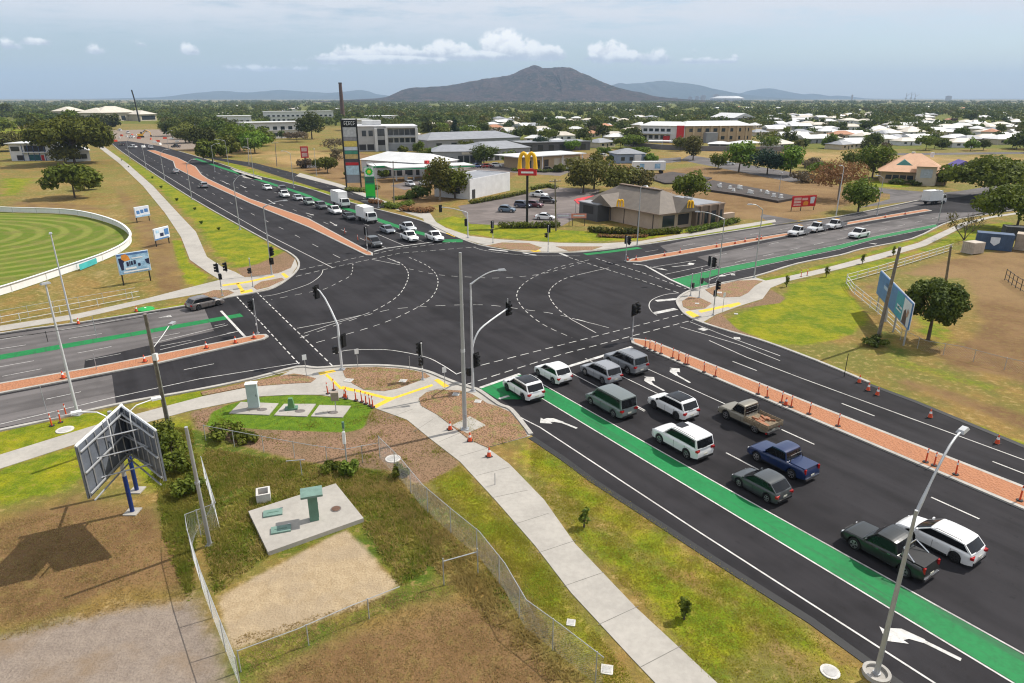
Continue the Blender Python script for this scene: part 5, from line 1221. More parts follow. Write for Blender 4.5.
for i,(poly,l) in enumerate((([(229,414),(241,402.5),(278.5,404),(269,415.5)],'concrete slab under the tall grey cabinet'),([(274,416),(284,404.5),(316,404.5),(307,417)],'concrete slab under the small green box'),([(311,417),(319.5,405.6),(351,406.5),(342.6,418)],'concrete slab under the brown box on a post'))):
    sb=MB(); sb.prism(G(poly),0,.07); tag(sb.build('concrete_slab',CONC),l,'slab','slabs in the bright lawn')
    p=((262,409.5),(300,411),(333,412.5))[i]; o=tag(MB().prism([(.42*math.cos(k*.35),.3*math.sin(k*.35)) for k in range(18)],0,.015).build('manhole',IRON,loc=(*g(*p,.07),.071)),'dark oval lid in the %s slab of the bright lawn'%ORD[i],'manhole','dark lids in the lawn slabs')
rt=empty('control_cabinet',(*g(254.5,408,.07),.07),R(12),'tall pale grey control cabinet on the lawn slab','cabinet'); MB().box((0,0,.06),(1.0,.65,.12)).build('plinth',CONC,rt); MB().box((0,0,1.15),(.85,.5,2.06)).build('cabinet',GREYB,rt); MB().box((0,0,2.22),(.95,.62,.07)).build('cap',REFL,rt); MB().box((0,-.257,1.15),(.76,.015,1.9)).build('door',GREYB,rt); MB().box((.3,-.275,1.2),(.04,.03,.2)).build('handle',TRIMK,rt)
rt=empty('service_box',(*g(291.5,409,.07),.07),R(12),'small green service box with sloped top on the middle lawn slab','cabinet'); MB().box((0,0,.08),(1.0,.6,.16)).build('plinth',GREENB,rt); MB().box((0,0,.55),(.55,.5,.85),taper=.6).build('cabinet',mat('box_green',(.10,.23,.09),.55,.15,3),rt)
rt=empty('meter_box',(*g(336,410.5,.07),.07),R(12),'brown meter box on a thin post on the right lawn slab','meter box'); MB().tube([(0,0,0),(0,0,1.0)],.04,6).build('post',GALV,rt); MB().box((0,0,1.3),(.6,.35,.7)).build('box',mat('box_brown',(.30,.24,.19),.6,.15,3),rt)
# ---- the back-to-back billboard
bb=empty('billboard',(-23.3,35.0,0),0,'big V shaped billboard seen from behind on two blue posts','billboard')
rel=lambda p:(p[0]+23.3,p[1]-35.0,p[2])
PBK=mat('panel_back',(.18,.20,.235),.45,.18,1.2,metal=.35)
A0=(-22.9,35.3); L0=(-22.55,30.3); R0=(-19.2,32.1)
for e0,e1,nm in ((A0,L0,'left'),(A0,R0,'right')):
    dx,dy=e1[0]-e0[0],e1[1]-e0[1]; l=math.hypot(dx,dy); tx,ty_=dx/l,dy/l; inx,iny=(-ty_,tx) if nm=='left' else (ty_,-tx)
    pt=lambda s,z,o_=0:rel((e0[0]+tx*s+inx*o_,e0[1]+ty_*s+iny*o_,z))
    pa=MB(); n=3
    q=[pt(0,4),pt(l,4),pt(l,7.1),pt(0,7.1)]; q2=[pt(0,4,.1),pt(l,4,.1),pt(l,7.1,.1),pt(0,7.1,.1)]
    pa.add(q+q2,[(0,1,2,3),(7,6,5,4),(0,4,5,1),(1,5,6,2),(2,6,7,3),(3,7,4,0)]); pnl=pa.build('panel',PBK,bb)
    rb_=MB()
    for k in range(7): s=l*k/6*.985+.02; rb_.tube([pt(s,4.02,.15),pt(s,7.08,.15)],.035,4)
    rb_.build('panel_rib',GALV,pnl)
    for z in (4.3,5.55,6.8): MB().tube([pt(0,z,.24),pt(l,z,.24)],.06,5).build('rail',GALV,bb)
    MB().add([],[]); ck=MB(); ck.tube([pt(-.0,7.14,.05),pt(l,7.14,.05)],.07,5); ck.build('frame_edge',SIGW,bb)
    ck=MB(); ck.tube([pt(0,3.9,.35),pt(l,3.9,.35)],.05,5); ck.build('catwalk_rail',GALV,bb)
    la=MB(); s=l*.45; la.tube([pt(s,5.0,.3),pt(s,6.9,.35),pt(s,7.5,.3),pt(s,7.75,-.1),pt(s,7.8,-1.1)],.035,5); h_=la.build('lamp_arm',SIGW,bb)
    lh=MB(); c_=pt(s,7.78,-1.2); lh.box(c_,(.5,.3,.12),rz=.6); lh.build('lamp_head',SIGW,h_)
for (p,hh) in (((-23.4,34.9),6.9),((-24.4,37.3),5.6)):
    q=rel((p[0],p[1],0)); MB().tube([(q[0],q[1],0),(q[0],q[1],2.6)],.13,10).build('post_foot',BLUEP,bb); MB().tube([(q[0],q[1],2.6),(q[0],q[1],hh)],.125,10).build('post',GALV,bb); MB().box((q[0],q[1],.04),(.8,.8,.08)).build('footing',CONC,bb)
for z in (4.4,5.6,6.7):
    b=MB(); b.tube([rel((L0[0]-.0,L0[1]+1.4,z)),rel((-23.4,34.9,z)),rel((R0[0]-1.2,R0[1]+.9,z))],.05,5); b.tube([rel((-22.6,31.8,z)),rel((-20.6,33.2,z))],.045,5); b.build('brace',GALV,bb)
b=MB(); b.tube([rel((-23.4,34.9,4.6)),rel((-24.4,37.3,4.6))],.07,5); b.build('beam',GALV,bb)
# ---- advertising boards
SKYB=mat('board_sky_blue',(.20,.42,.66),.5,.3,.8,c2=(.45,.66,.82)); NAVY=mat('board_navy',(.015,.02,.06),.5,.1,2); ORG=mat('board_orange',(.70,.27,.04),.5,.25,2)
BLUB=mat('board_blue',(.07,.19,.42),.5,.15,.8); TEAL=mat('board_teal',(.04,.30,.40),.5,.15,.8); PALE=mat('board_pale',(.62,.66,.72),.5,.15,1.5)
def board(a,b_,zb,zt,name,label,cat,base,marks=(),posts=(0.06,.94),frame=SIGW,pm=None,group=None,back=.12):
    """a,b_: ground pixels of the board's left and right end; marks: (u0,u1,v0,v1,material,name)"""
    A_,B_=g(*a),g(*b_); dx,dy=B_[0]-A_[0],B_[1]-A_[1]; l=math.hypot(dx,dy); rz=math.atan2(dy,dx)
    rt=empty(name,(A_[0],A_[1],0),rz,label,cat,group); h=zt-zb
    MB().box((l/2,0,zb+h/2),(l,.1,h)).build('panel',base,rt)
    MB().box((l/2,.075,zb+h/2),(l+.16,.05,h+.16)).build('frame',frame,rt)
    for u in posts: MB().tube([(l*u,back+.06,0),(l*u,back+.06,zt-.1)],.09,7).build('post',pm or TRIMK,rt)
    for i,mk in enumerate(marks):
        u0,u1,v0,v1,mm,nm=mk[:6]; bx=MB(); yo=-.055-.003*i
        if len(mk)>6: bx.add([(l*u,yo,zb+h*v) for u,v in mk[6]],[tuple(range(len(mk[6])))])
        else: bx.add([(l*u0,yo,zb+h*v0),(l*u1,yo,zb+h*v0),(l*u1,yo,zb+h*v1),(l*u0,yo,zb+h*v1)],[(0,1,2,3)])
        bx.build(nm,mm,rt)
    return rt
board((122.5,286),(153,280.5),1.55,4.3,'advertising_board','large pale blue board with orange patch beside the oval','billboard',SKYB,
  ((0,1,.90,1,mat('board_mid_blue',(.08,.17,.36),.5),'top_band'),(.03,.2,.25,.78,NAVY,'dark_patch',[(.03,.8),(.03,.6),(.07,.2),(.15,.2),(.17,.55),(.24,.68),(.14,.8)]),(.1,.4,.6,.98,ORG,'orange_patch',[(.14,.95),(.12,.75),(.22,.62),(.40,.66),(.36,.85),(.28,.97)]),(.9,1,.28,.62,NAVY,'dark_corner',[(1,.3),(1,.62),(.86,.58),(.9,.38)]),
   (.26,.33,.36,.58,NAVY,'lettering'),(.35,.38,.38,.6,NAVY,'lettering'),(.40,.46,.4,.6,NAVY,'lettering'),(.49,.56,.42,.62,NAVY,'lettering'),(.62,.7,.3,.44,NAVY,'lettering'),(.2,.55,.2,.3,SIGW,'lettering'),(.12,.95,.06,.13,SIGW,'lettering'),(.45,.8,.7,.76,SIGW,'lettering')))
board((137,223),(151,220.5),1.1,3.1,'advertising_board','small white and blue board, the farther one by the oval','billboard',PALE,((.08,.3,.3,.65,BLUB,'lettering'),(.36,.58,.35,.7,BLUB,'lettering'),(.64,.9,.4,.75,BLUB,'lettering'),(0,1,0,.14,SKYB,'band')))
board((156.5,247),(171,243),1.1,3.0,'advertising_board','small white and blue board, the nearer one by the oval','billboard',PALE,((.1,.3,.6,.85,SKYB,'lettering'),(.36,.6,.25,.55,NAVY,'lettering'),(.66,.95,.3,.85,BLUB,'lettering'),(0,.9,0,.12,BLUB,'band')))
board((873.5,309),(904,348.5),2.0,4.75,'billboard','tilted blue and teal billboard behind the leaning timber pole','billboard',BLUB,
  ((.60,.80,0.04,.96,TEAL,'teal_panel'),(.80,.99,.04,.96,PALE,'photo_panel'),(.2,.42,.5,.64,mat('board_light',(.35,.45,.62),.5),'lettering'),(.25,.38,.68,.8,mat('board_deep',(.03,.10,.25),.5),'lettering'),(.64,.78,.42,.5,PALE,'lettering'),(.63,.77,.28,.34,PALE,'lettering'),(.82,.93,.05,.6,mat('photo_dark',(.10,.06,.07),.6),'figure_patch',[(.82,.04),(.93,.04),(.92,.35),(.88,.62),(.84,.5)]),(.9,.96,.3,.7,mat('photo_skin',(.45,.28,.22),.6),'figure_patch',[(.9,.4),(.94,.35),(.96,.6),(.92,.7)])),posts=(.05,.35,.62,.93),pm=GALV)
board((791,211.5),(814.5,210),1.0,3.3,'roadside_sign','low red board with white blocks facing the eastern road','sign',RED,
  ((.06,.36,.62,.88,mat('pale_pink',(.66,.42,.38),.5),'lettering'),(.06,.36,.34,.56,mat('pale_pink',(.66,.42,.38),.5),'lettering'),(.06,.36,.1,.24,mat('pale_pink',(.66,.42,.38),.5),'lettering'),(.4,.64,.6,.82,mat('pale_pink',(.66,.42,.38),.5),'lettering'),(.46,.66,.08,.55,ORG,'food_patch',[(.46,.1),(.66,.1),(.68,.4),(.56,.55),(.47,.4)]),(.74,.94,.2,.9,PALE,'cup',[(.76,.25),(.9,.25),(.95,.85),(.88,.9),(.74,.85)])),frame=RED,posts=(.02,.42,.98))
# ================================================================ BUILDINGS
def wallmat(n,c,v=.12): return mat(n,c,.85,v,.5)
WW=wallmat('wall_white',(.62,.62,.63)); WC=wallmat('wall_cream',(.50,.44,.34)); WT=wallmat('wall_tan',(.42,.31,.19)); WG=wallmat('wall_grey',(.27,.28,.30)); WBR=wallmat('wall_brown',(.20,.145,.11)); WPK=wallmat('wall_beige',(.44,.34,.26))
RW=mat('roof_white_metal',(.62,.62,.61),.5,.12,.35); RC=mat('roof_cream',(.55,.50,.42),.6,.12,.4); RG=mat('roof_grey',(.25,.26,.28),.6,.15,.4); RTC=mat('roof_terracotta',(.42,.20,.11),.8,.2,.5); RPK=mat('roof_salmon',(.56,.33,.20),.75,.12,.5); RBG=mat('roof_stone_grey',(.165,.14,.115),.75,.18,.9)
WIN=mat('window_glass',(.03,.038,.045),.12,.15,1,spec=.6); DK=mat('dark_recess',(.035,.033,.033),.8,.1,2); YEL=mat('arch_yellow',(.85,.47,.01),.45,.05,2); FUELG=mat('fuel_green',(.005,.28,.10),.5,.08,1); BRIGHTG=mat('sign_bright_green',(.03,.55,.05),.5,.1,1)
def hip(w,d,z0,z1,ov=.5,gable=False,inset=None,ox=0,oy=0):
    """roof over local rect 0..w x 0..d"""
    a,b,c,e=ox-ov,oy-ov,ox+w+ov,oy+d+ov; i=(d/2 if w>=d else w/2) if inset is None else inset
    if gable: i=0.0 if inset is None else i
    if w>=d: r0,r1=(a+i+(ov if i else 0),(b+e)/2,z1),(c-i-(ov if i else 0),(b+e)/2,z1); f=[(0,1,5,4),(1,2,5),(2,3,4,5),(3,0,4)]
    else: r0,r1=((a+c)/2,b+i+(ov if i else 0),z1),((a+c)/2,e-i-(ov if i else 0),z1); f=[(0,1,4),(1,2,5,4),(2,3,5),(3,0,4,5)]
    m=MB(); m.add([(a,b,z0),(c,b,z0),(c,e,z0),(a,e,z0),r0,r1],f+[(3,2,1,0)]); return m
class Bld:
    def __init__(s,l,r,depth,name,label,cat='building',group=None,rz=None,w=None):
        A_,B_=g(*l),g(*r) if r else None
        if rz is None: rz=math.atan2(B_[1]-A_[1],B_[0]-A_[0]); w=math.dist(A_,B_)
        s.w,s.d=w,depth; s.root=empty(name,(A_[0],A_[1],0),rz,label,cat,group)
    def wall(s,h,m,x0=0,y0=0,x1=None,y1=None,z0=0,name='wall'):
        x1=s.w if x1 is None else x1; y1=s.d if y1 is None else y1
        return MB().box(((x0+x1)/2,(y0+y1)/2,(z0+h)/2),(x1-x0,y1-y0,h-z0)).build(name,m,s.root)
    def part(s,mb,name,m): return mb.build(name,m,s.root)
    def flat(s,z,t,m,ov=.4,x0=0,y0=0,x1=None,y1=None,name='roof'):
        x1=s.w if x1 is None else x1; y1=s.d if y1 is None else y1
        return MB().box(((x0+x1)/2,(y0+y1)/2,z+t/2),(x1-x0+2*ov,y1-y0+2*ov,t)).build(name,m,s.root)
    def win(s,x0,x1,z0,z1,face='f',off=.02,m=None,name='window',frame=True):
        b=MB(); t=.06
        if face=='f': b.box(((x0+x1)/2,-off,(z0+z1)/2),(x1-x0,t,z1-z0))
        elif face=='r': b.box((s.w+off,(x0+x1)/2,(z0+z1)/2),(t,x1-x0,z1-z0))
        else: b.box((-off,(x0+x1)/2,(z0+z1)/2),(t,x1-x0,z1-z0))
        return b.build(name,m or WIN,s.root)
    def row(s,n,x0,x1,wd,z0,z1,face='f',name='window',m=None,off=.02):
        for k in range(n):
            c=x0+(x1-x0)*(k+.5)/n; s.win(c-wd/2,c+wd/2,z0,z1,face,off,m,name)
# tan restaurant with stone grey roof (local x along the eastern road, y away to the north-west)
B=Bld((658,231),None,21,'restaurant','tan restaurant with grey hip roofs and yellow arches on the corner','restaurant',rz=R(33.2),w=17)
B.wall(3.3,WPK,0,0,9,21); B.wall(3.9,WBR,9.01,-1.2,17,12)
B.part(hip(9.6,21,3.3,6.9,.9,oy=0),'roof',RBG); r2=MB(); r2.add([(3.6,-1.6,3.32),(9.2,-1.6,3.32),(6.4,-1.6,5.7),(6.4,8,5.9),(3.6,8,3.32),(9.2,8,3.32)],[(0,1,2),(0,2,3,4),(1,5,3,2)]); B.part(r2,'gable_roof',RBG)
r3=MB(); r3.add([(-2.4,11,3.3),(-2.4,18,3.3),(-2.4,14.5,5.4),(4,14.5,5.6),(4,11,3.4),(4,18,3.4)],[(1,0,2),(0,4,3,2),(2,3,5,1)]); B.part(r3,'gable_roof',RBG)
MB().box((4.8,10.5,6.95),(1.0,12,.16)).build('ridge_cap',WBR,B.root)
for q_ in ((0,-.95,4.5,.14),): MB().box((4.5,-.98,3.25),(10.6,.12,.2)).build('gutter',WBR,B.root)
MB().box((-.98,10.5,3.25),(.12,22.6,.2)).build('gutter',WBR,B.root)
B.part(hip(8,8.6,4.0,5.9,.4,ox=8.6,oy=10.5),'roof',RBG)
B.flat(3.92,.25,mat('parapet_brown',(.24,.18,.14),.8,.12,1),.1,9,-1.2,17,12,'parapet'); MB().box((13,5.4,4.22),(7.2,12.2,.1)).build('roof_deck',RG,B.root)
for k in range(4): B.win(9.5+k*1.9,10.8+k*1.9,.5,2.9,'f',1.23)
B.win(1,4.2,.6,2.7,'f'); B.win(5.2,8.2,.6,2.7,'f',m=DK)
for k in range(5): MB().box((-.03,1.5+k*4.1,1.6),(.08,.12,3.1)).build('pilaster',DK,B.root)
for k in range(3): MB().box((10.0+k*2.6,-1.35,2.0),(.5,.35,4.0)).build('column',WBR,B.root)
def arches(w,h,th,yy=.25):
    b=MB()
    for s in (-1,1):
        pts=[]
        for k in range(15):
            t=math.pi*k/14; pts.append((s*w/4-w/4*math.cos(t),0,h*math.sin(t)**.62 if 0<k<14 else 0))
        r=[th*(1.0 if k in(0,14) else .8) for k in range(15)]
        b.tube(pts,r,8)
    return b
for p in ((-1.5,9.4,3.6),(6.4,-1.75,4.1)):
    o=arches(1.2,1.35,.2).build('roof_arches',YEL,B.root,smooth=50); o.location=p; o.rotation_euler=(0,0,R(-33-10) if p[0]<0 else R(-20))
B.wall(3.4,mat('drive_through_dark',(.075,.075,.08),.6,.1,2),-3.4,14,-.3,20,name='drive_through_bay'); MB().box((-3.45,17,2.2),(.06,3.2,1.6)).build('menu_panel',DK,B.root)
MB().box((-1.8,17,3.5),(3.6,6.4,.2)).build('awning',WG,B.root)
for p,s,nm in (((2,23.5,3.0),(5,2.6),'left'),((-2.2,21.2,3.3),(2.4,1.6),'right')):
    b=MB(); b.add([(p[0]-s[0]/2,p[1]-s[1]/2,p[2]-.4),(p[0]+s[0]/2,p[1]-s[1]/2,p[2]-.2),(p[0]+s[0]/2,p[1]+s[1]/2,p[2]+.6),(p[0]-s[0]/2,p[1]+s[1]/2,p[2]+.3)],[(0,1,2,3)]); b.add([(p[0]-s[0]/2,p[1]-s[1]/2,p[2]-.5),(p[0]+s[0]/2,p[1]-s[1]/2,p[2]-.3),(p[0]+s[0]/2,p[1]+s[1]/2,p[2]+.5),(p[0]-s[0]/2,p[1]+s[1]/2,p[2]+.2)],[(3,2,1,0)]); b.build('red_sail',RED,B.root)
    for q in (-1,1): MB().tube([(p[0]+q*s[0]/2,p[1],0),(p[0]+q*s[0]/2,p[1],p[2]+.2)],.06,5).build('sail_post',GALV,B.root)
b=MB(); b.add([(10,14,4.6),(17.5,14,4.3),(18,21,4.4),(11,22,4.9),(14,18,5.6)],[(0,1,4),(1,2,4),(2,3,4),(3,0,4)]); b.build('shade_sail',WHITEP,B.root)
for q in ((10,14),(17.5,14),(18,21),(11,22)): MB().tube([(q[0],q[1],0),(q[0],q[1],4.5)],.07,5).build('sail_post',GALV,B.root)
MB().box((19.5,9,1.6),(3,3.4,3.2)).build('bin_store',DK,B.root); MB().box((19.5,9,3.3),(3.6,4,.15)).build('bin_store_roof',WBR,B.root); B.wall(1.6,WPK,17.2,0,22,1.0,name='yard_wall')
for k,(x,y) in enumerate(((5,9),(5.6,12),(12,4))): MB().box((x,y,5.6 if k<2 else 4.6),(1.2,1.2,.9)).build('roof_plant',ALU,B.root)
# twin low banners in front of the drive-through
rt=empty('banner_sign',g(563,226),0,'low orange and lilac banner panels on posts before the restaurant hedge','sign')
for i,(x,m_) in enumerate(((0,mat('banner_lilac',(.50,.42,.52),.6)),(3.1,mat('banner_coral',(.60,.24,.17),.6)))):
    MB().box((x,0,2.0),(3.0,.08,.9)).build('banner',m_,rt); MB().box((x,-.05,2.05),(2.2,.02,.25)).build('lettering',PALE,rt)
    for s in (-1,1): MB().tube([(x+s*1.2,.08,0),(x+s*1.2,.08,2)],.06,5).build('post',TRIMK,rt)
# tall arches sign
rt=empty('pylon_sign',g(527,226),R(-8),'tall black pole topped by big yellow arches on a red box','pylon sign'); MB().box((0,0,4.9),(.42,.42,9.8)).build('pole',TRIMK,rt)
MB().box((0,0,10.5),(3.6,.6,1.3)).build('red_box',RED,rt); MB().box((0,-.32,10.45),(2.4,.03,.35)).build('lettering',SIGW,rt)
o=arches(3.1,2.9,.44).build('arches',YEL,rt,smooth=50); o.location=(0,0,11.1)
# white block building
B=Bld((470,199.5),(510,190.5),11,'block_building','plain white block building with flat grey roof behind the carpark'); B.wall(4.6,WW); B.flat(4.62,.12,RG,-.15); 
for q in ((0,0,.15),(0,0,0)): pass
for a_ in ((0,.0,B.w,.25),(0,B.d-.25,B.w,B.d),(0,.26,.25,B.d-.26),(B.w-.25,.26,B.w,B.d-.26)): B.wall(4.95,WW,*a_,z0=4.61,name='parapet')
for x in (3,6.5): MB().box((x,6,5.2),(1.4,1.1,.9)).build('roof_plant',ALU,B.root)
B.win(1,2.4,0,2.3,'f',m=DK,name='door'); B.win(3,6,1.2,2.6,'l')
# fuel station
B=Bld((394,182.5),(474,178.5),9,'fuel_station','fuel station with long green and white canopy','fuel station'); B.flat(4.0,.22,RW,.3,name='canopy_roof')
for a_,nm in (((-.35,-.35,B.w+.35,-.3),'front'),):
    MB().box((B.w/2,-.36,3.95),(B.w+.7,.08,.75)).build('fascia',SIGW,B.root); MB().box((B.w/2,-.41,3.85),(B.w+.7,.03,.35)).build('fascia_stripe',FUELG,B.root)
for k in range(5): MB().box((2+k*(B.w-4)/4,4.5,1.95),(.4,.4,3.9)).build('column',WW,B.root)
for k in range(3): MB().box((5+k*7,4.5,.95),(.7,1.2,1.6)).build('pump',BRIGHTG if k%2 else WW,B.root)
B.wall(3.5,WW,-2.5,13,20,22,name='shop_wall'); B.flat(3.52,.3,RW,.5,-2.5,13,20,22); MB().box((8.7,12.42,3.6),(23.6,.06,.55)).build('shop_fascia',FUELG,B.root)
for k in range(5): B.win(0+k*3.6,2.6+k*3.6,.5,2.4,'f',-12.98)
# fuel sign
rt=empty('fuel_sign',g(371,199),R(10),'green and white fuel price board with yellow flower emblem','sign'); MB().box((0,0,4.1),(2.4,.5,7.6)).build('board',FUELG,rt); MB().box((0,-.26,6.7),(2.25,.03,2.2)).build('emblem_panel',SIGW,rt)
b=MB()
for k in range(12):
    a_=k*math.pi/6; b.add([(.25*math.cos(a_-.2),-.29,6.75+.25*math.sin(a_-.2)),(.95*math.cos(a_-.18),-.29,6.75+.95*math.sin(a_-.18)),(.95*math.cos(a_+.18),-.29,6.75+.95*math.sin(a_+.18)),(.25*math.cos(a_+.2),-.29,6.75+.25*math.sin(a_+.2))],[(0,1,2,3)])
b.tube([(0,-.285,6.75),(0,-.30,6.75)],.8,16); b.build('flower_emblem',BRIGHTG,rt); b=MB(); b.tube([(0,-.30,6.75),(0,-.31,6.75)],.45,12); b.build('flower_centre',mat('emblem_yellow',(.8,.75,.05),.5),rt)
for k,(z,m_) in enumerate(((5.1,mat('price_dark',(.04,.10,.08),.5)),(4.35,mat('price_dark',(.04,.10,.08),.5)))): MB().box((0,-.26,z),(2.1,.03,.6)).build('price_panel',m_,rt)
MB().box((0,-.26,2.2),(2.25,.03,2.9)).build('lower_panel',BRIGHTG,rt)
for s in (-1,1): MB().box((s*.9,0,.2),(.3,.4,.4)).build('foot',TRIMK,rt)
# tall tenant pylon
rt=empty('pylon_sign',g(354,187.5),R(6),'tall black framed tenant sign with stacked coloured panels','pylon sign')
for s in (-1,1): MB().box((s*2.05,0,9.3),(.35,.5,18.6)).build('frame_post',TRIMK,rt)
MB().box((0,.1,9.8),(3.7,.12,17)).build('backing',WG,rt)
z=18.5
for h,m_,nm in ((2.1,BLACKM,'header_panel'),(2.6,mat('panel_light_grey',(.5,.5,.5),.5),'tenant_panel'),(1.0,mat('panel_mid_grey',(.28,.27,.28),.5),'tenant_panel'),(1.6,mat('panel_yellow',(.72,.55,.12),.5),'tenant_panel'),(1.0,PALE,'tenant_panel'),(1.0,mat('panel_green',(.06,.28,.18),.5),'tenant_panel'),(1.3,mat('panel_ochre',(.58,.42,.16),.5),'tenant_panel'),(.9,mat('panel_dark',(.07,.06,.07),.5),'tenant_panel'),(.9,RED,'tenant_panel'),(2.6,mat('panel_sky',(.45,.60,.68),.5),'tenant_panel')):
    MB().box((0,-.02,z-h/2),(3.6,.1,h-.1)).build(nm,m_,rt); z-=h
b=MB()
for k in range(5):   # pale header lettering strokes
    x=-1.3+k*.62; b.tube([(x,-.09,17.0),(x,-.09,17.9)],.07,4); b.tube([(x,-.09,17.9),(x+.4,-.09,17.9)],.07,4); b.tube([(x,-.09,17.0),(x+.4,-.09,17.0 if k%2 else 17.45)],.07,4)
b.build('lettering',SIGW,rt)
rt=empty('roadside_sign',g(306,168),R(15),'small red double panel sign on a dark post by the service road','sign'); MB().box((0,0,2),(.5,.3,4)).build('post',TRIMK,rt)
MB().box((0,0,5.6),(2.7,.4,4)).build('panel',RED,rt)
for z in (6.5,4.7): MB().box((0,-.22,z),(1.9,.03,1.3)).build('lettering',mat('pale_pink',(.66,.42,.38),.5),rt)
# white low roof with red end
B=Bld((362,172),(428,177),16,'showroom','long building with low white roof and red end panel'); B.wall(4.2,WW); B.part(hip(B.w,B.d,4.2,6.6,.6,inset=5),'roof',RW); MB().box((B.w+.2,-.5,2.6),(1.2,1.2,5.2)).build('end_panel',RED,B.root); B.row(5,2,B.w-6,2.6,.4,2.8); MB().box((5,-.1,1.5),(5,.1,2.8)).build('door',mat('door_navy',(.05,.05,.10),.5),B.root)
# three storey block
B=Bld((359,151.5),(418,150.5),22,'apartment_block','three storey white and grey block with framed balconies'); H3=11.2; B.wall(H3,wallmat('wall_pale_grey',(.42,.42,.42)))
B.flat(H3+.02,.35,WW,.3); W_=B.w
MB().box((W_*.72,-1.1,H3-.2),(W_*.5,2.1,.8)).build('frame_beam',WW,B.root)
for x in (.30,.47,.985): MB().box((W_*x,-1.1,H3/2-.35),(1.3,2.0,H3-.7)).build('frame_column',WW,B.root)
for z in (7.3,): B.row(5,W_*.50,W_*.97,2.4,z,z+2.6)
for z in (3.9,): B.row(5,W_*.50,W_*.97,2.0,z,z+2.0)
B.row(2,W_*.31,W_*.46,2.4,6.9,10.2); B.row(2,W_*.05,W_*.27,2.0,6.9,9.5); B.row(2,W_*.0,W_*.27,3.2,.5,3.2,m=DK); B.row(3,W_*.31,W_*.46,1.6,2.8,5.2,m=DK)
MB().box((W_*.73,-1.2,6.5),(W_*.47,1.5,.25)).build('balcony',WW,B.root); MB().box((W_*.25,11,H3+1.4),(9,8,2.4)).build('roof_plant',RW,B.root); MB().box((W_*.7,-.6,1.6),(W_*.5,.6,3.2)).build('ground_wall',WG,B.root)
# grey shops strip
B=Bld((433,164),(482,163.5),18,'shop','grey shop with dark glazed front left of the strip'); B.wall(4.6,WG); B.part(hip(B.w,B.d,4.6,6.6,.5,inset=4),'roof',RG); B.row(4,B.w*.5,B.w,1.9,.3,3.0); MB().box((B.w*.7,-.25,3.9),(4.2,.1,.9)).build('sign_panel',RC,B.root); B.row(2,1,B.w*.45,2.6,.8,2.4)
B=Bld((483,161.5),(530,158.5),20,'shop','long grey shop with low hipped roof right of the strip'); B.wall(4.6,WG); B.part(hip(B.w,B.d,4.6,7.0,.5,inset=5),'roof',RG); B.row(6,2,B.w-2,2.1,.3,3.0)
B=Bld((428,150),(520,146),24,'shop','wide low grey roofed hall behind the shop strip'); B.wall(4.5,WG); B.part(hip(B.w,B.d,4.5,7.6,.6,inset=8),'roof',RG); B.row(6,2,B.w-2,3,1,3)
B=Bld((522,152),(590,150),14,'shop','low dark fronted shop row behind the flat roofed restaurant'); B.wall(4.0,mat('shop_dark',(.10,.10,.11),.7)); B.flat(4.02,.3,RG,.6); B.row(6,1,B.w-1,2.8,.4,3.0)
# flat roofed tan place
B=Bld((519,170),(580,165.5),12,'restaurant','tan restaurant with floating white flat roof','restaurant'); B.wall(4.0,WT,2); B.flat(4.3,.3,RW,1.6); B.row(4,B.w*.55,B.w-.5,2.6,.3,3.2,m=WC,name='panel'); B.row(3,2.5,B.w*.5,2.0,.3,3.0); 
for k in range(4): MB().box((k*B.w/3,-1.2,2.1),(.25,.25,4.2)).build('column',WW,B.root)
# steel blue cottage + trailer
B=Bld((617,163.5),(645,163),10,'cottage','steel blue cottage with grey roof beside the white trailer'); B.wall(3.6,wallmat('wall_steel_blue',(.25,.31,.40))); B.part(hip(B.w,B.d,3.6,5.4,.6),'roof',RG); B.row(3,.6,B.w-.6,1.5,1,2.4); MB().box((B.w*.7,-.7,1.6),(2.6,1.4,3.2)).build('porch',WW,B.root)
rt=empty('semi_trailer',g(633,173.5),R(4),'white semi trailer with blue patches parked on bare ground','trailer'); MB().box((5.2,0,2.6),(11,2.5,2.8)).build('box',WHITEP,rt); 
for x,w_ in ((2.6,1.6),(7.9,1.9)): MB().box((x,-1.27,2.5),(w_,.02,1.6)).build('blue_patch',SKYB,rt)
for x in (1.4,2.6,3.8,9.6):
    for s in (-1,1): MB().tube([(x,s*.95,.5),(x,s*1.2,.5)],.5,10).build('wheel',TYRE,rt)
MB().box((5.2,0,1.1),(10.6,1.0,.25)).build('chassis',TRIMK,rt)
# motel
B=Bld((640,142),(684,143),20,'motel_wing','white motel wing with red stair panel'); B.wall(9.2,WW); B.part(hip(B.w,B.d,9.2,11.2,.8,inset=4),'roof',RW); B.row(5,1,B.w*.7,2.2,6.0,7.6); B.row(5,1,B.w*.7,2.2,2.0,4.0); MB().box((B.w*.90,-.4,4.7),(B.w*.16,.8,9.4)).build('red_panel',RED,B.root); MB().box((B.w*.35,-1.2,4.9),(B.w*.66,2.2,.3)).build('awning',WW,B.root); MB().box((B.w*.6,-.3,2),(3.6,.5,3.4)).build('red_door',RED,B.root)
B=Bld((684.5,143),(751,142),18,'motel_wing','tan two storey motel wing with white roof'); B.wall(9.2,WT); B.part(hip(B.w,B.d,9.2,11.6,.9,inset=5),'roof',RW)
for z in (5.9,1.6): B.row(8,1,B.w-1,2.4,z,z+1.9)
for k in range(7): MB().box((B.w*(k+.9)/7.6,-.2,4.6),(1.2,.35,9.0)).build('pier',mat('pier_tan',(.5,.38,.24),.8),B.root)
MB().box((B.w*.35,-2.0,2.8),(7,4,5.6)).build('stair_tower',WG,B.root)
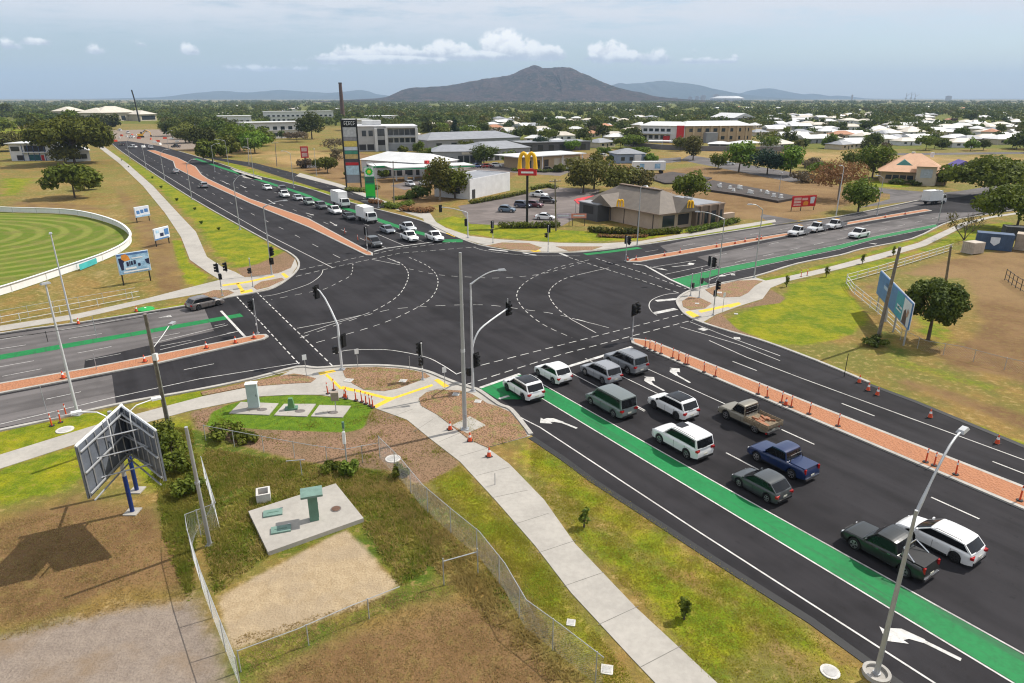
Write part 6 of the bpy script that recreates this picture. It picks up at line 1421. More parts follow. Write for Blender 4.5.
for l,r,t in (((708,149.5),(731,150),'white roofed carport nearer the motel stair'),((738,149),(762,148.5),'white roofed carport at the right end of the motel')):
    B=Bld(l,r,9,'carport',t,'carport'); B.part(hip(B.w,B.d,2.7,3.9,.5),'roof',RW)
    for x in (0,B.w*.5,B.w): MB().box((x,.2,1.35),(.3,.3,2.7)).build('column',WW,B.root)
    B.wall(2.6,WG,0,B.d-.3,B.w,B.d)
B=Bld((648,147),(676,147.5),8,'carport','white flat carport in front of the white motel wing','carport'); B.flat(2.8,.25,RW,.4)
for x in (.2,B.w*.5,B.w-.2): MB().box((x,.2,1.4),(.3,.3,2.8)).build('column',WW,B.root)
B=Bld((733,126),(754,125.5),30,'warehouse','big pale metal roofed shed behind the motel','warehouse'); B.wall(7,WG); B.part(hip(B.w,B.d,7,11,.6,gable=True),'roof',RW); B.row(2,2,B.w-2,5,0,4.5,m=DK,name='door')
o=empty('boundary_wall',(*g(624,146),0),0,'long grey boundary wall in front of the motel','wall'); a0=g(624,146); pts=[(g(x,y)[0]-a0[0],g(x,y)[1]-a0[1]) for x,y in ((624,146),(660,149.5),(700,151),(765,152),(800,151))]
MB().ribbon(pts,.25,2.3,0,0).build('wall_panel',mat('wall_dark_grey',(.17,.16,.16),.8,.15,.6),o); MB().ribbon(pts,.34,2.4,0,2.3).build('coping',WG,o)
# salmon roofed centre
B=Bld((880,182.5),(946,185.5),17,'community_building','cream building with big salmon hipped roof and small tower'); W_=B.w; B.wall(3.4,WT); B.part(hip(W_,B.d,3.4,8.2,1.0,inset=7),'roof',RPK); 
MB().box((W_*.66,-1.2,2.7),(4.8,4,5.4)).build('tower_wall',WC,B.root); o=hip(4.8,4,5.4,6.8,.7,ox=W_*.66-2.4,oy=-3.2); B.part(o,'tower_roof',RPK); MB().box((W_*.66,-3.24,3.4),(3.0,.06,2.4)).build('tower_window',mat('window_pale',(.40,.46,.52),.3),B.root)
for x in (.84,): MB().box((W_*.80,-2.2,1.3),(.8,.8,2.6)).build('porch_column',WC,B.root)
b=MB(); b.add([(3.2,2.2,4.9),(8.2,2.2,4.9),(5.7,3.4,6.6),(5.7,6,6.7)],[(0,1,2),(0,2,3),(1,3,2)]); B.part(b,'gablet',mat('gablet_green',(.06,.20,.17),.6)); B.row(4,1,W_*.5,1.6,1.2,2.4); B.row(2,W_*.86,W_-.5,1.4,1.0,2.4)
for x in (8,13): MB().tube([(x,9,7.2),(x,9,8.6)],.5,8).build('roof_vent',RW,B.root)
B=Bld((953,175),(972,175.5),7,'shed','small shed with purple roof and vivid green gable','shed'); B.wall(2.7,BRIGHTG); B.part(hip(B.w,B.d,2.7,4.6,.4,gable=True),'roof',mat('roof_purple',(.10,.07,.28),.6)); B.win(1,2.4,.2,2.1,'f',m=DK,name='door')
# clubhouse and halls on the left
B=Bld((12,161),(62,160.5),14,'clubhouse','white two storey clubhouse with open upper deck','clubhouse'); B.wall(6.6,WW); B.flat(6.62,.35,RW,1.0); B.win(B.w*.3,B.w*.72,3.6,6.0,'f',m=DK,name='deck_opening'); B.win(B.w*.03,B.w*.2,3.8,5.6); B.win(B.w*.12,B.w*.26,.2,2.2,m=DK,name='door'); B.win(B.w*.36,B.w*.58,.2,2.4,m=mat('door_teal',(.02,.12,.14),.5),name='door'); B.win(B.w*.60,B.w*.66,.1,2.2,m=RED,name='door'); MB().box((B.w*.51,-.6,3.3),(B.w*.5,1.2,.25)).build('deck',WW,B.root)
for k in range(5): MB().box((B.w*(.28+k*.11),-1.0,3.2),(.22,.22,6.4)).build('post',mat('post_blue',(.05,.08,.18),.5),B.root)
B=Bld((67,162),(91,161),10,'hall','low white hall half hidden by the spreading tree','hall'); B.wall(4.2,WW); B.part(hip(B.w,B.d,4.2,6,.5),'roof',RW); B.row(3,1,B.w-1,2,1,2.8)
for l,r,h,z1,t in (((54,119),(71,119),9,14,'leftmost far hall with white roof'),((79,121.5),(103,121.5),9,14,'middle far hall with cream walls and white roof'),((101,121.5),(138,120.5),9,15.5,'largest far hall with wide white roof'),((141,121),(157,120.5),7,11,'small white roofed hall right of the far halls')):
    B=Bld(l,r,30,'hall',t,'hall','far halls beyond the roadworks'); B.wall(h,WC); B.part(hip(B.w,B.d,h,z1,1.5),'roof',RC); B.row(4,2,B.w-2,4.5,1,5.5,m=WIN)
for l,r,d_,h,t,m_ in (((266,122.5),(334,121.5),16,10.5,'long white two storey block left of the chimney',RW),((247,139.5),(304,137.5),15,9.5,'white two storey block behind the straw field',RW),((220,124),(252,123.5),20,7,'long low white roof above the dark roadside trees',RW),((348,131),(372,130.5),18,8,'white roofed building behind the three storey block',RW),((372,124),(398,123.5),24,7,'wide pale metal roof behind the three storey block',RW)):
    B=Bld(l,r,d_,'long_building',t,'building','pale buildings behind the straw field'); B.wall(h,WW); B.flat(h+.02,.4,m_,.8)
    n=int(B.w/5)
    for z in ((1.2,5.2) if h>9 else (1.2,)): B.row(n,1,B.w-1,2.6,z,z+2.0)
    MB().box((B.w*.5,-.3,h*.52),(B.w*.96,.5,.3)).build('ledge',WW,B.root)
rt=empty('chimney',g(343.3,122),0,'tall dark brick chimney standing alone','chimney'); MB().tube([(0,0,0),(0,0,12),(0,0,38)],[2.6,2.2,1.7],12).build('stack',mat('chimney_brick',(.105,.062,.05),.9,.25,.8),rt,smooth=50); MB().tube([(0,0,38),(0,0,39.2)],1.9,12).build('cap',mat('chimney_cap',(.08,.06,.055),.9),rt)
# yard containers on the right
def container(px,px2,d_,h,label,m_,name='container',cat='container'):
    B=Bld(px,px2,d_,name,label,cat); B.wall(h,m_,z0=.12,name='shell')
    b=MB(); n=int(B.w/.3)
    for k in range(n): b.box((.15+k*B.w/n,-.03,h/2+.06),(.12,.06,h-.45))
    b.build('corrugation',m_,B.root); MB().box((B.w/2,-.03,h-.02),(B.w+.08,.1,.16)).build('top_rail',m_,B.root); MB().box((B.w/2,-.03,.16),(B.w+.08,.1,.16)).build('bottom_rail',m_,B.root)
    MB().box((B.w+.03,d_*.5,h/2),(.05,d_*.92,h-.3)).build('door',m_,B.root); return B
CB=mat('container_blue',(.055,.095,.17),.6,.3,.9)
B=container((974,248.5),(1011,252),2.5,2.7,'long faded blue shipping container with a pale crest',CB); b=MB(); b.add([(2.0,-.075,2.2),(3.3,-.075,2.2),(3.3,-.075,1.3),(2.65,-.075,.75),(2.0,-.075,1.3)],[(4,3,2,1,0)]); b.build('crest',PALE,B.root)
container((960.5,252.5),(972,255),2.6,1.9,'small beige shed left of the blue container',mat('shed_beige',(.46,.40,.33),.7,.2,1.5),'shed','shed')
container((1013,250),(1050,254),3,2.7,'beige container at the right edge beside the blue one',mat('container_beige',(.42,.35,.27),.7,.25,1)); container((1004,239),(1050,242),3,2.2,'dark low container behind the beige one',mat('container_dark',(.05,.055,.06),.6,.3,1))
# shade-cloth yards beyond the corner restaurant
for poly,l,h in (([(690,185),(713,182),(764,191.5),(800,199),(778,203),(740,196),(700,190.5)],'dark edged yard platform in the vacant block',.55),([(645,178),(672,173),(712,179),(700,183),(665,184.5)],'weathered flat platform beside the semi trailer',.45)):
    o=MB().prism(G(poly),0,h).build('yard_platform',mat('platform_dark',(.060,.048,.042),.9,.35,.35,world=True)); tag(o,l,'platform')
rr=random.Random(3)
for k in range(14):
    u=k/13; p=(712+u*66+rr.uniform(-4,4),187+u*9+rr.uniform(-2.2,2.0)); s=rr.uniform(.5,1.1)
    rt=empty('ground_marker',(*g(p[0],p[1],.55),.55),rr.random()*3,'small white block standing on the dark yard platform','block','white blocks on the dark platform'); MB().box((0,0,s*.5),(s*.9,s*.5,s)).build('block',REFL,rt); MB().box((0,0,.06),(s*1.3,s*.8,.12)).build('block_base',COVER,rt)
# oval boundary fence
OV=OVAL; cx=sum(p[0] for p in OV)/len(OV); cyy=sum(p[1] for p in OV)/len(OV)
rt=empty('oval_fence',(OV[0][0],OV[0][1],0),0,'low white boundary fence curving round the cricket oval','fence'); L=[(p[0]-OV[0][0],p[1]-OV[0][1]) for p in smooth_line(G([(-400,200),(-200,205),(-60,208),(0,212),(60,214),(90,218),(118,227),(131,238),(127,248),(105,260),(60,276),(0,296),(-80,318),(-200,335)]),8)] if False else None
OL=smooth_line(G([(-200,205),(-60,208),(0,212),(60,214),(90,218),(118,227),(131,238),(127,248),(105,260),(60,276),(0,296),(-80,318),(-200,335)]),8); rt.location=(OL[0][0],OL[0][1],0); LL=[(p[0]-OL[0][0],p[1]-OL[0][1]) for p in OL]
MB().ribbon(LL,.07,1.15,0,.08).build('panel',mat('fence_white',(.78,.77,.75),.7,.08,.25),rt); MB().ribbon(LL,.4,1.2,0,1.15).build('top_rail',SIGW,rt)  # top rail made extra wide so its sunlit top whitens the shaded fence
for q in resample(LL,6.0): MB().box((q[0],q[1],.6),(.12,.12,1.2)).build('post',RAILW,rt)
o=empty('fence_banner',g(81,270.5),0,'teal banner tied to the white oval fence','banner'); a0=g(81,271); a1=g(98,264); MB().ribbon([(0,0),(a1[0]-a0[0],a1[1]-a0[1])],.03,1.0,0,.15).build('cloth',mat('banner_teal',(.06,.42,.42),.6,.2,1),o); MB().ribbon([((a1[0]-a0[0])*.5-.02,(a1[1]-a0[1])*.5-.05),((a1[0]-a0[0])*.75-.02,(a1[1]-a0[1])*.75-.05)],.04,.75,0,.4).build('lettering',SIGW,o); o.location=(a0[0]+.0,a0[1]-.14,0)
# houses of the suburb
def house_proto(rm,wm_,w,d,i):
    rt=empty('house',(0,0,0),0,'x','house'); MB().box((0,0,1.5),(w,d,3.0)).build('wall',wm_,rt); m_=hip(w,d,3.0,5.1,.6,ox=-w/2,oy=-d/2,gable=(i==2)); m_.build('roof',rm,rt)
    for x in (-w*.28,w*.25): MB().box((x,-d/2-.02,1.7),(2.0,.08,1.2)).build('window',WIN,rt)
    MB().box((0,-d/2-.02,1.1),(1.0,.08,2.1)).build('door',DK,rt); return rt
HP=[house_proto(RW,WC,15,10,0),house_proto(RC,WW,17,11,1),house_proto(RW,WG,18,9,2),house_proto(RG,WC,15,11,0),house_proto(RTC,WC,14,10,1),house_proto(RW,WW,22,12,0)]
HL=['white hipped house among the suburb trees','cream roofed house among the suburb trees','white gabled house among the suburb trees','grey roofed house among the suburb trees','terracotta roofed house among the suburb trees','wide white roofed house among the suburb trees']
HU=[False]*6; rr=random.Random(11)
HS=[(740+x*.1465,90+y*.1465,k) for x,y,k in ((350,190,0),(440,195,1),(545,195,2),(690,185,0),(740,220,5),(460,235,1),(600,275,5),(530,275,0),(270,265,3),(95,255,0),(355,335,2),(570,350,1),(720,325,5),(840,335,1),(940,275,0),(970,315,5),(680,395,3),(790,385,2),(240,385,0),(120,305,3),(640,150,0),(900,165,1),(170,125,0),(260,122,0),(60,125,5),(1000,355,0))]
HS+=[(874+x*.1465,90+y*.1465,k) for x,y,k in ((20,280,0),(100,315,5),(140,352,5),(250,305,1),(340,347,5),(420,235,0),(550,352,0),(640,357,3),(530,270,2),(490,303,0),(690,225,1),(790,262,1),(960,220,5),(740,195,0),(400,155,0),(760,352,1),(880,165,2),(270,352,2),(930,350,0),(60,350,0))]
HS+=[(620+x*.1465,90+y*.1465,k) for x,y,k in ((130,190,1),(210,195,3),(410,190,1),(30,220,1),(690,160,0),(850,190,0))]
HS+=[(440+x*.195,90+y*.195,k) for x,y,k in ((300,155,5),(340,168,5),(540,158,2),(610,153,0),(520,210,1),(480,195,3),(840,195,4),(880,155,0),(940,160,1),(1010,145,0),(280,205,4),(700,150,0),(760,160,1),(380,150,0))]
HS+=[(220+x*.1465,90+y*.1465,k) for x,y,k in ((300,115,0),(350,120,1),(440,145,5),(690,130,0),(800,135,0),(240,140,3),(30,170,1),(120,110,0),(520,120,0))]
HS+=[(x,y,k) for x,y,k in ((432,129,0),(448,124,1),(470,130,3),(492,126,0),(508,133,1),(527,128,2),(545,134,0),(561,139,1),(575,131,0),(590,136,4),(603,128,2),(616,140,0),(630,134,1),(600,146,3),(556,146,0),(572,148,1),(535,141,0),(640,127,0),(775,131,0),(800,128,5),(826,134,0),(850,129,1),(880,134,0),(905,128,2),(935,133,5),(960,128,0),(985,134,1),(1010,129,0),(812,142,5),(845,147,0),(905,144,1),(960,146,5),(1000,143,0),(780,147,1))]
HS+=[(rr.uniform(*rr.choice(((400,640),(770,1024),(770,1024)))),rr.uniform(115,138),rr.choice((0,1,3,2,0,1,4))) for _ in range(62)]
HS+=[(rr.uniform(170,1023),rr.uniform(105.5,112),rr.choice((0,0,1,2,3,5,4,0))) for _ in range(70)]+[(rr.uniform(775,1023),rr.uniform(113,140),rr.choice((0,1,2,3,5))) for _ in range(28)]
for x,y,k in HS:
    k=k if k!=5 or rr.random()<.3 else rr.choice((0,1,3,2))
    if HU[k]: o=copy_tree(HP[k])
    else: o=HP[k]; HU[k]=True
    tag(o,HL[k],'house','houses of the far suburb'); p=g(x,y+1.0); o.location=(p[0],p[1],0); o.rotation_euler=(0,0,R(33.5*rr.choice((0,1))+rr.uniform(-15,15))); s=rr.uniform(.75,1.0); o.scale=(s,s,s)
# skyline far beyond the wood
CITY=mat('city_concrete',(.34,.34,.36),.8,.15,.01); 
for i,(x,w_,y0,nm,l) in enumerate(((716,5,94,'city_tower','stepped dark hotel tower tallest of the far skyline'),(703,4,95,'city_tower','pale city tower left of the tallest one'),(690,3,96.5,'city_tower','thin city tower in the far skyline group'),(675,5,97.3,'city_tower','broad low city block in the far skyline'),(662,4,96.5,'city_tower','city block under the right flank of the hill'),(697,3,96,'city_tower','second thin city tower beside the pale one'),(948.5,4,95.7,'city_tower','lone grey silo block on the right horizon'),(852,1.2,94.5,'city_tower','single slim mast tower near the right hills'),(648,5,97.5,'city_tower','low apartment block at the hill foot'))):
    ds_=6200; dx=(x-512)/FPX; zt=CAMH+(-ST+(341.5-y0)/FPX*CT)/(CT+(341.5-y0)/FPX*ST)*ds_; ww=w_/FPX*ds_; rt=empty(nm,(dx*ds_/1.0/(CT+(341.5-98)/FPX*ST),ds_,0),0,l,'tower','far city skyline'); MB().box((0,0,zt*.46),(ww,ww*.8,zt*.92)).build('shaft',CITY,rt); MB().box((0,0,zt*.96),(ww*.55,ww*.5,zt*.08)).build('roof_plant',CITY,rt)
ds_=6200; dx=(727-512)/FPX/(CT+(341.5-98)/FPX*ST); rt=empty('stadium',(dx*ds_,ds_,0),0,'white roofed stadium low on the skyline','stadium')
b=MB()
for k in range(24):
    a0,a1=k*math.pi/12,(k+1)*math.pi/12; q=lambda a,r,z:(r*math.cos(a),r*.7*math.sin(a),z); b.add([q(a0,150,22),q(a1,150,22),q(a1,95,40),q(a0,95,40)],[(0,1,2,3)])
b.build('roof',RW,rt)
b=MB()
for k in range(24):
    a0,a1=k*math.pi/12,(k+1)*math.pi/12; b.add([q(a0,145,0),q(a1,145,0),q(a1,150,22),q(a0,150,22)],[(0,1,2,3)])
b.build('stand',CITY,rt)
for x,h in ((906,70),(911,78),(915,60)):
    dx=(x-512)/FPX/(CT+(341.5-98)/FPX*ST); rt=empty('harbour_crane',(dx*7000,7000,0),0,'thin harbour crane on the right horizon, %s'%{906:'left',911:'tallest, middle',915:'right'}[x],'crane','harbour cranes')
    MB().tube([(0,0,0),(0,0,h)],3,4).build('tower',CITY,rt); MB().tube([(0,0,h*.6),(38,0,h*.95)],2,4).build('boom',CITY,rt); MB().box((0,0,h*.3),(16,12,12)).build('machinery',CITY,rt)
p=g(139.5,122); rt=empty('lattice_mast',(p[0],p[1],0),0,'dark slim mast rising beyond the far halls','mast'); MB().tube([(0,0,0),(-1.2,0,24)],[.9,.6],5).build('mast',TRIMK,rt); MB().tube([(-1.2,0,24),(-2.2,0,32)],.7,5).build('top_section',TRIMK,rt)

# ---- the distant roadworks
EXY=mat('machine_yellow',(.72,.40,.03),.5,.15,1)
rt=empty('excavator',g(141,137.5),R(30),'yellow excavator working on the distant dirt carriageway','excavator')
for s_ in (-1,1): MB().box((0,s_*1.1,.45),(3.8,.6,.9)).build('track',TYRE,rt)
MB().box((-.3,0,1.6),(3.2,2.5,1.3)).build('body',EXY,rt); MB().box((.6,.7,2.6),(1.3,1.0,1.5)).build('cab',WIN,rt); MB().tube([(1.2,-.3,1.8),(3.6,-.3,4.6),(5.6,-.3,3.2),(5.9,-.3,1.4)],.28,6).build('boom',EXY,rt); MB().box((5.9,-.3,.9),(.9,1.1,.9)).build('bucket',TRIMK,rt)
rr=random.Random(14)
for k in range(22):
    p=(106+k*4.3+rr.uniform(-2,2),146-abs(k-8)*.25+rr.uniform(-12,2)); rt=empty('works_barrier',g(*p),rr.random()*3,'%s plastic barrier standing in the distant roadworks'%('orange','white')[k%2],'barrier','barriers of the distant roadworks')
    m_=(ORA,REFL)[k%2]; MB().box((0,0,.3),(2.2,.6,.6)).build('base',m_,rt); MB().box((0,0,.85),(2.1,.3,.5)).build('top',m_,rt)
# ================================================================ VEGETATION
def leafmat(name,c1,c2,c3=None):
    m,nt,p=newmat(name); pos=obj_pos(nt); oi=nt.nodes.new('ShaderNodeObjectInfo')
    n=noise(nt,pos,.55,3); n2=noise(nt,pos,3.5,2); f=sstep(nt,mathn(nt,'ADD',mathn(nt,'MULTIPLY',n,.55),mathn(nt,'MULTIPLY',n2,.45)),.36,.64)
    c=mixc(nt,f,c1,c2)
    hs=nt.nodes.new('ShaderNodeHueSaturation'); nt.links.new(c,hs.inputs['Color']); nt.links.new(mathn(nt,'ADD',.478,mathn(nt,'MULTIPLY',oi.outputs['Random'],.042)),hs.inputs['Hue']); nt.links.new(mathn(nt,'ADD',.75,mathn(nt,'MULTIPLY',oi.outputs['Random'],.55)),hs.inputs['Value'])
    nt.links.new(hs.outputs[0],p.inputs['Base Color']); p.inputs['Roughness'].default_value=.75; p.inputs['Specular IOR Level'].default_value=.2
    tr=nt.nodes.new('ShaderNodeBsdfTranslucent'); nt.links.new(hs.outputs[0],tr.inputs[0]); mx=nt.nodes.new('ShaderNodeMixShader'); mx.inputs[0].default_value=.25
    nt.links.new(p.outputs[0],mx.inputs[1]); nt.links.new(tr.outputs[0],mx.inputs[2]); nt.links.new(mx.outputs[0],nt.nodes['Material Output'].inputs['Surface'])
    return m
LG=leafmat('leaf_green',(.058,.084,.010),(.16,.19,.022)); LD=leafmat('leaf_dark',(.036,.054,.011),(.100,.122,.020)); LO=leafmat('leaf_olive',(.075,.085,.018),(.18,.17,.035)); LB=leafmat('leaf_bright',(.07,.12,.012),(.16,.22,.02)); LR=leafmat('leaf_rust',(.16,.075,.03),(.29,.15,.07)); LN=leafmat('leaf_blue_green',(.014,.036,.022),(.036,.07,.04)); LBR=leafmat('leaf_brown',(.09,.07,.04),(.17,.13,.075))
BARK=mat('bark',(.11,.085,.065),.95,.35,3); BARKP=mat('bark_pale',(.26,.22,.18),.9,.3,3)
def leaves(lobes,n,size,seed,flat=.0):
    rg=np.random.default_rng(seed); ls=np.array(lobes,float); wgt=ls[:,3]*ls[:,4]*ls[:,5]; wgt=wgt**.8; wgt/=wgt.sum()
    idx=rg.choice(len(ls),n,p=wgt); d=rg.normal(size=(n,3)); d/=np.linalg.norm(d,axis=1)[:,None]
    rad=rg.uniform(.3,1,n)**.6; rad=np.where(rg.random(n)<.12,rad*1.12,rad)
    c=ls[idx,:3]+d*ls[idx,3:6]*rad[:,None]
    nrm=d*.9+rg.normal(size=(n,3))*.55+np.array([0,0,.35]); nrm/=np.linalg.norm(nrm,axis=1)[:,None]
    a=np.cross(nrm,rg.normal(size=(n,3))); a/=np.linalg.norm(a,axis=1)[:,None]; b=np.cross(nrm,a); s=size*rg.uniform(.55,1.3,n)[:,None]
    V=np.stack([c-a*s,c-b*s*.62+nrm*s*.12,c+a*s,c+b*s*.62+nrm*s*.12],1).reshape(-1,3)
    V[:,2]=np.maximum(V[:,2],.03); return V
def leafmesh(V):
    me=bpy.data.meshes.new('foliage'); n=len(V)//4; me.vertices.add(len(V)); me.vertices.foreach_set('co',V.ravel().astype(np.float32)); me.loops.add(len(V)); me.polygons.add(n)
    me.loops.foreach_set('vertex_index',np.arange(len(V),dtype=np.int32)); me.polygons.foreach_set('loop_start',np.arange(0,len(V),4,dtype=np.int32)); me.update(calc_edges=True); return me
def make_tree(name,label,cat,h,r,shape,lm,n,size,seed,group=None,bark=None,dense=1.0):
    rt=empty(name,(0,0,0),0,label,cat,group); rd=random.Random(seed); lobes=[]
    ch={'spread':.74,'broad':.82,'round':.84,'tall':.84,'crownround':.68,'cone':.92,'bush':.98}[shape]*h; zb=h-ch
    nl={'spread':16,'broad':17,'round':17,'tall':9,'crownround':26,'cone':8,'bush':7}[shape]
    for k in range(nl):
        t=(k+.5)/nl; a=k*2.4+rd.uniform(-.5,.5)
        if shape=='cone': z=zb+ch*t; rr=r*(1.05-t)*.9; q=rr*.35; lr=max(.25*r,rr*.75); lz=ch*.16
        elif shape=='spread': q=r*math.sqrt(t)*.72; z=zb+ch*(.50+.26*(1-t)+rd.uniform(-.24,.08)); lr=r*rd.uniform(.27,.42); lz=ch*rd.uniform(.26,.36)
        elif shape=='crownround':
            ph=math.acos(1-1.55*t); q=r*.72*math.sin(ph); z=zb+ch*(.42+.42*math.cos(ph)*.95); lr=r*rd.uniform(.24,.36); lz=lr*.8
        elif shape=='tall': z=zb+ch*(.18+.66*t); q=r*.5*rd.random(); lr=r*rd.uniform(.4,.62); lz=ch*.2
        else: z=zb+ch*(.44+rd.uniform(-.27,.34)*(1.2-t)); q=r*math.sqrt(t)*.66; lr=r*rd.uniform(.28,.42); lz=ch*rd.uniform(.24,.36)
        lobes.append((q*math.cos(a),q*math.sin(a),z,lr,lr*rd.uniform(.85,1.1),lz))
    me=leafmesh(leaves(lobes,n,size,seed)); me.materials.append(lm); o=bpy.data.objects.new('crown',me); col.objects.link(o); o.parent=rt
    b=MB(); tr=max(.05,h*.022)
    if shape!='bush' or h>1.5:
        lean=rd.uniform(-.04,.04)*h; zf=zb+ch*.35
        b.tube([(0,0,-.05),(lean*.4,0,zf*.5),(lean,lean*.5,zf),(lean,lean*.5,zf+ch*.3)],[tr*1.3,tr,tr*.8,tr*.35],7)
        for lb in lobes[:8]: b.tube([(lean*.6,lean*.2,zf*.72),(lb[0]*.5,lb[1]*.5,(zf*.8+lb[2])*.5),(lb[0],lb[1],lb[2])],[tr*.55,tr*.38,tr*.12],5)
        b.build('trunk',bark or BARK,rt)
    return rt
TS=0
def tree(px,h,r,shape,lm,label,n=2600,size=.42,cat='tree',name='tree',bark=None,group=None,z=0):
    global TS; TS+=1; o=make_tree(name,label,cat,h,r,shape,lm,n,size,100+TS,group,bark); p=g(*px); o.location=(p[0],p[1],z); o.rotation_euler=(0,0,TS*1.3); return o
tree((928,340),6.9,3.25,'crownround',LD,'round dense dark tree standing alone at the right yard fence',9500,.17)
tree((75,164),17.5,16,'spread',LG,'huge spreading tree beside the white clubhouse',9000,.75); tree((75,198),8.6,7.2,'spread',LG,'dark spreading tree in the dry field above the oval',4200,.5); tree((85,190),3.6,4,'bush',LG,'low bush right under the dark spreading field tree',800,.4,'shrub','shrub')
tree((66,165),8,6,'broad',LO,'olive tree in front of the huge spreading tree',1800,.5); tree((14,151),9,9,'broad',LO,'yellow green tree left of the white clubhouse',2600,.6); tree((-8,152),9,9,'broad',LO,'yellow green tree cut by the left edge',2000,.6); tree((28,148),7,7,'broad',LO,'smaller yellow green tree just above the clubhouse',1600,.6)
for i,(p,h,r,lm) in enumerate((((213,163),9,6.5,LG),((226,157),9,7,LG),((204,150),11,9,LD),((240,151),12,11,LG),((255,153),10,9,LB),((186,143),11,10,LO),((197,139),13,11,LD),((216,142),14,12,LD),((172,136),12,10,LD),((262,146),10,9,LG),((228,138),13,11,LD),((244,141),11,10,LB))):
    tree(p,h,r,'broad',lm,'roadside tree in the dark clump beyond the far queue, '+['nearest lone one','second nearest','left of the nearest','big middle one','right end one','olive one at left','dark one behind the olive','tallest dark one','farthest left','right rear one','dark one at the back','bright one at the back'][i],2600,.62,group='trees of the roadside clump')
tree((312,139),16,9.5,'broad',LD,'tall dark tree right of the white two storey block',2600,.7); tree((282,139),5.5,3,'round',LD,'small round tree before the white two storey block',600,.45); tree((297,142),6,9,'spread',LBR,'wide leafless brown tree behind the straw field',1500,.45); tree((305,168),4,4.2,'bush',LBR,'brown bush behind the small red sign',700,.4,'shrub','shrub')
tree((327.5,173),6,4.6,'broad',LG,'round green tree right of the small red sign',1500,.4); tree((319.5,170),4.2,3,'broad',LG,'smaller green tree touching the round one',800,.35); tree((337,165),7,3.4,'tall',LBR,'thin brown tree left of the tenant sign',600,.35); tree((335,151),6,7,'spread',LBR,'leafless brown tree left of the three storey block',900,.4)
tree((440,200),10.5,5.2,'tall',LO,'loose olive tree in front of the fuel station canopy',2600,.36,bark=BARKP); tree((455,198.5),8.8,5.0,'broad',LG,'dense green tree left of the white block building',2800,.36); tree((418,199),3.6,4.0,'bush',LD,'dark shrub left of the loose olive tree',900,.35,'shrub','shrub')
tree((440,156),4.5,6.5,'bush',LB,'bright bush before the grey shop',900,.45,'shrub','shrub'); tree((455,142),13,5.4,'cone',LN,'dark conical tree above the grey shop roofs',1600,.5); tree((484,164),8,6.5,'broad',LD,'dark tree in front of the grey shops',1500,.45); tree((509,165),5.6,4.6,'round',LB,'small bright tree right of the grey shop front',900,.4)
tree((583,193),9.5,6.5,'tall',LO,'olive tree left of the twin trees behind the restaurant',2600,.42); tree((594,189),9.5,6.5,'broad',LO,'second olive tree behind the red sails',2400,.42); tree((619,193),7.4,6.2,'broad',LO,'yellowish tree behind the grey restaurant roof, left one',2600,.4); tree((632,192),7.4,6.4,'broad',LO,'yellowish tree behind the grey restaurant roof, right one',2600,.4); tree((689,200),7.2,5.2,'round',LB,'round bright tree at the right of the restaurant roof',2000,.4)
tree((693,160),10,6,'tall',LO,'loose olive tree before the motel wall',1400,.5); tree((718,168.5),6,4.6,'round',LG,'small dark green street tree by the side street',1100,.42); tree((738.5,172),10.5,6.6,'tall',LB,'bright tall tree on the side street verge',1800,.5); tree((767,174.5),9.4,7,'round',LN,'dark blue green round tree by the side street',2600,.42); tree((790,176),10,5.6,'tall',LB,'bright loose tree right of the dark round tree',1500,.48)
tree((838,200),9.6,7.8,'spread',LR,'rust orange half bare tree in the vacant block',2600,.3,bark=BARKP); tree((858,212),8,4.6,'broad',LG,'green two trunked tree near the eastern median',2400,.34); tree((872,178),10.5,6.6,'broad',LB,'bright green tree beside the salmon roof',2400,.45); tree((853,168),7,6,'broad',LG,'green tree behind the rust orange one',1200,.45); tree((806,182),3.4,6,'bush',LBR,'brown scrub in the vacant block near rust tree',900,.4,'shrub','shrub')
tree((822,172),3.2,6,'bush',LG,'green scrub beyond the rust orange tree',700,.45,'shrub','shrub'); tree((988,198),10,12,'spread',LG,'wide olive green tree at the right behind the junction',5200,.5); tree((1016,230),8.5,8.5,'spread',LB,'bright green tree overhanging the blue container',6500,.36); tree((1030,196),10,10,'broad',LG,'green tree at the right edge behind the wide one',2600,.5); tree((944,186),5.6,3,'tall',LG,'small palm like tree by the salmon roofed building',600,.4)
tree((896,184),1.6,3.2,'bush',LD,'dark hedge bush at the salmon building front, left',500,.3,'shrub','shrub'); tree((914,185.5),1.8,2.6,'bush',LD,'dark hedge bush at the salmon building front, right',500,.3,'shrub','shrub')
# bare shrub
rt=empty('bare_tree',g(964,240),0,'nearly leafless shrub leaning beside the right footpath','tree'); b=MB(); rd=random.Random(5)
def twig(b,p,d,l,r,n):
    q=p+d*l; b.tube([p,(p+q)/2+Vector((rd.uniform(-.1,.1),rd.uniform(-.1,.1),.05)),q],[r,r*.8,r*.55],4)
    if n:
        for _ in range(3): twig(b,q,(d+Vector((rd.uniform(-.7,.7),rd.uniform(-.7,.7),rd.uniform(-.1,.5)))).normalized(),l*rd.uniform(.6,.85),r*.55,n-1)
for a_ in (2.6,1.2,.3,4.2): twig(b,Vector((0,0,0)),Vector((math.cos(a_)*.8,math.sin(a_)*.5,.9)).normalized(),1.9,.11,3)
b.build('branches',BARK,rt); me=leafmesh(leaves([(-2,0,3.2,2,1.4,1.2),(1.5,.5,3.6,1.5,1.2,.9),(-3,0,4.5,1.2,1,.6)],260,.18,77)); me.materials.append(LO); o=bpy.data.objects.new('leaves',me); col.objects.link(o); o.parent=rt
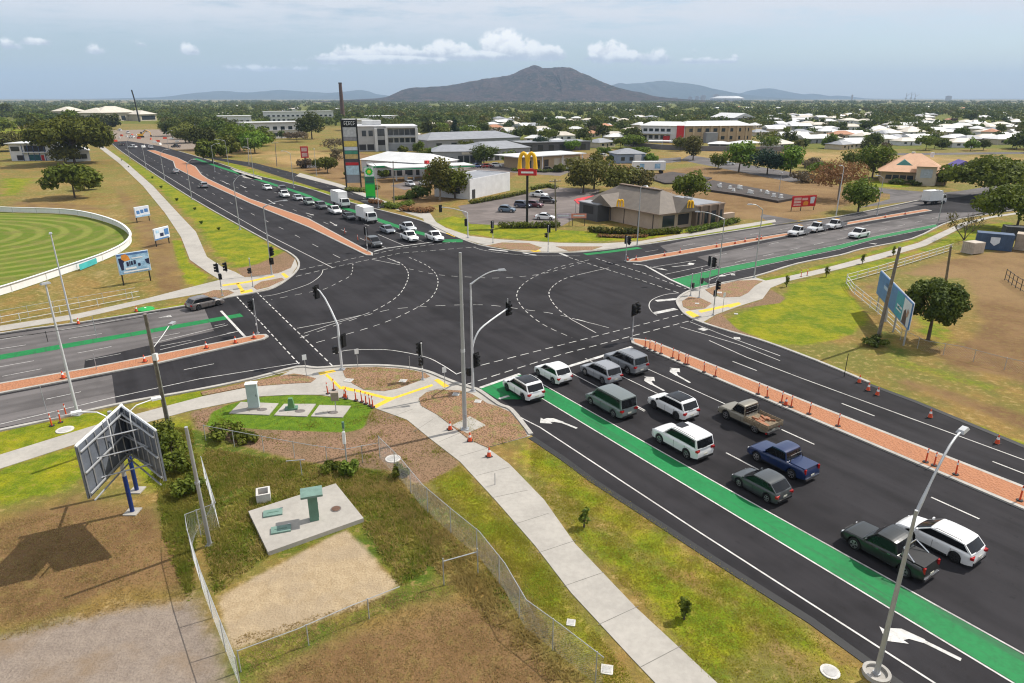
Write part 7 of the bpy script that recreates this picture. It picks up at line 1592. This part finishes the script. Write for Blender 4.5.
# bushes and hedges close by
for p,h,r,lm,l in (((172,455),1.9,1.5,LG,'leafy bush behind the right wing of the big billboard'),((178,472),1.7,1.4,LG,'lower bush beside the leaning steel pole, left'),((190,492),1.3,1.3,LG,'low bush inside the fence left of the steel pole base'),((160,440),1.5,1.3,LG,'bush under the timber power pole'),((226,437),1.0,1.5,LG,'dark low bush at the left end of the mulch'),((246,441),.8,1.2,LG,'small low bush right of the dark mulch bush'),((350,474),1.1,.8,LG,'small round bush by the capped marker post'),((400,476),.9,.7,LG,'small bush where the wire fences meet'),((872,345),1.0,1.6,LD,'dark weeds at the foot of the leaning timber pole'),((330,470),.5,.9,LG,'weed clump behind the compound fence')):
    tree(p,h,r,'bush',lm,l,700,.14,'shrub','shrub')
for i,p in enumerate(((584,527),(684,619),(786.5,287),(826,277),(862,264),(893,256))):
    o=empty('tree_ring',g(*p),0,'small mulch ring round the sapling, %s from the left'%ORD[i],'mulch ring','mulch rings') if False else None
    tree(p,1.3 if i<2 else 1.7,.45,'tall',LG,'young sapling beside the footpath, %s from the left'%ORD[i],160,.12,'sapling','sapling',group='saplings along the footpaths')
rd=random.Random(9)
P0=make_tree('sapling','small bushy sapling on the green north-west verge','sapling',1.3,.9,'bush',LB,260,.2,333,'saplings on the north-west verge')
for i in range(8):
    t=(i*.618)%1; o=P0 if i==0 else copy_tree(P0); x=122+t*112+rd.uniform(-5,5); y=160+t*84+rd.uniform(-2,5); p=g(x,y); o.location=(p[0],p[1],0); s=rd.uniform(.35,.7); o.scale=(s,s,s); tag(o,'small bushy sapling on the green north-west verge','sapling','saplings on the north-west verge')
def hedge(px,w,h,lm,label,n=900,size=.2):
    pts=resample(G(px),w*.8); lobes=[(p[0]-pts[0][0],p[1]-pts[0][1],h*.5,w*.62,w*.62,h*.52) for p in pts]; rt=empty('hedge',(pts[0][0],pts[0][1],0),0,label,'hedge')
    me=leafmesh(leaves(lobes,n,size,int(px[0][0]*7))); me.materials.append(lm); o=bpy.data.objects.new('foliage',me); col.objects.link(o); o.parent=rt
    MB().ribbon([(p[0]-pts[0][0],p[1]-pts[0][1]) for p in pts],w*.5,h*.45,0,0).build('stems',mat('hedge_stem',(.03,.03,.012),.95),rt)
hedge([(472,204),(500,199),(527,193.5)],1.4,1.1,LG,'trimmed hedge along the wall side of the carpark',1500); hedge([(532,190),(548,187),(556,189)],1.6,1.1,LG,'trimmed hedge at the back of the carpark',800)
hedge([(502,228),(530,228),(560,227)],1.5,1.3,LG,'dark hedge along the front of the carpark',1600); hedge([(592,232),(612,234),(640,234)],1.6,1.2,LD,'clipped hedge under the restaurant wall, left',1300); hedge([(645,236),(665,234),(683,233)],1.5,1.2,LG,'clipped hedge under the restaurant wall, middle',1200); hedge([(690,233),(715,228),(738,222)],1.5,1.2,LG,'long clipped hedge right of the restaurant columns',1500)
hedge([(600,237),(625,238),(648,237)],1.3,.6,LR,'low rusty planting in front of the restaurant hedge',800,.16); hedge([(348,191),(362,192),(378,189)],2.0,1.2,LO,'hedge under the tall tenant sign',900,.25); hedge([(386,207),(396,209),(410,205)],2.2,1.3,LG,'hedge below the fuel station sign, nearer',900,.25); hedge([(372,203),(380,204)],1.6,1.0,LR,'rusty shrubs right of the fuel sign foot',500,.22); hedge([(404,211),(425,213),(432,211)],2.0,1.2,LR,'brown hedge left of the footpath mouth',900,.24); hedge([(396,200),(420,197)],1.6,1.0,LG,'thin hedge before the fuel pumps',700,.22)
for p,h,r,sh,lm,l in (((541,150.5),7,5.5,'round',LN,'dark round tree behind the dark fronted shops'),((572,151),6,5,'broad',LB,'bright tree right of the dark fronted shops'),((604,156),4,4.5,'bush',LB,'bright bush left of the steel blue cottage'),((612,162),3,3,'bush',LB,'bright bush at the cottage corner'),((650,163),3.4,3.6,'bush',LB,'bright bush right of the steel blue cottage'),((640,157),5,5,'broad',LB,'bright tree behind the steel blue cottage'),((466,152),6,5,'broad',LG,'tree between the two grey shop roofs'),((428,160),5,5,'broad',LG,'tree at the left end of the grey shops'),((531,166),4.5,3,'tall',LG,'thin tree by the white post of the flat roofed place'),((560,172),3,2.4,'bush',LO,'olive shrub before the flat roofed place, right'),((420,152),5,4,'bush',LB,'bright shrub at the right end of the three storey block'),((403,153),3.5,3,'bush',LG,'shrub before the three storey block'),((352,178),3,2.6,'bush',LG,'shrub behind the tenant sign'),((384,178),3,2.4,'bush',LG,'shrub at the left end of the fuel canopy'),((680,151),7,5,'broad',LG,'tree by the motel wall, left of the stair tower'),((770,150),7,6,'broad',LG,'tree at the right end of the motel wall'),((756,158),4,4,'bush',LG,'shrub on the side street verge'),((812,168),4,6,'bush',LBR,'brown scrub behind the rust tree')):
    tree(p,h,r,sh,lm,l,1100,.42)
hedge([(512,171),(545,172.5),(573,170.5)],1.6,1.2,LG,'hedge along the front of the flat roofed restaurant',900,.25); hedge([(432,167),(450,168.5),(470,166)],1.6,1.3,LB,'bright hedge in front of the grey shop',900,.25)
# ---- the tree belt of the suburb: individuals in view
VAR=[make_tree('suburb_tree','x','tree',9,6.5,'broad',LD,620,.85,501),make_tree('suburb_tree','x','tree',10,6,'tall',LG,560,.85,502),make_tree('suburb_tree','x','tree',8,7.5,'spread',LG,640,.85,503),make_tree('suburb_tree','x','tree',7.5,5.5,'round',LO,520,.8,504),make_tree('suburb_tree','x','tree',11,7.5,'broad',LD,700,.95,505),make_tree('suburb_tree','x','tree',7,6,'spread',LBR,460,.7,506),make_tree('suburb_tree','x','tree',8.5,6,'broad',LB,560,.8,507)]
VL=['dark bushy tree of the suburb belt behind the shops','green upright tree of the suburb belt behind the shops','spreading green tree of the suburb belt behind the shops','olive round tree of the suburb belt behind the shops','large dark tree of the suburb belt behind the shops','brown half bare tree of the suburb belt behind the shops','bright green tree of the suburb belt behind the shops']
VU=[False]*7; rd=random.Random(21)
spots=[]
for _ in range(78): spots.append((rd.uniform(768,1024),rd.uniform(113,149)))
for _ in range(64): spots.append((rd.uniform(400,770),rd.uniform(111,139) ))
for _ in range(30): spots.append((rd.uniform(540,640),rd.uniform(128,152)))
for _ in range(44): spots.append((rd.uniform(-20,112),rd.uniform(114,142)))
for _ in range(34): spots.append((rd.uniform(150,345),rd.uniform(111,128)))
for _ in range(34): spots.append((rd.uniform(425,640),rd.uniform(118,148)))
for _ in range(26): spots.append((rd.uniform(770,1024),rd.uniform(126,150)))
for _ in range(18): spots.append((rd.uniform(770,1024),rd.uniform(146,151.5)))
for (x,y) in spots:
    if 640<x<770 and y>120: y=rd.uniform(111,119)
    if 50<x<160 and 119<y<126: y-=8
    if 348<x<420 and y>122: continue
    if 425<x<530 and y>143: continue
    if any(abs(x-hx)<9 and -1<y-hy<8 for hx,hy,hk in HS[:110]): y=y-9 if rd.random()<.6 else y; x+=rd.choice((-14,14))
    if any(abs(x-hx)<8 and 0<y-hy<5 for hx,hy,hk in HS[:110]) or y<108: continue
    k=rd.choice((0,0,1,2,3,4,4,5,6,0,2)); o=copy_tree(VAR[k]) if VU[k] else VAR[k]; VU[k]=True
    tag(o,VL[k],'tree','trees of the suburb belt'); p=g(x,y); o.location=(p[0],p[1],0); s=rd.uniform(.55,1.0)*(1.5 if x<112 else .78 if x>770 else 1.0); o.scale=(s,s,s*rd.uniform(.9,1.15)); o.rotation_euler=(0,0,rd.random()*6)
# ---- everything beyond reads as one wood
rg=np.random.default_rng(99); NT=5200; Rr=np.exp(rg.uniform(math.log(620),math.log(5600),NT)); Az=rg.uniform(-.78,.78,NT); Vs=[]
NX=520; NT+=NX; Rr=np.concatenate([Rr,rg.uniform(395,640,NX)]); Az=np.concatenate([Az,rg.uniform(-.20,.78,NX)]); HXY=[(g(hx,hy+1),) for hx,hy,hk in HS]; HXY=np.array([q[0] for q in HXY])
for kind,(lm,sel) in enumerate(((LD,0),(LG,1),(LO,2))):
    V_=[]
    for i in range(NT):
        if (i*7+i//5)%10 not in ((0,1,2,3,4,5),(6,7,8),(9,))[sel]: continue
        x,y=Rr[i]*math.sin(Az[i]),Rr[i]*math.cos(Az[i]); hh=rg.uniform(6,11.5)*(.62 if Rr[i]<640 else .85 if Rr[i]<1000 else 1.0 if Rr[i]<2500 else 1.15); rr_=rg.uniform(4.5,9.5)*(1+Rr[i]/5000)
        if x/y<-.5 and x/y>-.76 and Rr[i]<1000: continue
        if Rr[i]<640:
            pxx=512+FPX*x/(y*CT)
            if pxx<345 or (345<pxx<545 and y<415) or (625<pxx<772 and y<560) or (545<=pxx<=625 and y<400): continue
            if np.min(np.where((HXY[:,1]>y-9)&(HXY[:,1]<y+75),np.abs(HXY[:,0]*y/np.maximum(HXY[:,1],1)-x),99))<8.0: continue
        if 640<=Rr[i]<1150 and x>-80 and np.min(np.where((HXY[:,1]>y-9)&(HXY[:,1]<y+110),np.abs(HXY[:,0]*y/np.maximum(HXY[:,1],1)-x),99))<8.5: continue
        if Rr[i]>640 and abs(math.sin(x*.011+1)+math.sin(y*.0043+x*.006))<.16: continue
        V_.append(leaves([(x,y,hh*.6,rr_,rr_,hh*.42),(x+rr_*.5,y,hh*.5,rr_*.6,rr_*.6,hh*.35),(x-rr_*.4,y+rr_*.4,hh*.75,rr_*.5,rr_*.5,hh*.28)],int(120 if Rr[i]<640 else 52 if Rr[i]<1800 else 30),(.85 if Rr[i]<640 else 1.45)*(1+Rr[i]/3500),int(i)))
    me=leafmesh(np.concatenate(V_)); me.materials.append(lm); o=bpy.data.objects.new('distant_wood',me); col.objects.link(o); o['kind']='stuff'
# ---- short grass tufts near the camera
rg=np.random.default_rng(5)
def tufts(polys,n,size,mats,name,hgt):
    pts=[]
    for px in polys:
        poly=np.array(G(px)); a=poly.min(0); b=poly.max(0); m_=n*4; nc=max(8,m_//90); cc_=rg.uniform(a,b,(nc,2)); P=np.concatenate([rg.uniform(a,b,(m_//4,2)),cc_[rg.integers(0,nc,m_)]+rg.normal(size=(m_,2))*rg.uniform(.15,.8,(m_,1))]); rg.shuffle(P); pts.append(P[in_poly(P[:,0],P[:,1],[tuple(q) for q in poly])][:n])
    P=np.concatenate(pts); k=3; N=len(P)*k; base=np.repeat(P,k,0)+rg.normal(size=(N,2))*.09; a=rg.uniform(0,6.28,N); w_=size*rg.uniform(.5,1.2,N); hh=hgt*rg.uniform(.4,1.3,N); ln_=rg.normal(size=(N,2))*hgt*.5
    V=np.zeros((N,3,3)); V[:,0,:2]=base-np.stack([np.cos(a),np.sin(a)],1)*w_[:,None]; V[:,1,:2]=base+np.stack([np.cos(a),np.sin(a)],1)*w_[:,None]; V[:,2,:2]=base+ln_; V[:,2,2]=hh
    me=bpy.data.meshes.new(name); me.vertices.add(N*3); me.vertices.foreach_set('co',V.ravel().astype(np.float32)); me.loops.add(N*3); me.polygons.add(N); me.loops.foreach_set('vertex_index',np.arange(N*3,dtype=np.int32)); me.polygons.foreach_set('loop_start',np.arange(0,N*3,3,dtype=np.int32)); me.update(calc_edges=True)
    me.materials.append(mats); o=bpy.data.objects.new(name,me); col.objects.link(o); o['kind']='stuff'
def grassmat(n,a,b):
    m,nt,p=newmat(n); pos=geo_pos(nt); f=sstep(nt,noise(nt,pos,.6,4),.35,.65); nt.links.new(mixc(nt,f,a,b),p.inputs['Base Color']); p.inputs['Roughness'].default_value=.85; p.inputs['Specular IOR Level'].default_value=.1
    tr=nt.nodes.new('ShaderNodeBsdfTranslucent'); tr.inputs[0].default_value=(*b,1); mx=nt.nodes.new('ShaderNodeMixShader'); mx.inputs[0].default_value=.5; nt.links.new(p.outputs[0],mx.inputs[1]); nt.links.new(tr.outputs[0],mx.inputs[2]); nt.links.new(mx.outputs[0],nt.nodes['Material Output'].inputs['Surface'])
    return m
GW_=grassmat('weed_blades',(.12,.18,.015),(.30,.27,.06)); GV=grassmat('verge_blades',(.24,.27,.02),(.40,.35,.06)); GS=grassmat('straw_blades',(.30,.24,.07),(.42,.32,.12)); GD=grassmat('dry_blades',(.30,.22,.09),(.42,.31,.14))
tufts(BEDS[:2]+[[(190,412),(262,397),(374,408),(407,421),(460,463),(440,476),(420,486),(392,470),(300,461),(235,443),(196,428)]],700,.03,GW_,'bed_plants',.16)
tufts([[(205,448),(300,463),(380,472),(430,512),(440,560),(400,588),(364,525),(336,488),(249,515),(268,556),(215,595),(200,520)],[(150,430),(190,428),(200,470),(190,600),(165,540)]],8000,.05,GW_,'weed_grass',.17)
tufts([[(205,448),(300,463),(380,472),(430,512),(440,560),(400,588),(364,525),(336,488),(249,515),(268,556),(215,595),(200,520)],[(380,470),(430,490),(500,560),(590,690),(560,690),(440,575)]],3500,.04,GS,'straw_tufts',.2)
tufts([[(532,442),(562,460),(640,512),(760,592),(890,690),(720,690),(640,600),(575,540),(530,480)],[(430,480),(460,466),(500,508),(540,556),(640,690),(600,690),(500,590)]],9000,.03,GV,'verge_grass',.07)
tufts([[(230,640),(330,612),(400,592),(460,576),(540,640),(560,690),(250,690)],[(0,520),(140,505),(190,600),(120,610),(0,640)]],5000,.03,GD,'dry_grass',.07)
